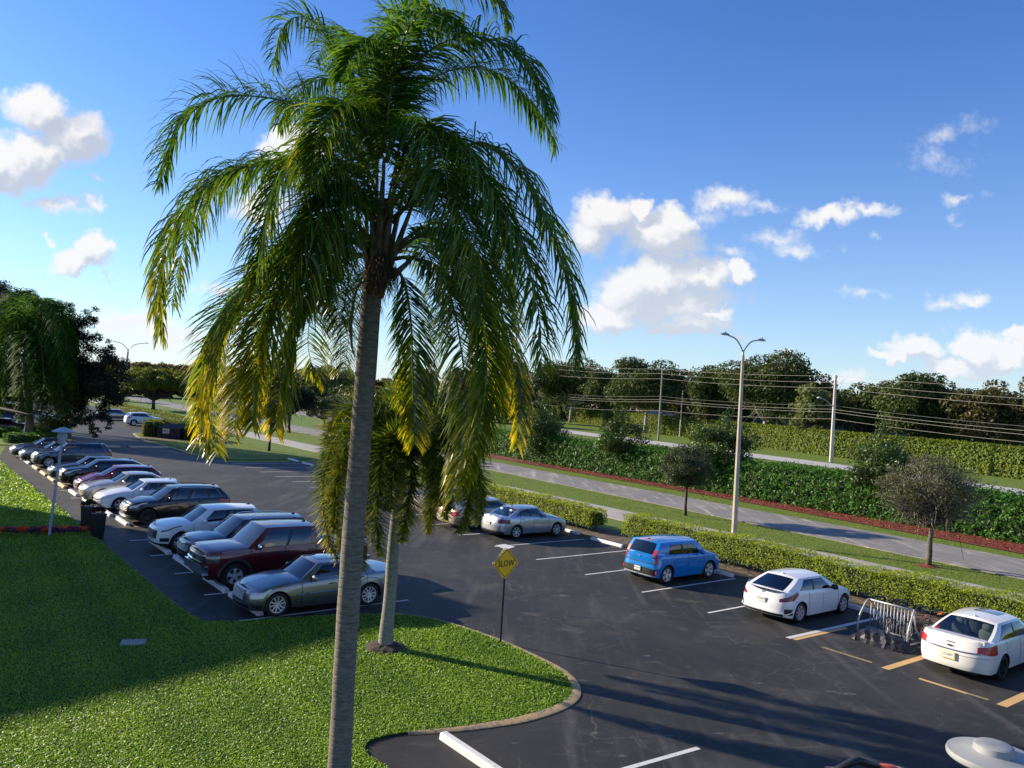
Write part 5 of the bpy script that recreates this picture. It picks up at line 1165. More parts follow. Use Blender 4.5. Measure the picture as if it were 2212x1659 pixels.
# trees on the far island and strip
p = at(581, 975); tree('young_tree', 'young dark trunked tree on the grass island behind the palm fronds', 'tree', p, 5.4, (2.0, 2.0, 1.5), 3.9, 26, (.5, .9), 260, .11, M_SAGE, M_BARKD, .12, .5)
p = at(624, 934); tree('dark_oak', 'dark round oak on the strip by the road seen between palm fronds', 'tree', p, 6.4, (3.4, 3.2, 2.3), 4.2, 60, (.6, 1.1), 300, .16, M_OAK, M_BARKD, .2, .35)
p = at(700, 930); tree('grey_shrub_tree', 'grey green low tree between the dark oak and the tall palm trunk', 'tree', p, 5, (3.6, 3, 2.3), 3.2, 36, (.7, 1.2), 180, .16, M_SAGE, M_BARKD, .14, .3)
p = at(331, 884); tree('spreading_tree', 'wide feathery yellow green tree beyond the dumpster', 'tree', p, 8.0, (7.6, 6.0, 3.0), 4.9, 110, (.8, 1.5), 150, .20, M_YT, M_BARKD, .3, .22, -.5, shell=.45)
# the dark oak on the left with its hanging branch
YO = 76.0; ob_ = Vector((atY(-70, 905, YO).x, YO, 0)); oak = thing('live_oak', 'large dark live oak at the left with a branch hanging over the driveway', 'tree', ob_)
def Oc(px, py, dy=0): return np.array(tuple(atY(px, py, YO + dy) - ob_))
cl = []
for (px, py, r, dy) in ((20, 650, 1.3, 4), (-30, 640, 1.6, 4), (120, 670, 1.0, 1), (150, 690, 1.1, 0), (170, 720, 1.2, 1), (195, 735, .8, 0), (130, 720, 1.3, 2), (215, 770, .9, 0), (240, 790, 1.0, 1), (225, 820, 1.1, 0), (185, 790, 1.3, 1), (190, 840, 1.3, 0), (215, 860, 1.1, 1), (240, 850, .9, 0), (180, 880, 1.1, 0), (220, 890, .9, 0), (250, 870, .5, 0), (150, 830, 1.2, 2), (200, 910, .45, 0), (190, 905, .5, 0), (207, 930, .30, 0), (212, 940, .22, 0), (160, 910, .4, 0), (235, 905, .4, 0), (120, 780, 1.2, 3), (90, 700, 1.1, 3), (200, 690, .5, 0), (165, 670, .6, 0), (230, 745, .4, 0), (262, 800, .4, 0), (140, 860, 1.0, 3), (165, 850, 1.0, 3), (150, 770, 1.3, 3), (175, 810, 1.3, 2), (205, 800, 1.2, 1)):
    r *= 1.35; c = Oc(px, py, dy * 1.5 - (7 if py > 895 else 0)); cl += [(c + rng.normal(0, r * .5, 3), (r * .62, r * .62, r * .45)) for _ in range(5)]
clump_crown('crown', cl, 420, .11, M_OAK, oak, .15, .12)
limbs('t', (0, 0, -.1), Oc(-50, 860), [c[0] for c in cl[::15]], .24, M_BARKD, oak, .12, 6, 0)
o = MB(); o.tube([Oc(-60, 880), Oc(-10, 880, -3), Oc(30, 888, -6), Oc(60, 896, -7), Oc(85, 893, -7)], [.15, .13, .12, .10, .07], 9); o.build('low_branch', M_BARKD, oak, smooth=True)

# ---- hedges
def hedge(nm, lab, path, w, h, dens, size, m, grp=None, gaps=(), rough=.12, core=.82, z0=.02, hvar=.0, sparse=0, cat='hedge', leg=0):
    """clipped hedge along a ground path: a dark inside and leaves over its sides and top"""
    P = np.array([tuple(p)[:2] for p in path], float); d = np.r_[0, np.cumsum(np.linalg.norm(np.diff(P, axis=0), axis=1))]; L = d[-1]
    def pos(u): return np.stack([np.interp(u, d, P[:, k]) for k in (0, 1)], -1)
    org = pos(np.array([L / 2]))[0]; t = thing(nm, lab, cat, (org[0], org[1], 0), group=grp)
    def side(u): q = pos(np.clip(u + .5, 0, L)) - pos(np.clip(u - .5, 0, L)); q = nrm(q); return np.stack([q[..., 1], -q[..., 0]], -1)
    hh = lambda u: h * (1 + hvar * (np.sin(u * .9 + 1) * .5 + np.sin(u * 2.3) * .3 + np.sin(u * .37) * .5))
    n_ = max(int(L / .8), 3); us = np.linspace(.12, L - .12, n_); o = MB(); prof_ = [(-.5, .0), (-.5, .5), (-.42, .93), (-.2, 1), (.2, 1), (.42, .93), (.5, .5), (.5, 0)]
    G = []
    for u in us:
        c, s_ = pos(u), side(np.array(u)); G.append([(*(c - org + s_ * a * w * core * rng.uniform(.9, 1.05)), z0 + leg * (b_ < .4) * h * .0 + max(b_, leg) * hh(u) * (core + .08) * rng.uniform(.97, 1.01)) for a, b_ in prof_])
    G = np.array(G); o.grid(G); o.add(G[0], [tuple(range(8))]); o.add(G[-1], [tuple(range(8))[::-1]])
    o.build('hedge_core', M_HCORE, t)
    per = w + 2 * h; n = int(L * per * dens + 2 * w * h * dens); u = rng.uniform(0, L, n); q = rng.uniform(0, per, n)
    endn = int(2 * w * h * dens); isend = np.arange(n) < endn; u[isend] = np.where(rng.uniform(0, 1, endn) < .5, 0, L) + rng.normal(0, .05, endn)
    lat = np.where(q < h, -w / 2, np.where(q < h + w, q - h - w / 2, w / 2)); z = np.where(q < h, q, np.where(q < h + w, h, q - h - w)); lat = np.where(isend, rng.uniform(-w / 2, w / 2, n), lat); z = np.where(isend, rng.uniform(0, h, n), z)
    top = (np.abs(lat) < w / 2 - 1e-6); nx = np.where(top, 0, np.sign(lat)); nz = np.where(top & ~isend, 1., 0.)
    rnd_ = np.abs(lat) / (w / 2); zz = z / h; sh = np.where((zz > .8) & (rnd_ > .8), .10 * w, 0)
    c2 = pos(np.clip(u, 0, L)); s2 = side(np.clip(u, 0, L)); bmp = (np.sin(u * 3.1 + z * 2.2) * np.sin(u * 1.27 - z * 3.9 + 1.3) + .6 * np.sin(u * 6.7 + z * 5)) * rough * .6 + rng.normal(0, rough * .45, n)
    hz = hh(u) / h; lat = lat + nx * (bmp - sh); z = z * hz + nz * bmp
    if leg: keep0 = z > leg * h * rng.uniform(.5, 1.25, n)
    c = np.concatenate([c2 - org + s2 * lat[:, None], (z + z0)[:, None]], 1)
    nr3 = np.concatenate([s2 * nx[:, None], nz[:, None]], 1); nr3 = nrm(nr3 + rng.normal(0, .6, (n, 3)) + np.array([0, 0, .25]))
    if sparse or gaps or leg:
        kp = np.ones(n, bool)
        if leg: kp &= keep0
        if sparse: kp &= (np.sin(u * 1.7 + z * 3) + np.sin(u * .8 + 2) + rng.normal(0, .5, n)) > -1.9 + sparse * (1 - zz)
        for g in gaps: kp &= ~((u > g[0]) & (u < g[1]))
        c, nr3 = c[kp], nr3[kp]; n = len(c)
    a = nrm(np.cross(nr3, rng.normal(0, 1, (n, 3)))); b2 = np.cross(nr3, a); s = size * rng.uniform(.6, 1.3, (n, 1))
    V = np.stack([c - a * s, c - b2 * s * .55, c + a * s, c + b2 * s * .55], 1).reshape(-1, 3)
    quads_mesh('foliage', V, m, {'rnd': np.clip(rng.uniform(0, 1, n), 0, 1), 'yel': np.zeros(n)}, t)
    if leg:
        o = MB()
        for u_ in np.arange(.3, L - .2, .55):
            c = np.append(pos(u_) - org + side(np.array(u_)) * rng.uniform(-.3, .1), z0 - .02)
            for _ in range(3): e = c + np.array([rng.normal(0, .14), rng.normal(0, .12), h * .55]); o.tube([c, (c + e) / 2 + rng.normal(0, .04, 3), e], [.025, .018, .012], 4, cap=False)
        o.build('stems', M_BARK, t)['kind'] = 'stuff'
    return t
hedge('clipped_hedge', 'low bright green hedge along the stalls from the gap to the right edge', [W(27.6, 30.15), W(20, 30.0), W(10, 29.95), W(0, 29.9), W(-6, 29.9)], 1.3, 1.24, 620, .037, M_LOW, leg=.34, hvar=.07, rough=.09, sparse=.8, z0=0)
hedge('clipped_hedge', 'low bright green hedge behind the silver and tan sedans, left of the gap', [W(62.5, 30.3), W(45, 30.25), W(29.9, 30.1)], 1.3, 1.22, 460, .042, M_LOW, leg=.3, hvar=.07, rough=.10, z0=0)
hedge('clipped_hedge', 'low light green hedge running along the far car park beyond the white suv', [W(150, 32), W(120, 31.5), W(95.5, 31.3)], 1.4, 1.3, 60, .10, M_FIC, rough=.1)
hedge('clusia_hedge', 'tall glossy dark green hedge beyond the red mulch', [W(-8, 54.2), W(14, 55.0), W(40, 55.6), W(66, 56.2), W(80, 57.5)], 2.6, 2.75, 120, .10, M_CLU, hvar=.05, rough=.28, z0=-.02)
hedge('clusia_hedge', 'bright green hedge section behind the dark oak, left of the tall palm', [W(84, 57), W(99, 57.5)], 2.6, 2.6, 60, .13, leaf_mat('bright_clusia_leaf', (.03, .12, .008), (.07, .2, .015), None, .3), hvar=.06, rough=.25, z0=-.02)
def bush(px, py, Yd, R_, cz, lab, n=46, per=150):
    b_ = atY(px, py, Yd); b_ = Vector((b_.x, Yd, 0)); t = thing('clusia_bush', lab, 'bush', b_, group='tall bushes growing out of the glossy hedge')
    cl = rnd_clumps((0, 0, cz), R_, n, .45, .95, -.8, .5); clump_crown('crown', cl, per, .13, M_CLUB, t, .3)
    limbs('t', (0, 0, -.1), (0, 0, 1.0), [c for c, r in cl[::5]], .16, M_BARKD, t); return t
def onhedge(px, tt):     # the place on the hedge line under a pixel column
    best = None
    for s_ in np.arange(-10, 110, .25):
        v = W(s_, tt); d = v; 
        # forward projection
        x, y, z = v.x, v.y, 1.5 - CAM_H; yf = y * math.cos(PITCH) + z * math.sin(PITCH); zu = -y * math.sin(PITCH) + z * math.cos(PITCH); u_, v_ = F_PX * x / yf, -F_PX * zu / yf
        X = 1106 + u_ * math.cos(ROLL) - v_ * math.sin(ROLL)
        if best is None or abs(X - px) < best[0]: best = (abs(X - px), v)
    return best[1]
for px, R_, cz, lab, n in ((1342, (3.1, 2.5, 2.6), 3.4, 'dense glossy bush above the hedge, left of the small round oak', 60), (1555, (3.5, 2.6, 3.0), 3.3, 'tall glossy bush above the hedge just left of the concrete lamp post', 70), (1905, (2.9, 2.2, 3.0), 3.2, 'tall pointed glossy bush above the hedge behind the grey green oak', 70),
                        (1165, (3.3, 2.4, 2.8), 3.4, 'dark glossy bush above the hedge half behind the yellow palm fronds', 60)):
    b_ = onhedge(px, 55.4); t = thing('clusia_bush', lab, 'bush', b_, group='tall bushes growing out of the glossy hedge')
    cl = rnd_clumps((0, 0, cz), R_, n, .45, 1.0, -.9, .45); cl += [((rng.normal(0, .5), rng.normal(0, .4), cz + R_[2] * rng.uniform(.7, 1.12)), (.4, .4, .5)) for _ in range(6)]
    clump_crown('crown', cl, 210, .12, M_CLUB, t, .3); limbs('t', (0, 0, -.1), (0, 0, 1.0), [c for c, r in cl[::6]], .16, M_BARKD, t)
# far clipped ficus hedge beyond the main road
fh = [(1180, 902), (1212, 906), (1400, 934), (1640, 963), (1790, 984), (2030, 1012), (2212, 1035), (2400, 1060)]
fhp = [at(*p) for p in fh]
hedge('ficus_hedge', 'long tall clipped yellow green hedge across the main road', fhp, 3.0, 4.2, 34, .20, M_FIC, rough=.2)
hedge('ficus_hedge', 'distant yellow green hedge seen between the tall palm trunk and the dark oak', [at(690, 850), at(790, 868)], 3.0, 6.0, 6, .5, M_FIC, rough=.25)
# dumpster enclosure hedges and clipped beds by the left palms
hedge('enclosure_hedge', 'clipped hedge along the left side and back of the dumpster', [W(89.3, 22.9), W(91.2, 24.8), W(88.0, 28.0)], 1.3, 1.75, 110, .08, M_FIC, rough=.08)
hedge('enclosure_hedge', 'short clipped hedge block at the right of the dumpster', [W(85.6, 26.1), W(87.4, 27.9)], 1.3, 1.75, 110, .08, M_FIC, rough=.08)
for lab, a, b_, w_, h_ in (('dark box hedge nearest the dark blue sedan', W(80.2, 9.2), W(80.6, 13.0), 1.6, .8), ('low box hedge in front of the palm trunks, left one', W(86.5, 6.5), W(86.8, 11), 1.6, .8), ('low box hedge in the bed behind the palm trunks', W(92.5, 9.5), W(93, 14.5), 1.8, .8), ('rounded dark shrub beside the right palm trunk', W(88.5, 13.2), W(89.5, 15.3), 2.0, 1.8)):
    hedge('box_hedge', lab, [a, b_], w_, h_, 90, .08, M_FIC if 'behind' in lab else M_CLU, rough=.08)
poly_sheet('grass_bed', xy([(78, 4), (78, 13.2), (84, 15), (92, 16.2), (96, 14), (98, 4)]), .04, M_GRASS, thick=.06)
hedge('small_bush', 'small bright green bush at the end of the far stalls by the foxtail palm', [W(60.2, 30.8), W(62.8, 31.2)], 1.6, 1.3, 80, .09, M_LOW, rough=.2, cat='bush')

# ---- trees beyond the main road
def far_tree(px, top_py, Yd, wpx, m, bark, lab, per=9, size=.5, seed=0, nm='far_tree', cl=60, flatk=.62, forkk=.26, zmin=-.95):
    b_ = atY(px, 900, Yd); b_ = Vector((b_.x, Yd, 0)); H = atY(px, top_py, Yd).z; Rx = wpx / F_PX * Yd / 2
    Rz = H * .40; return tree(nm, lab, 'tree', b_, H, (Rx, Rx * .75, Rz), H - Rz, cl, (Rx * .14, Rx * .40), per, size, m, bark, .20 + .01 * H, forkk, zmin, 'trees beyond the main road', sub=1, shell=.25)
FT_ = [(1232, 764, 236, 190, M_FAR, M_BARKP, 'dark tree above the far hedge just right of the drooping palm fronds'), (1395, 760, 190, 190, M_FAR, M_BARKP, 'dark flat topped tree with white limbs behind the thin utility pole'),
       (1530, 776, 175, 130, M_FAR, M_BARKD, 'dark tree left of the concrete lamp post, beyond the far hedge'), (1655, 750, 160, 240, M_FAR, M_BARKP, 'tall dark spreading tree right behind the concrete lamp post'),
       (1765, 790, 158, 120, M_FARB, M_BARKD, 'thin brownish tree between the tall dark tree and the white utility pole'), (1752, 822, 146, 120, M_FARO, M_BARKD, 'pale olive rounded tree left of the white utility pole'),
       (1875, 812, 144, 130, M_FAR, M_BARKD, 'dark tree right of the white utility pole'), (1985, 794, 137, 230, M_FAR, M_BARKD, 'large dark tree behind the grey green oak, beyond the far hedge'),
       (2130, 812, 131, 170, M_FARB, M_BARKD, 'rounded brown green tree near the right edge'), (2240, 812, 127, 130, M_FARB, M_BARKD, 'rounded brown green tree cut by the right edge'), (2060, 850, 150, 90, M_FAR, M_BARKD, 'low dark tree under the brown green tree'),
       (1310, 782, 215, 130, M_FAR, M_BARKD, 'smaller dark tree filling the gap left of the thin utility pole'), (1470, 790, 205, 120, M_FARB, M_BARKD, 'smaller brownish tree between the two thin poles'), (1590, 782, 185, 130, M_FAR, M_BARKD, 'dark tree peeping out left of the tall tree behind the lamp post'),
       (1920, 815, 165, 130, M_FARB, M_BARKD, 'low brownish tree between two dark trees right of the white utility pole'), (2070, 808, 160, 150, M_FAR, M_BARKD, 'dark tree behind the gap before the brown green trees'), (1815, 830, 175, 120, M_FAR, M_BARKP, 'low dark tree right behind the white utility pole'),
       (1105, 770, 230, 130, M_FAR, M_BARKD, 'distant dark tree seen through the right palm fronds'), (1010, 785, 270, 130, M_FARB, M_BARKD, 'distant brownish tree seen between palm fronds right of the trunk'), (905, 788, 300, 110, M_FARB, M_BARKD, 'distant brownish tree just right of the palm trunk'),
       (700, 786, 300, 150, M_FARO, M_BARKD, 'distant olive tree left of the palm trunk'), (600, 784, 310, 150, M_FARB, M_BARKD, 'distant brownish tree behind the left palm fronds'), (480, 784, 300, 140, M_FAR, M_BARKD, 'distant dark tree behind the yellow palm fronds'),
       (395, 800, 260, 90, M_FAR, M_BARKD, 'distant dark tree right of the left street lamp'), (300, 800, 230, 90, M_CLUB, M_BARKD, 'dense green tree behind the left street lamp'), (232, 800, 180, 70, M_SAGE, M_BARKD, 'grey green tree left of the left street lamp'), (250, 830, 150, 60, M_SAGE, M_BARKD, 'low grey green tree at the foot of the left street lamp')]
for a in FT_: far_tree(*a, size=.34 if a[2] < 240 else .55, per=42 if a[2] < 240 else 16)
def wood(nm, lab, pts, h, dep, m, n, size):
    """a far-off wood that reads as one mass"""
    P = [np.array(tuple(p)) for p in pts]; V = []
    for _ in range(n):
        k = rng.uniform(0, len(P) - 1.001); i = int(k); c = P[i] + (P[i + 1] - P[i]) * (k - i); r = rng.uniform(.5, 1.0) * h * .4
        V.append(leaves(c + np.array([rng.normal(0, dep), abs(rng.normal(0, dep)), h - r * rng.uniform(.8, 1.6)]), (r * 1.5, r, r * .8), 150, size, .4)); V.append(leaves(c + np.array([rng.normal(0, dep), rng.normal(0, dep), h * .35]), (r * 1.5, r, r), 90, size * 1.3, .3))
    V = np.concatenate(V); n = len(V) // 4; return tag(quads_mesh(nm, V, m, {'rnd': rng.uniform(0, 1, n), 'yel': np.zeros(n)}), lab, 'wood', None, 'stuff')
def farpt(px, Yd): v = atY(px, 850, Yd); return Vector((v.x, Yd, 0))
wood('far_wood', 'far off line of trees along the horizon', [farpt(180, 420), farpt(600, 430), farpt(1100, 380), farpt(1500, 330), farpt(1900, 300), farpt(2400, 280)], 12, 5, M_FARB, 170, 1.3)
wood('far_wood', 'undergrowth and low trees behind the far hedge', [farpt(1180, 260), farpt(1500, 215), farpt(1800, 185), farpt(2100, 165), farpt(2400, 155)], 9.5, 4, M_FAR, 130, .5)
wood('far_wood', 'green tree line on the low rise at the far left', [farpt(255, 330), farpt(330, 330), farpt(385, 340)], 11, 4, M_FARB, 40, .9)
wood('far_wood', 'low greenery across the road behind the palm trunks', [farpt(200, 215), farpt(500, 230), farpt(800, 210), farpt(1180, 190)], 7, 3, M_FAR, 110, .7)

# ---- lawn blades
def inpoly(P, poly):
    x, y = P[:, 0], P[:, 1]; r = np.zeros(len(P), bool); poly = np.array([tuple(p)[:2] for p in poly]); j = len(poly) - 1
    for i in range(len(poly)):
        xi, yi, xj, yj = *poly[i], *poly[j]
        c = ((yi > y) != (yj > y)) & (x < (xj - xi) * (y - yi) / (yj - yi + 1e-12) + xi); r ^= c; j = i
    return r
M_BLADE = leaf_mat('grass_blade', (.105, .24, .012), (.275, .46, .035), (.50, .52, .26), .42, .45, .4)
def blades(nm, lab, poly, z, N, ymin, ymax, size, m, xk=.72, power=1.0, xmin=None):
    k = int(N * 2.2); y = ymin + (ymax - ymin) * rng.uniform(0, 1, k) ** power; x = rng.uniform(-1, 1, k) * (y * xk + 1)
    P = np.stack([x, y], 1); P = P[inpoly(P, poly)][:N]; n = len(P)
    sc = np.clip(P[:, 1] / 22, .75, 1.6)[:, None]; a = rng.uniform(0, 2 * math.pi, n); d = np.stack([np.cos(a), np.sin(a), np.zeros(n)], 1); lean = rng.uniform(.2, 1.25, (n, 1))
    c = np.concatenate([P, np.full((n, 1), z)], 1); h = size * rng.uniform(.5, 1.2, (n, 1)) * sc; w_ = size * .26 * rng.uniform(.7, 1.3, (n, 1)) * sc; s_ = np.stack([-d[:, 1], d[:, 0], np.zeros(n)], 1)
    pn = np.sin(P[:, 0] * 1.3 + 2) * np.sin(P[:, 1] * 1.1) * .5 + np.sin(P[:, 0] * 3.1 + P[:, 1] * 2.3) * .3
    tip_ = c + d * h * lean + np.array([0, 0, 1.]) * h * .75; midp = c + d * h * lean * .35 + np.array([0, 0, 1.]) * h * .6
    V = np.stack([c - s_ * w_ * .5, midp - s_ * w_ * .8, tip_, midp + s_ * w_ * .8], 1).reshape(-1, 3)
    o = quads_mesh(nm, V, m, {'rnd': np.clip(rng.uniform(0, 1, n) + pn * .5, 0, 1), 'yel': (rng.uniform(0, 1, n) < .05) * rng.uniform(.3, 1, n)})
    return tag(o, lab, 'grass', None, 'stuff')
blades('lawn_grass', 'thick green grass of the near lawn', LAWN, .03, 400000, 13, 42, .064, M_BLADE, power=1.35)
blades('lawn_grass', 'grass of the sunlit and shaded lawn far left', LAWN, .03, 60000, 36, 62, .10, M_BLADE)
M_BLADE2 = leaf_mat('verge_blade', (.13, .18, .02), (.23, .28, .05), (.36, .30, .15), .4, .6)
blades('verge_grass', 'short grass of the far island', xy([(93, 22.9), (84, 21.7), (77.4, 22.1), (71, 22.1), (67.6, 22.9), (66.9, 29.3), (67, 31.4), (93, 31.4)]), .03, 60000, 60, 95, .05, M_BLADE2)
v1 = xy([(-5, 37.9), (70, 38.4), (70, 44.5), (54.5, 43.8), (14, 41.3), (-5, 40.2)]); v2 = xy([(-5, 46.9), (16, 47.8), (61, 49.6), (61, 52.4), (37, 51.6), (16, 49.6), (-5, 48.8)])
blades('verge_grass', 'worn grass strip between the sidewalk and the road', v1, -.03, 150000, 26, 85, .045, M_BLADE2)
blades('verge_grass', 'narrow grass strip between the road and the red mulch', v2, -.03, 60000, 33, 85, .045, M_BLADE2)
def chips(nm, lab, poly, N, ymin, ymax, size, m, z=.02):
    k = int(N * 6); P = np.stack([rng.uniform(-20, 45, k), rng.uniform(ymin, ymax, k)], 1); P = P[inpoly(P, poly)][:N]; n = len(P)
    c = np.concatenate([P, np.full((n, 1), z) + rng.uniform(0, .04, (n, 1))], 1); nr3 = nrm(rng.normal(0, .5, (n, 3)) + np.array([0, 0, 1])); a = nrm(np.cross(nr3, rng.normal(0, 1, (n, 3)))); b_ = np.cross(nr3, a); s = size * rng.uniform(.5, 1.4, (n, 1))
    return tag(quads_mesh(nm, np.stack([c - a * s, c - b_ * s * .35, c + a * s, c + b_ * s * .35], 1).reshape(-1, 3), m, {'rnd': rng.uniform(0, 1, n), 'yel': (rng.uniform(0, 1, n) < .06) * 1.0}), lab, 'mulch', None, 'stuff')
M_CHIP = leaf_mat('mulch_chip', (.12, .018, .010), (.30, .05, .02), (.42, .30, .10), 0, .9)
chips('mulch_chips', 'loose red mulch chips and fallen leaves before the glossy hedge', xy([(-6, 48.7), (16, 50.0), (37, 51.9), (65, 52.6), (65, 55), (-6, 54)]), 26000, 33, 95, .07, M_CHIP)
chips('leaf_litter', 'dry leaf litter under the clipped hedge', xy([(-4, 28.95), (62, 28.95), (62, 31), (-4, 31)]), 14000, 18, 80, .045, leaf_mat('litter', (.10, .075, .045), (.26, .20, .13), (.3, .1, .04), 0, .9))
# ================================================================ STREET FURNITURE AND SMALL THINGS
M_POLE = mat('lamp_concrete', (.44, .38, .30), .85, var=.12, vscale=2, bump=.2, bscale=60); M_STEEL = mat('galvanised', (.30, .31, .32), .4, .8); M_GREYP = mat('grey_paint', (.34, .38, .42), .5)
M_WIRE = mat('wire', (.42, .40, .34), .5, .0); M_WIRE2 = mat('dark_wire', (.20, .20, .19), .6); M_UPOLE = mat('utility_concrete', (.52, .49, .43), .85, var=.1, vscale=1)
def street_lamp(px, py, top, lab, arms, scale=1, dr=0):
    b_ = at(px, py); v = atY(*top, b_.y) - b_; t = thing('street_lamp', lab, 'street lamp', b_); v = np.array(tuple(v))
    o = MB(); hs = .17 * scale; V = []
    for k, f in ((1.15, 0), (1, .05), (.55, 1)):
        c = v * f; V += [c + np.array([math.cos(a) * hs * k * 1.1, math.sin(a) * hs * k * 1.1, 0]) for a in np.linspace(0, 2 * math.pi, 8, endpoint=False) + .2]
    o.add(V, [(i * 8 + j, i * 8 + (j + 1) % 8, (i + 1) * 8 + (j + 1) % 8, (i + 1) * 8 + j) for i in range(2) for j in range(8)] + [tuple(range(16, 24))]); o.build('pole', M_POLE, t)
    o = MB(); o.tube([v, v + np.array([0, 0, .35 * scale])], .07 * scale, 8); o.build('pole_cap', M_STEEL, t)
    for ang in arms:
        d = np.array([math.sin(R(ang)), math.cos(R(ang)), 0]); o = MB(); s_ = scale
        pts = [v + np.array([0, 0, .2 * s_]), v + d * .35 * s_ + np.array([0, 0, .62 * s_]), v + d * .9 * s_ + np.array([0, 0, 1.0 * s_]), v + d * 1.7 * s_ + np.array([0, 0, 1.15 * s_])]
        o.tube(smoothpoly(pts, 5), .045 * s_, 6); ar = o.build('lamp_arm', M_STEEL, t, smooth=True)
        o = MB(); c = v + d * 2.0 * s_ + np.array([0, 0, 1.17 * s_]); n_ = np.array([d[1], -d[0], 0])
        G = [[c + d * a * s_ + n_ * b2 * wd_ * s_ + np.array([0, 0, h_ * (1 - b2 * b2)]) for b2 in np.linspace(-1, 1, 7)] for a, wd_, h_ in ((-.40, .06, .04), (-.25, .11, .09), (0, .17, .11), (.25, .16, .08), (.38, .08, .03))]
        o.grid(G, flip=True); o.grid(np.array(G) * [1, 1, 0] + np.array([0, 0, c[2] - .03]), flip=False); lh = o.build('lamp_head', M_GREYP, ar, smooth=True, angle=50)
        o = MB(); o.tube([c + np.array([0, 0, .08]), c + np.array([0, 0, .20 * s_])], .045 * s_, 8); o.build('photocell', M_GREYP, ar)
    return t
street_lamp(1585, 1165, (1605, 768), 'tall concrete street lamp with two arms standing by the sidewalk', (-129, 51), .82)
street_lamp(265, 863, (276.5, 760), 'distant double arm street lamp above the left driveway', (-100, 80), 1.9)
b_ = at(1468, 944); t = thing('street_lamp', 'thin grey single arm street lamp across the main road', 'street lamp', b_)
v = np.array(tuple(atY(1475, 843, b_.y) - b_)); o = MB(); o.tube([(0, 0, 0), v], [.16, .11], 8); o.build('pole', M_UPOLE, t); o = MB(); e = np.array(tuple(atY(1520, 836, b_.y) - b_)); o.tube([v - np.array([0, 0, .3]), v * .4 + e * .6 + np.array([0, 0, .25]), e], .09, 6); ar = o.build('lamp_arm', M_STEEL, t)
o = MB(); o.lathe([(0, -.16), (.45, -.12), (.5, .02), (.2, .22), (0, .25)], tuple(e + np.array([.5, 0, -.05])), 12); o.build('lamp_head', M_GREYP, ar, smooth=True)
# utility poles and wires
def upole(px, py, top, lab, r=.2, m=M_UPOLE):
    b_ = at(px, py); v = np.array(tuple(atY(*top, b_.y) - b_)); t = thing('utility_pole', lab, 'utility pole', b_, group='utility poles along the main road'); o = MB(); o.tube([(0, 0, 0), v], [r, r * .62], 8); o.build('pole', m, t)
    for k in range(3): o = MB(); c = v - np.array([0, 0, .3 + k * .75]); o.lathe([(0, -.1), (.09, -.08), (.07, 0), (.09, .06), (0, .1)], tuple(c + np.array([.22, -.1, 0])), 8); o.build('insulator', M_GREYP, t)
    return t, b_, v
t1, pa, va = upole(1795, 998, (1805.5, 810), 'pale concrete utility pole between the lamp post and the grey green oak', .32)
o = MB(); e = va * .62; f_ = e + np.array([-2.0, 0, 1.4]); o.tube([e, (e + f_) / 2 + np.array([0, 0, .2]), f_], .06, 6); ar = o.build('lamp_arm', M_STEEL, t1); o = MB(); o.lathe([(0, -.12), (.34, -.1), (.36, .04), (0, .2)], tuple(f_ + np.array([-.3, 0, 0])), 10); o.build('lamp_head', M_GREYP, ar, smooth=True)
t2, pb, vb = upole(1422, 950, (1431, 797), 'grey utility pole above the far hedge, left of the thin street lamp', .22, mat('pole_grey', (.26, .24, .21), .85))
t3, pc, vc = upole(711, 862, (717, 776), 'distant pale utility pole just left of the tall palm trunk', .3)
t4, pd, vd = upole(1157, 905, (1163, 790), 'utility pole half hidden by the yellow palm fronds', .25, MATS['pole_grey'])
def wire(lab, pts, r, m):
    """a cable hung between poles, sagging a little in each span"""
    o = MB()
    for a, b2 in zip(pts[:-1], pts[1:]):
        a, b2 = np.array(a), np.array(b2); L = np.linalg.norm(b2 - a); q = [a + (b2 - a) * t - np.array([0, 0, min(L * .008, .6) * 4 * t * (1 - t)]) for t in np.linspace(0, 1, 9)]; o.tube(q, r, 4, cap=False)
    tag(o.build('power_line', m), lab, 'power line', 'overhead wires along the main road')
A1 = [tuple(atY(-100, y, 520)) for y in (752, 768, 784)]; 
def wp(px, py, Yd): return tuple(atY(px, py, Yd))
Ya, Yb, Yc, Yd_ = pa.y, pb.y, pc.y, pd.y
for k, (yR, ya, yb, yd, yc, yl) in enumerate(((832, 812, 797, 783, 778, 772), (858, 826, 807, 792, 784, 779), (876, 838, 818, 806, 791, 785))):
    wire(('top', 'second', 'third')[k] + ' of the upper pale wires strung between the utility poles', [wp(2420, yR + 14, 88), wp(1803, ya, Ya), wp(1430, yb, Yb), wp(1162, yd, Yd_), wp(716, yc, Yc), wp(200, yl, 480)], .017, M_WIRE)
for k, (yR, ya, yb, yd, yc, yl) in enumerate(((925, 876, 856, 845, 802, 786), (935, 884, 863, 850, 808, 788), (945, 890, 868, 854, 811, 790), (962, 905, 887, 872, 822, 796))):
    wire(('highest', 'second', 'third', 'lowest')[k] + ' of the lower cables strung between the utility poles', [wp(2420, yR + 12, 88), wp(1799, ya, Ya), wp(1427, yb, Yb), wp(1160, yd, Yd_), wp(715, yc, Yc), wp(200, yl, 480)], .018, M_WIRE2 if k == 0 else M_WIRE)
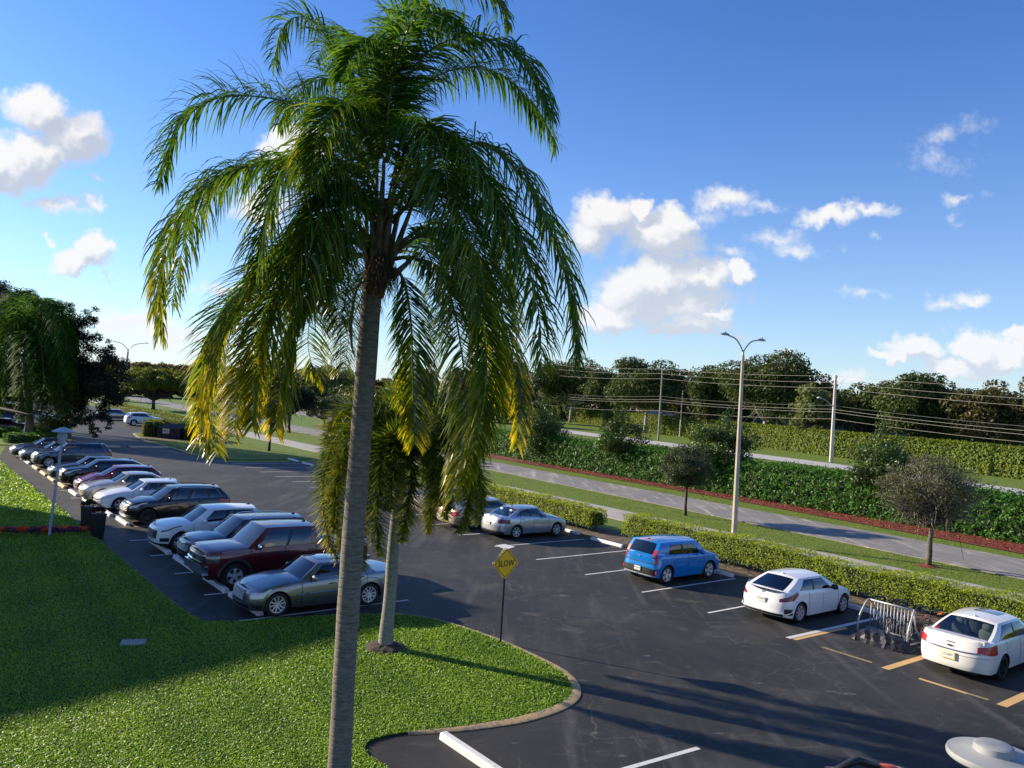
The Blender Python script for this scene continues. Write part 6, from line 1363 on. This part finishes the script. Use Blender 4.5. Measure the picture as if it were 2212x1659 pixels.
# houses behind the hedge
M_ROOF = mat('tile_roof', (.36, .25, .20), .8, var=.15, vscale=2); M_ROOFG = mat('grey_roof', (.20, .19, .19), .8, var=.15, vscale=2); M_STUC = mat('stucco', (.50, .44, .36), .85, var=.05); M_WIN = mat('house_window', (.02, .025, .03), .1)
def house(px, Yd, wd, h, hr, m, lab, dp=10):
    v = atY(px, 880, Yd); t = thing('house', lab, 'house', (v.x, Yd, 0), R(-25)); o = MB(); o.box((0, dp / 2, h / 2), (wd, dp, h)); o.build('wall', M_STUC, t)
    o = MB(); a, b2, c = wd / 2 + .6, -.6, dp + .6; o.add([(-a, b2, h), (a, b2, h), (a, c, h), (-a, c, h), (-a + dp * .45, dp / 2, h + hr), (a - dp * .45, dp / 2, h + hr)], [(0, 1, 5, 4), (1, 2, 5), (2, 3, 4, 5), (3, 0, 4), (3, 2, 1, 0)]); o.build('roof', m, t)
    for x in np.linspace(-wd / 2 + 2, wd / 2 - 2, 4): o = MB(); o.box((x, -.02, h * .55), (1.3, .08, 1.2)); o.build('window', M_WIN, t)
house(1310, 275, 30, 3.6, 2.4, M_ROOF, 'house with pinkish tiled roof behind the far hedge under the dark trees'); house(1460, 215, 24, 3.2, 2.0, M_ROOF, 'low tiled house glimpsed behind the two thin poles')
house(1840, 172, 22, 3.7, 2.6, M_ROOFG, 'house with grey roof right behind the pale utility pole'); house(1720, 190, 24, 3.4, 2.4, M_ROOFG, 'grey roofed house behind the olive tree')
# ---- SLOW sign
b_ = at(1081, 1390); sg = thing('slow_sign', 'yellow diamond SLOW sign on a black post at the edge of the lawn', 'road sign', b_)
v = np.array(tuple(atY(1092, 1215, b_.y) - b_)); o = MB(); o.box((0, 0, v[2] / 2), (.05, .035, v[2])); V = o.v[0]; V[:, 0] += V[:, 2] / v[2] * v[0]; V[:, 0] += 0
o.build('post', M_BLK, sg)
o = MB()
for k in range(34): z = .06 + k * .05; o.box((v[0] * z / v[2], -.019, z), (.012, .004, .014))
o.build('post_holes', mat('post_hole', (.10, .10, .10), .6), sg)['kind'] = 'stuff'
c = np.array(tuple(atY(1092, 1217, b_.y) - b_)); D = 64.5 / F_PX * b_.y / 2
M_SY = mat('sign_yellow', (1.0, .52, .01), .4); M_SK = mat('sign_black', (.012, .012, .012), .5); M_SW = mat('sign_edge_white', (.7, .7, .68), .5)
yaw = R(37)
Mx = Matrix.Translation(tuple(c)) @ Matrix.Rotation(yaw, 4, 'Z')
def dia(o, r_, y, th, mi=0, rad=.06):
    pts = []
    for k in range(4):
        a = k * math.pi / 2; cc = np.array([math.sin(a), math.cos(a)]) * (r_ - rad * 1.414)
        for q in np.linspace(-math.pi / 4, math.pi / 4, 5): pts.append(cc + rad * np.array([math.sin(a + q), math.cos(a + q)]))
    F_ = [(p[0], y, p[1]) for p in pts]; B_ = [(p[0], y + th, p[1]) for p in pts]; n = len(pts)
    o.add(F_ + B_, [tuple(range(n)), tuple(range(n, 2 * n))[::-1]] + [(i + n, (i + 1) % n + n, (i + 1) % n, i)[::-1] for i in range(n)], mi)
def placed(o, nm, m, par): ob = o.build(nm, m, par); ob.data.transform(Mx); return ob
o = MB(); dia(o, D * 1.06, -.028, .012); pl = placed(o, 'sign_panel', M_SY, sg)
o = MB(); dia(o, D * .965, -.0305, .002); placed(o, 'sign_border', M_SK, pl); o = MB(); dia(o, D * .91, -.033, .002, rad=.05); placed(o, 'sign_face', M_SY, pl)
text_mesh('sign_text', 'SLOW', .235, M_SK, pl, Mx @ Matrix.Translation((0, -.036, .0)) @ Matrix.Rotation(R(90), 4, 'X'), .001, .004, .84)
Mx = Mx @ Matrix.Translation((0, .0, 0.005)); o = MB(); dia(o, D * 1.06, .05, .012); placed(o, 'back_panel', M_SW, sg)
# ---- lamp post by the flower bed
b_ = at(106, 1160); lp_ = thing('garden_lamp', 'grey garden lamp post with a conical cap beside the flower bed', 'lamp post', b_); v = np.array(tuple(atY(133, 958, b_.y) - b_)); lean = v[0] / v[2]
def gl(prof_, z0, nm, m, n=16):
    o = MB(); o.lathe([(r_, z_) for r_, z_ in prof_], (0, 0, 0), n); V = o.v[0]; V[:, 2] += z0; V[:, 0] += V[:, 2] * lean; return o.build(nm, m, lp_, smooth=True, angle=30)
M_LGREY = mat('lamp_grey_paint', (.30, .36, .42), .45)
gl([(.055, 0), (.052, v[2] * .5), (.045, v[2])], 0, 'pole', M_LGREY); z = v[2]
gl([(.07, 0), (.14, .03), (.17, .26), (.17, .30), (.19, .31), (.19, .33), (.175, .34), (.185, .48), (.0, .48)], z - .02, 'lantern', M_LGREY); gl([(.40, .0), (.41, .02), (.12, .17), (.0, .19)], z + .46, 'cap', M_LGREY, 24)
# ---- flat topped lamp at the bottom right
zc = 4.35; c = at(2146, 1630, zc); t = thing('flat_top_lamp', 'white lamp with a wide round flat cap at the bottom right corner', 'lamp post', (c.x, c.y, 0)); M_CAPW = mat('cap_white', (.30, .31, .31), .55, col2=(.20, .21, .22), vscale=3, thr=(.4, .7))
Rr = 73 / F_PX * (c - Vector((0, 0, CAM_H))).length
o = MB(); o.lathe([(0, zc - .05), (Rr * .93, zc - .055), (Rr * .99, zc - .04), (Rr, zc - .02), (Rr * .98, zc), (Rr * .46, zc + .022), (Rr * .44, zc + .025), (Rr * .42, zc + .072), (Rr * .36, zc + .082), (Rr * .08, zc + .086), (0, zc + .086)], (0, 0, 0), 48); o.build('cap', M_CAPW, t, smooth=True, angle=35)
o = MB(); o.lathe([(.10, zc - .32), (.13, zc - .05)], (0, 0, 0), 20); o.build('neck', M_CAPW, t, smooth=True); o = MB(); o.lathe([(.07, 0), (.06, zc - .3)], (0, 0, 0), 14); o.build('pole', M_CAPW, t, smooth=True)
# ---- planters
for lab, (px, py), h in (('dark tall square planter of dark leaves, the one farther from the camera', (187, 1146), 1.0), ('dark tall square planter of dark leaves, the one nearer the camera', (210, 1163), 1.0)):
    b_ = at(px, py); t = thing('planter', lab, 'planter', b_, R(-38), 'tall dark planters at the end of the path'); o = MB(); o.box((0, 0, h / 2), (.34, .34, h), taper=1.25); o.box((0, 0, h - .02), (.46, .46, .05), taper=1.0); o.build('pot', M_BLK, t)
    cl = [((rng.normal(0, .12), rng.normal(0, .12), h + .10 + abs(rng.normal(0, .07))), (.13, .13, .11)) for _ in range(12)]
    clump_crown('plant', cl, 2600, .045, leaf_mat('dark_planter_leaf', (.02, .012, .012), (.06, .02, .02), None, .2), t, .1)
# ---- flower bed: each plant its own
M_FLO = leaf_mat('orange_flower', (.75, .06, .01), (.9, .16, .02), None, .2); M_FLP = leaf_mat('purple_flower', (.12, .01, .10), (.25, .03, .2), None, .2); M_FLG = leaf_mat('flower_leaf', (.01, .05, .01), (.03, .09, .02), None, .2)
fl0, fl1 = at(-10, 1160), at(182, 1156); nfl = 17
poly_sheet('flower_bed', [tuple(at(*p))[:2] for p in ((-60, 1152), (185, 1149), (190, 1160), (-60, 1165))], .05, M_DIRT, thick=.03)
for k in range(nfl):
    f = (k + .5) / nfl; p = fl0.lerp(fl1, f); orange = (k % 4) in (0, 1); p.z = .04
    od = ('first', 'second', 'third', 'fourth', 'fifth', 'sixth', 'seventh', 'eighth', 'ninth', 'tenth')
    rank = sum(1 for j in range(k + 1, nfl) if ((j % 4) in (0, 1)) == orange)
    t = thing('flower_plant', od[rank] + (' orange red' if orange else ' purple') + ' flower clump counted from the planters in the flower bed', 'flowers', p, group='flowering plants in the bed along the path')
    cl = [((rng.normal(0, .16), rng.normal(0, .10), .16 + abs(rng.normal(0, .05))), (.14, .12, .10)) for _ in range(5)]
    clump_crown('leaves', [(c_, (r_[0] * .95, r_[1] * .95, r_[2] * .8)) for c_, r_ in cl], 1500, .045, M_FLG, t, .1); clump_crown('blossoms', [((c_[0], c_[1], c_[2] + .05), r_) for c_, r_ in cl], 1600, .045, M_FLO if orange else M_FLP, t, .75)
# ---- utility cover in the lawn
b_ = at(288, 1388, .05); t = thing('utility_cover', 'pale square utility cover set in the shaded lawn', 'utility cover', b_, R(20)); o = MB(); o.box((0, 0, 0), (.60, .42, .05)); V = o.v[0]; V[4:, :2] *= .94; o.build('lid', M_CONC, t); o = MB(); o.box((0, 0, .027), (.12, .03, .008)); o.build('lid_handle', M_STEEL, t)
# ---- dumpster
c = W(87.85, 25.05); t = thing('dumpster', 'dark navy dumpster with ribbed lids between clipped hedges', 'dumpster', c, 0); dm = mat('dumpster_navy', (.012, .016, .04), .5, var=.2, vscale=3); dl = M_BLK
hd = math.atan2(-NT.y, -NT.x); dd_ = -(US + NT); t.rotation_euler = (0, 0, math.atan2(dd_.y, dd_.x))
o = MB(); w2, d2 = 1.25, .85
o.add([(-d2, -w2, .12), (d2, -w2, .12), (d2, w2, .12), (-d2, w2, .12), (-d2 - .15, -w2, 1.45), (d2 + .1, -w2, 1.15), (d2 + .1, w2, 1.15), (-d2 - .15, w2, 1.45)], [(0, 3, 2, 1), (0, 1, 5, 4), (1, 2, 6, 5), (2, 3, 7, 6), (3, 0, 4, 7)])
for y_ in (-w2 - .04, w2 + .04): o.box((0, y_, .75), (1.2, .08, .18))
for y_ in (-.8, 0, .8): o.box((d2 + .07, y_, .6), (.06, .06, .9))
o.build('bin', dm, t)
for y_ in (-.63, .63):
    o = MB(); o.add([(-d2 - .2, y_ - .6, 1.48), (d2 + .16, y_ - .6, 1.18), (d2 + .16, y_ + .6, 1.18), (-d2 - .2, y_ + .6, 1.48), (-d2 - .2, y_ - .6, 1.44), (d2 + .16, y_ - .6, 1.14), (d2 + .16, y_ + .6, 1.14), (-d2 - .2, y_ + .6, 1.44)], [(0, 1, 2, 3), (4, 7, 6, 5), (0, 4, 5, 1), (1, 5, 6, 2), (2, 6, 7, 3), (3, 7, 4, 0)])
    for k in range(6): yy = y_ - .5 + k * .2; o.add([(-d2 - .2, yy - .02, 1.485), (d2 + .16, yy - .02, 1.185), (d2 + .16, yy + .02, 1.185), (-d2 - .2, yy + .02, 1.485), (-d2 - .2, yy, 1.52), (d2 + .16, yy, 1.22)], [(0, 1, 5, 4), (3, 4, 5, 2)])
    o.build('lid', dl, t)
o = MB(); o.box((d2 + .115, -.25, .82), (.02, .74, .50)); sgn = o.build('label_panel', M_PLATE, t)
text_mesh('label_text', 'PCC', .30, mat('label_green', (.02, .08, .05), .5), sgn, Matrix.Translation((d2 + .128, -.25, .78)) @ Matrix(((0, 0, 1, 0), (1, 0, 0, 0), (0, 1, 0, 0), (0, 0, 0, 1))), .002, .01)
# ---- bike rack with bicycles and a black cover
A_ = W(12.98, 25.12); B2 = W(11.45, 25.05); c = (A_ + B2) / 2; t = thing('bike_rack', 'galvanised bike rack of upright bars beside the white hatchback', 'bike rack', c, 0)
ax = Vector(B2 - A_).normalized(); nx_ = Vector((-ax.y, ax.x, 0)); 
if nx_.dot(NT) < 0: nx_ = -nx_
hl = (B2 - A_).length / 2; M_GALV = mat('rack_galvanised', (.34, .35, .37), .5, .4)
def rk(a, n_, z): v = ax * a + nx_ * n_; return (v.x, v.y, z)
HR = 1.02
for sgn_ in (-1, 1):
    a = sgn_ * hl; o = MB(); o.tube([tuple(q) for q in smoothpoly([rk(a * 1.06, -.02, .02), rk(a * 1.05, .0, .45), rk(a * 1.0, .30, .93), rk(a * .96, .42, HR), rk(a * .9, .46, HR)], 4)], .032, 8); o.tube([rk(a * 1.06, -.02, .03), rk(a * 1.06, .85, .03)], .032, 8); o.tube([rk(a * 1.06, .85, .03), rk(a * .98, .5, .5), rk(a * .92, .46, HR)], .03, 8) if sgn_ > 0 else None; o.build('end_frame', M_GALV, t, smooth=True)
o = MB(); o.tube([rk(-hl * .95, .45, HR), rk(hl * .95, .45, HR)], .034, 8); o.build('top_rail', M_GALV, t, smooth=True); o = MB(); o.tube([rk(-hl, .42, .14), rk(hl, .42, .14)], .028, 8); o.build('bottom_rail', M_GALV, t, smooth=True)
for k in range(13): o = MB(); a = -hl * .86 + k * hl * 1.72 / 12; o.tube([rk(a, .42, .14), rk(a, .45, HR)], .017, 6); o.build('upright_bar', M_GALV, t, smooth=True)
# bicycles
def torus(o, c, r, tr, axd, n=32, k=6, mi=0):
    c = np.array(c); axd = nrm(np.array(axd)); u = nrm(np.cross(axd, [0, 0, 1.])); w_ = np.cross(u, axd)
    pts = [c + r * (math.cos(a) * u + math.sin(a) * w_) for a in np.linspace(0, 2 * math.pi, n + 1)]; o.tube(pts, tr, k, mi, cap=False)
def bicycle(lab, pos, dir_, colr, seatc, tilt=0):
    d = Vector(dir_).normalized(); t = thing('bicycle', lab, 'bicycle', pos, math.atan2(d.y, d.x)); t.rotation_euler[0] = R(tilt)
    wr = .33
    for x in (-.52, .52):
        o = MB(); torus(o, (x, 0, wr), wr - .02, .019, (0, 1, 0)); w_ = o.build('wheel', M_RUB, t, smooth=True); o = MB(); torus(o, (x, 0, wr), wr - .045, .009, (0, 1, 0), k=4)
        for a in np.linspace(0, 2 * math.pi, 16, endpoint=False): o.tube([(x, 0, wr), (x + (wr - .045) * math.cos(a), 0, wr + (wr - .045) * math.sin(a))], .003, 3, cap=False)
        o.build('rim', M_ALU, w_)
    o = MB()
    for a, b2, r_ in (((-.52, 0, wr), (-.10, 0, .30), .012), ((-.52, 0, wr), (-.22, 0, .78), .010), ((-.10, 0, .30), (-.25, 0, .86), .016), ((-.10, 0, .30), (.34, 0, .72), .018), ((-.22, 0, .76), (.31, 0, .82), .016), ((.29, 0, .90), (.36, 0, .64), .018), ((.36, 0, .64), (.52, 0, wr), .014)): o.tube([a, b2], r_, 6)
    o.build('frame', colr, t, smooth=True)
    o = MB(); o.tube([(.29, 0, .88), (.27, 0, 1.0)], .013, 6); o.tube([(.22, -.30, 1.0), (.28, -.15, 1.02), (.27, 0, 1.0), (.28, .15, 1.02), (.22, .30, 1.0)], .012, 6); o.build('handlebar', M_BLK, t, smooth=True)
    o = MB(); o.grid([[(-.38 + x, y_ * w_, .91 - .02 * y_ * y_ + .01) for y_ in np.linspace(-1, 1, 5)] for x, w_ in ((0, .07), (.06, .085), (.14, .06), (.24, .025), (.28, .012))], flip=True); o.grid([[(-.38 + x, y_ * w_, .86) for y_ in np.linspace(-1, 1, 5)] for x, w_ in ((0, .07), (.06, .085), (.14, .06), (.24, .025), (.28, .012))]); o.build('saddle', seatc, t, smooth=True)
    o = MB(); o.lathe([(.09, -.004), (.09, .004)], (-.10, -.04, .30), 20, axis='y'); o.tube([(-.10, -.05, .30), (0, -.06, .17)], .009, 5); o.tube([(-.10, .05, .30), (-.2, .06, .43)], .009, 5); o.build('crank', M_ALU, t)
    return t
bicycle('dark bicycle with orange saddle leaning behind the right end of the rack', W(11.15, 26.35, .004), NT * -1 + US * .12, mat('bike_frame_dark', (.02, .02, .025), .4), M_ORANGE, 4)
bicycle('dark bicycle with silver handlebar parts standing behind the middle of the rack', W(12.75, 26.75, .004), NT * -1, M_BLK, M_BLK, -3)
bicycle('bicycle whose front wheel stands in the rack above the black cover', W(12.25, 25.95, .004), NT * -1 + US * -.08, M_DALU, M_BLK, 2)
bicycle('bicycle with dark red frame standing in the right slots of the rack', W(11.6, 26.0, .004), NT * -1 + US * .1, paint('bike_red', (.18, .02, .02)), M_BLK, -2)
# crumpled cover
cc = W(11.95, 24.55, .0); nx2, ny2 = 22, 12; o = MB(); G = []
rc = np.random.default_rng(5)
for i in range(nx2):
    row = []
    for j in range(ny2):
        a = -1 + 2 * i / (nx2 - 1); b2 = -1 + 2 * j / (ny2 - 1); rr_ = max(abs(a), abs(b2)); k_ = 1 - .2 * a * a * b2 * b2
        hgt = (1 - abs(a) ** 2.6) * (1 - abs(b2) ** 2.0) * .34 + (abs((a * 3.1 + b2 * 1.2) % 1 - .5) - .25) * .20 * (1 - rr_ ** 3) + rc.normal(0, .022) * (1 - rr_ ** 4)
        v = ax * (a * .98 * k_ + rc.normal(0, .025)) + nx_ * (b2 * .50 * k_ + rc.normal(0, .025)); row.append((v.x, v.y, max(hgt, .0) + .012))
    G.append(row)
o.grid(G, flip=True); cv_ = o.build('bike_cover', mat('black_tarp', (.016, .016, .019), .38, spec=.4), None, smooth=True, angle=16, loc=cc)
if cv_.data.polygons[110].normal.z < 0: cv_.data.flip_normals()
tag(cv_, 'crumpled black bike cover lying over the front of the bike rack', 'cover')
# ---- motor scooter cut by the bottom edge
zc = 1.15; c = at(1835, 1690, zc); t = thing('motorcycle', 'motorcycle with dark windscreen and orange red tail cut by the bottom edge', 'motorcycle', (c.x, c.y, 0), 0)
mo = mat('moto_orange', (.55, .08, .02), .25, coat=1)
o = MB(); e1 = Vector(at(1805, 1662, zc)) - c; e2 = Vector(at(1850, 1640, zc + .10)) - c; e3 = Vector(at(1890, 1652, zc + .02)) - c; e4 = Vector(at(1960, 1668, zc - .08)) - c
def zt_(v, dz=0): return (v.x, v.y, v.z + zc + dz)
e1.z = 0; e2.z = .1; e3.z = .02; e4.z = -.08
o.tube([zt_(e1 * 1.6, -.1), zt_(e1), zt_(e2, -.02), zt_(e3, -.02), zt_(e3 * 1.05, -.2)], [.05, .07, .12, .10, .08], 10, flat=.6); o.build('fairing', M_BLK, t, smooth=True)
o = MB(); o.tube([zt_(e3), zt_(e3 * .5 + e4 * .5, .0), zt_(e4, -.02), zt_(e4 * 1.2, -.15)], [.04, .10, .10, .05], 10, flat=.6); o.build('tank', mo, t, smooth=True)
dq = (e4 - e1).normalized(); 
for k_, nm in ((-.85, 'wheel'), (.55, 'wheel')):
    o = MB(); q = dq * k_; torus(o, (q.x + .0, q.y - .15, .31), .25, .06, (-dq.y, dq.x, 0), k=8); o.build(nm, M_RUB, t, smooth=True)
o = MB(); q1, q2 = dq * -.85, dq * .55; o.tube([(q1.x, q1.y - .15, .31), (q1.x * .3, q1.y * .3 - .15, .8), (q2.x * .5, q2.y * .5 - .1, .6), (q2.x, q2.y - .15, .31)], [.04, .14, .14, .04], 8); o.build('frame', M_DALU, t, smooth=True)
# ---- the apartment block outside the left of the frame that shades the lawn
Cc = Vector((-32.0, 38.7, 0)); dA = Vector((-.63, -.777, 0)).normalized(); dB = Vector((-.777, .63, 0)); HB = 12.4
t = thing('apartment_building', 'pale apartment block standing left of the lawn', 'building', Cc); wl_ = MB(); LA, LB = 44, 9
def bp(a, b2, z): v = dA * a + dB * b2; return (v.x, v.y, z)
wl_.add([bp(0, 0, -.05), bp(LA, 0, -.05), bp(LA, LB, -.05), bp(0, LB, -.05), bp(0, 0, HB - .3), bp(LA, 0, HB - .3), bp(LA, LB, HB - .3), bp(0, LB, HB - .3)], [(0, 1, 5, 4), (1, 2, 6, 5), (2, 3, 7, 6), (3, 0, 4, 7)]); wl_.build('wall', M_STUC, t)
o = MB(); o.add([bp(-.1, -.1, HB - .3), bp(LA + .1, -.1, HB - .3), bp(LA + .1, LB + .1, HB - .3), bp(-.1, LB + .1, HB - .3), bp(-.1, -.1, HB), bp(LA + .1, -.1, HB), bp(LA + .1, LB + .1, HB), bp(-.1, LB + .1, HB)], [(0, 1, 5, 4), (1, 2, 6, 5), (2, 3, 7, 6), (3, 0, 4, 7), (4, 5, 6, 7), (3, 2, 1, 0)]); o.build('roof', M_ROOFG, t)
for fl in range(4):
    for k in range(9):
        a0 = 2 + k * 4.6; o = MB(); o.add([bp(a0, -.03, 1 + fl * 2.9), bp(a0 + 1.8, -.03, 1 + fl * 2.9), bp(a0 + 1.8, -.03, 2.3 + fl * 2.9), bp(a0, -.03, 2.3 + fl * 2.9)], [(0, 1, 2, 3)]); o.build('window', M_WIN, t)
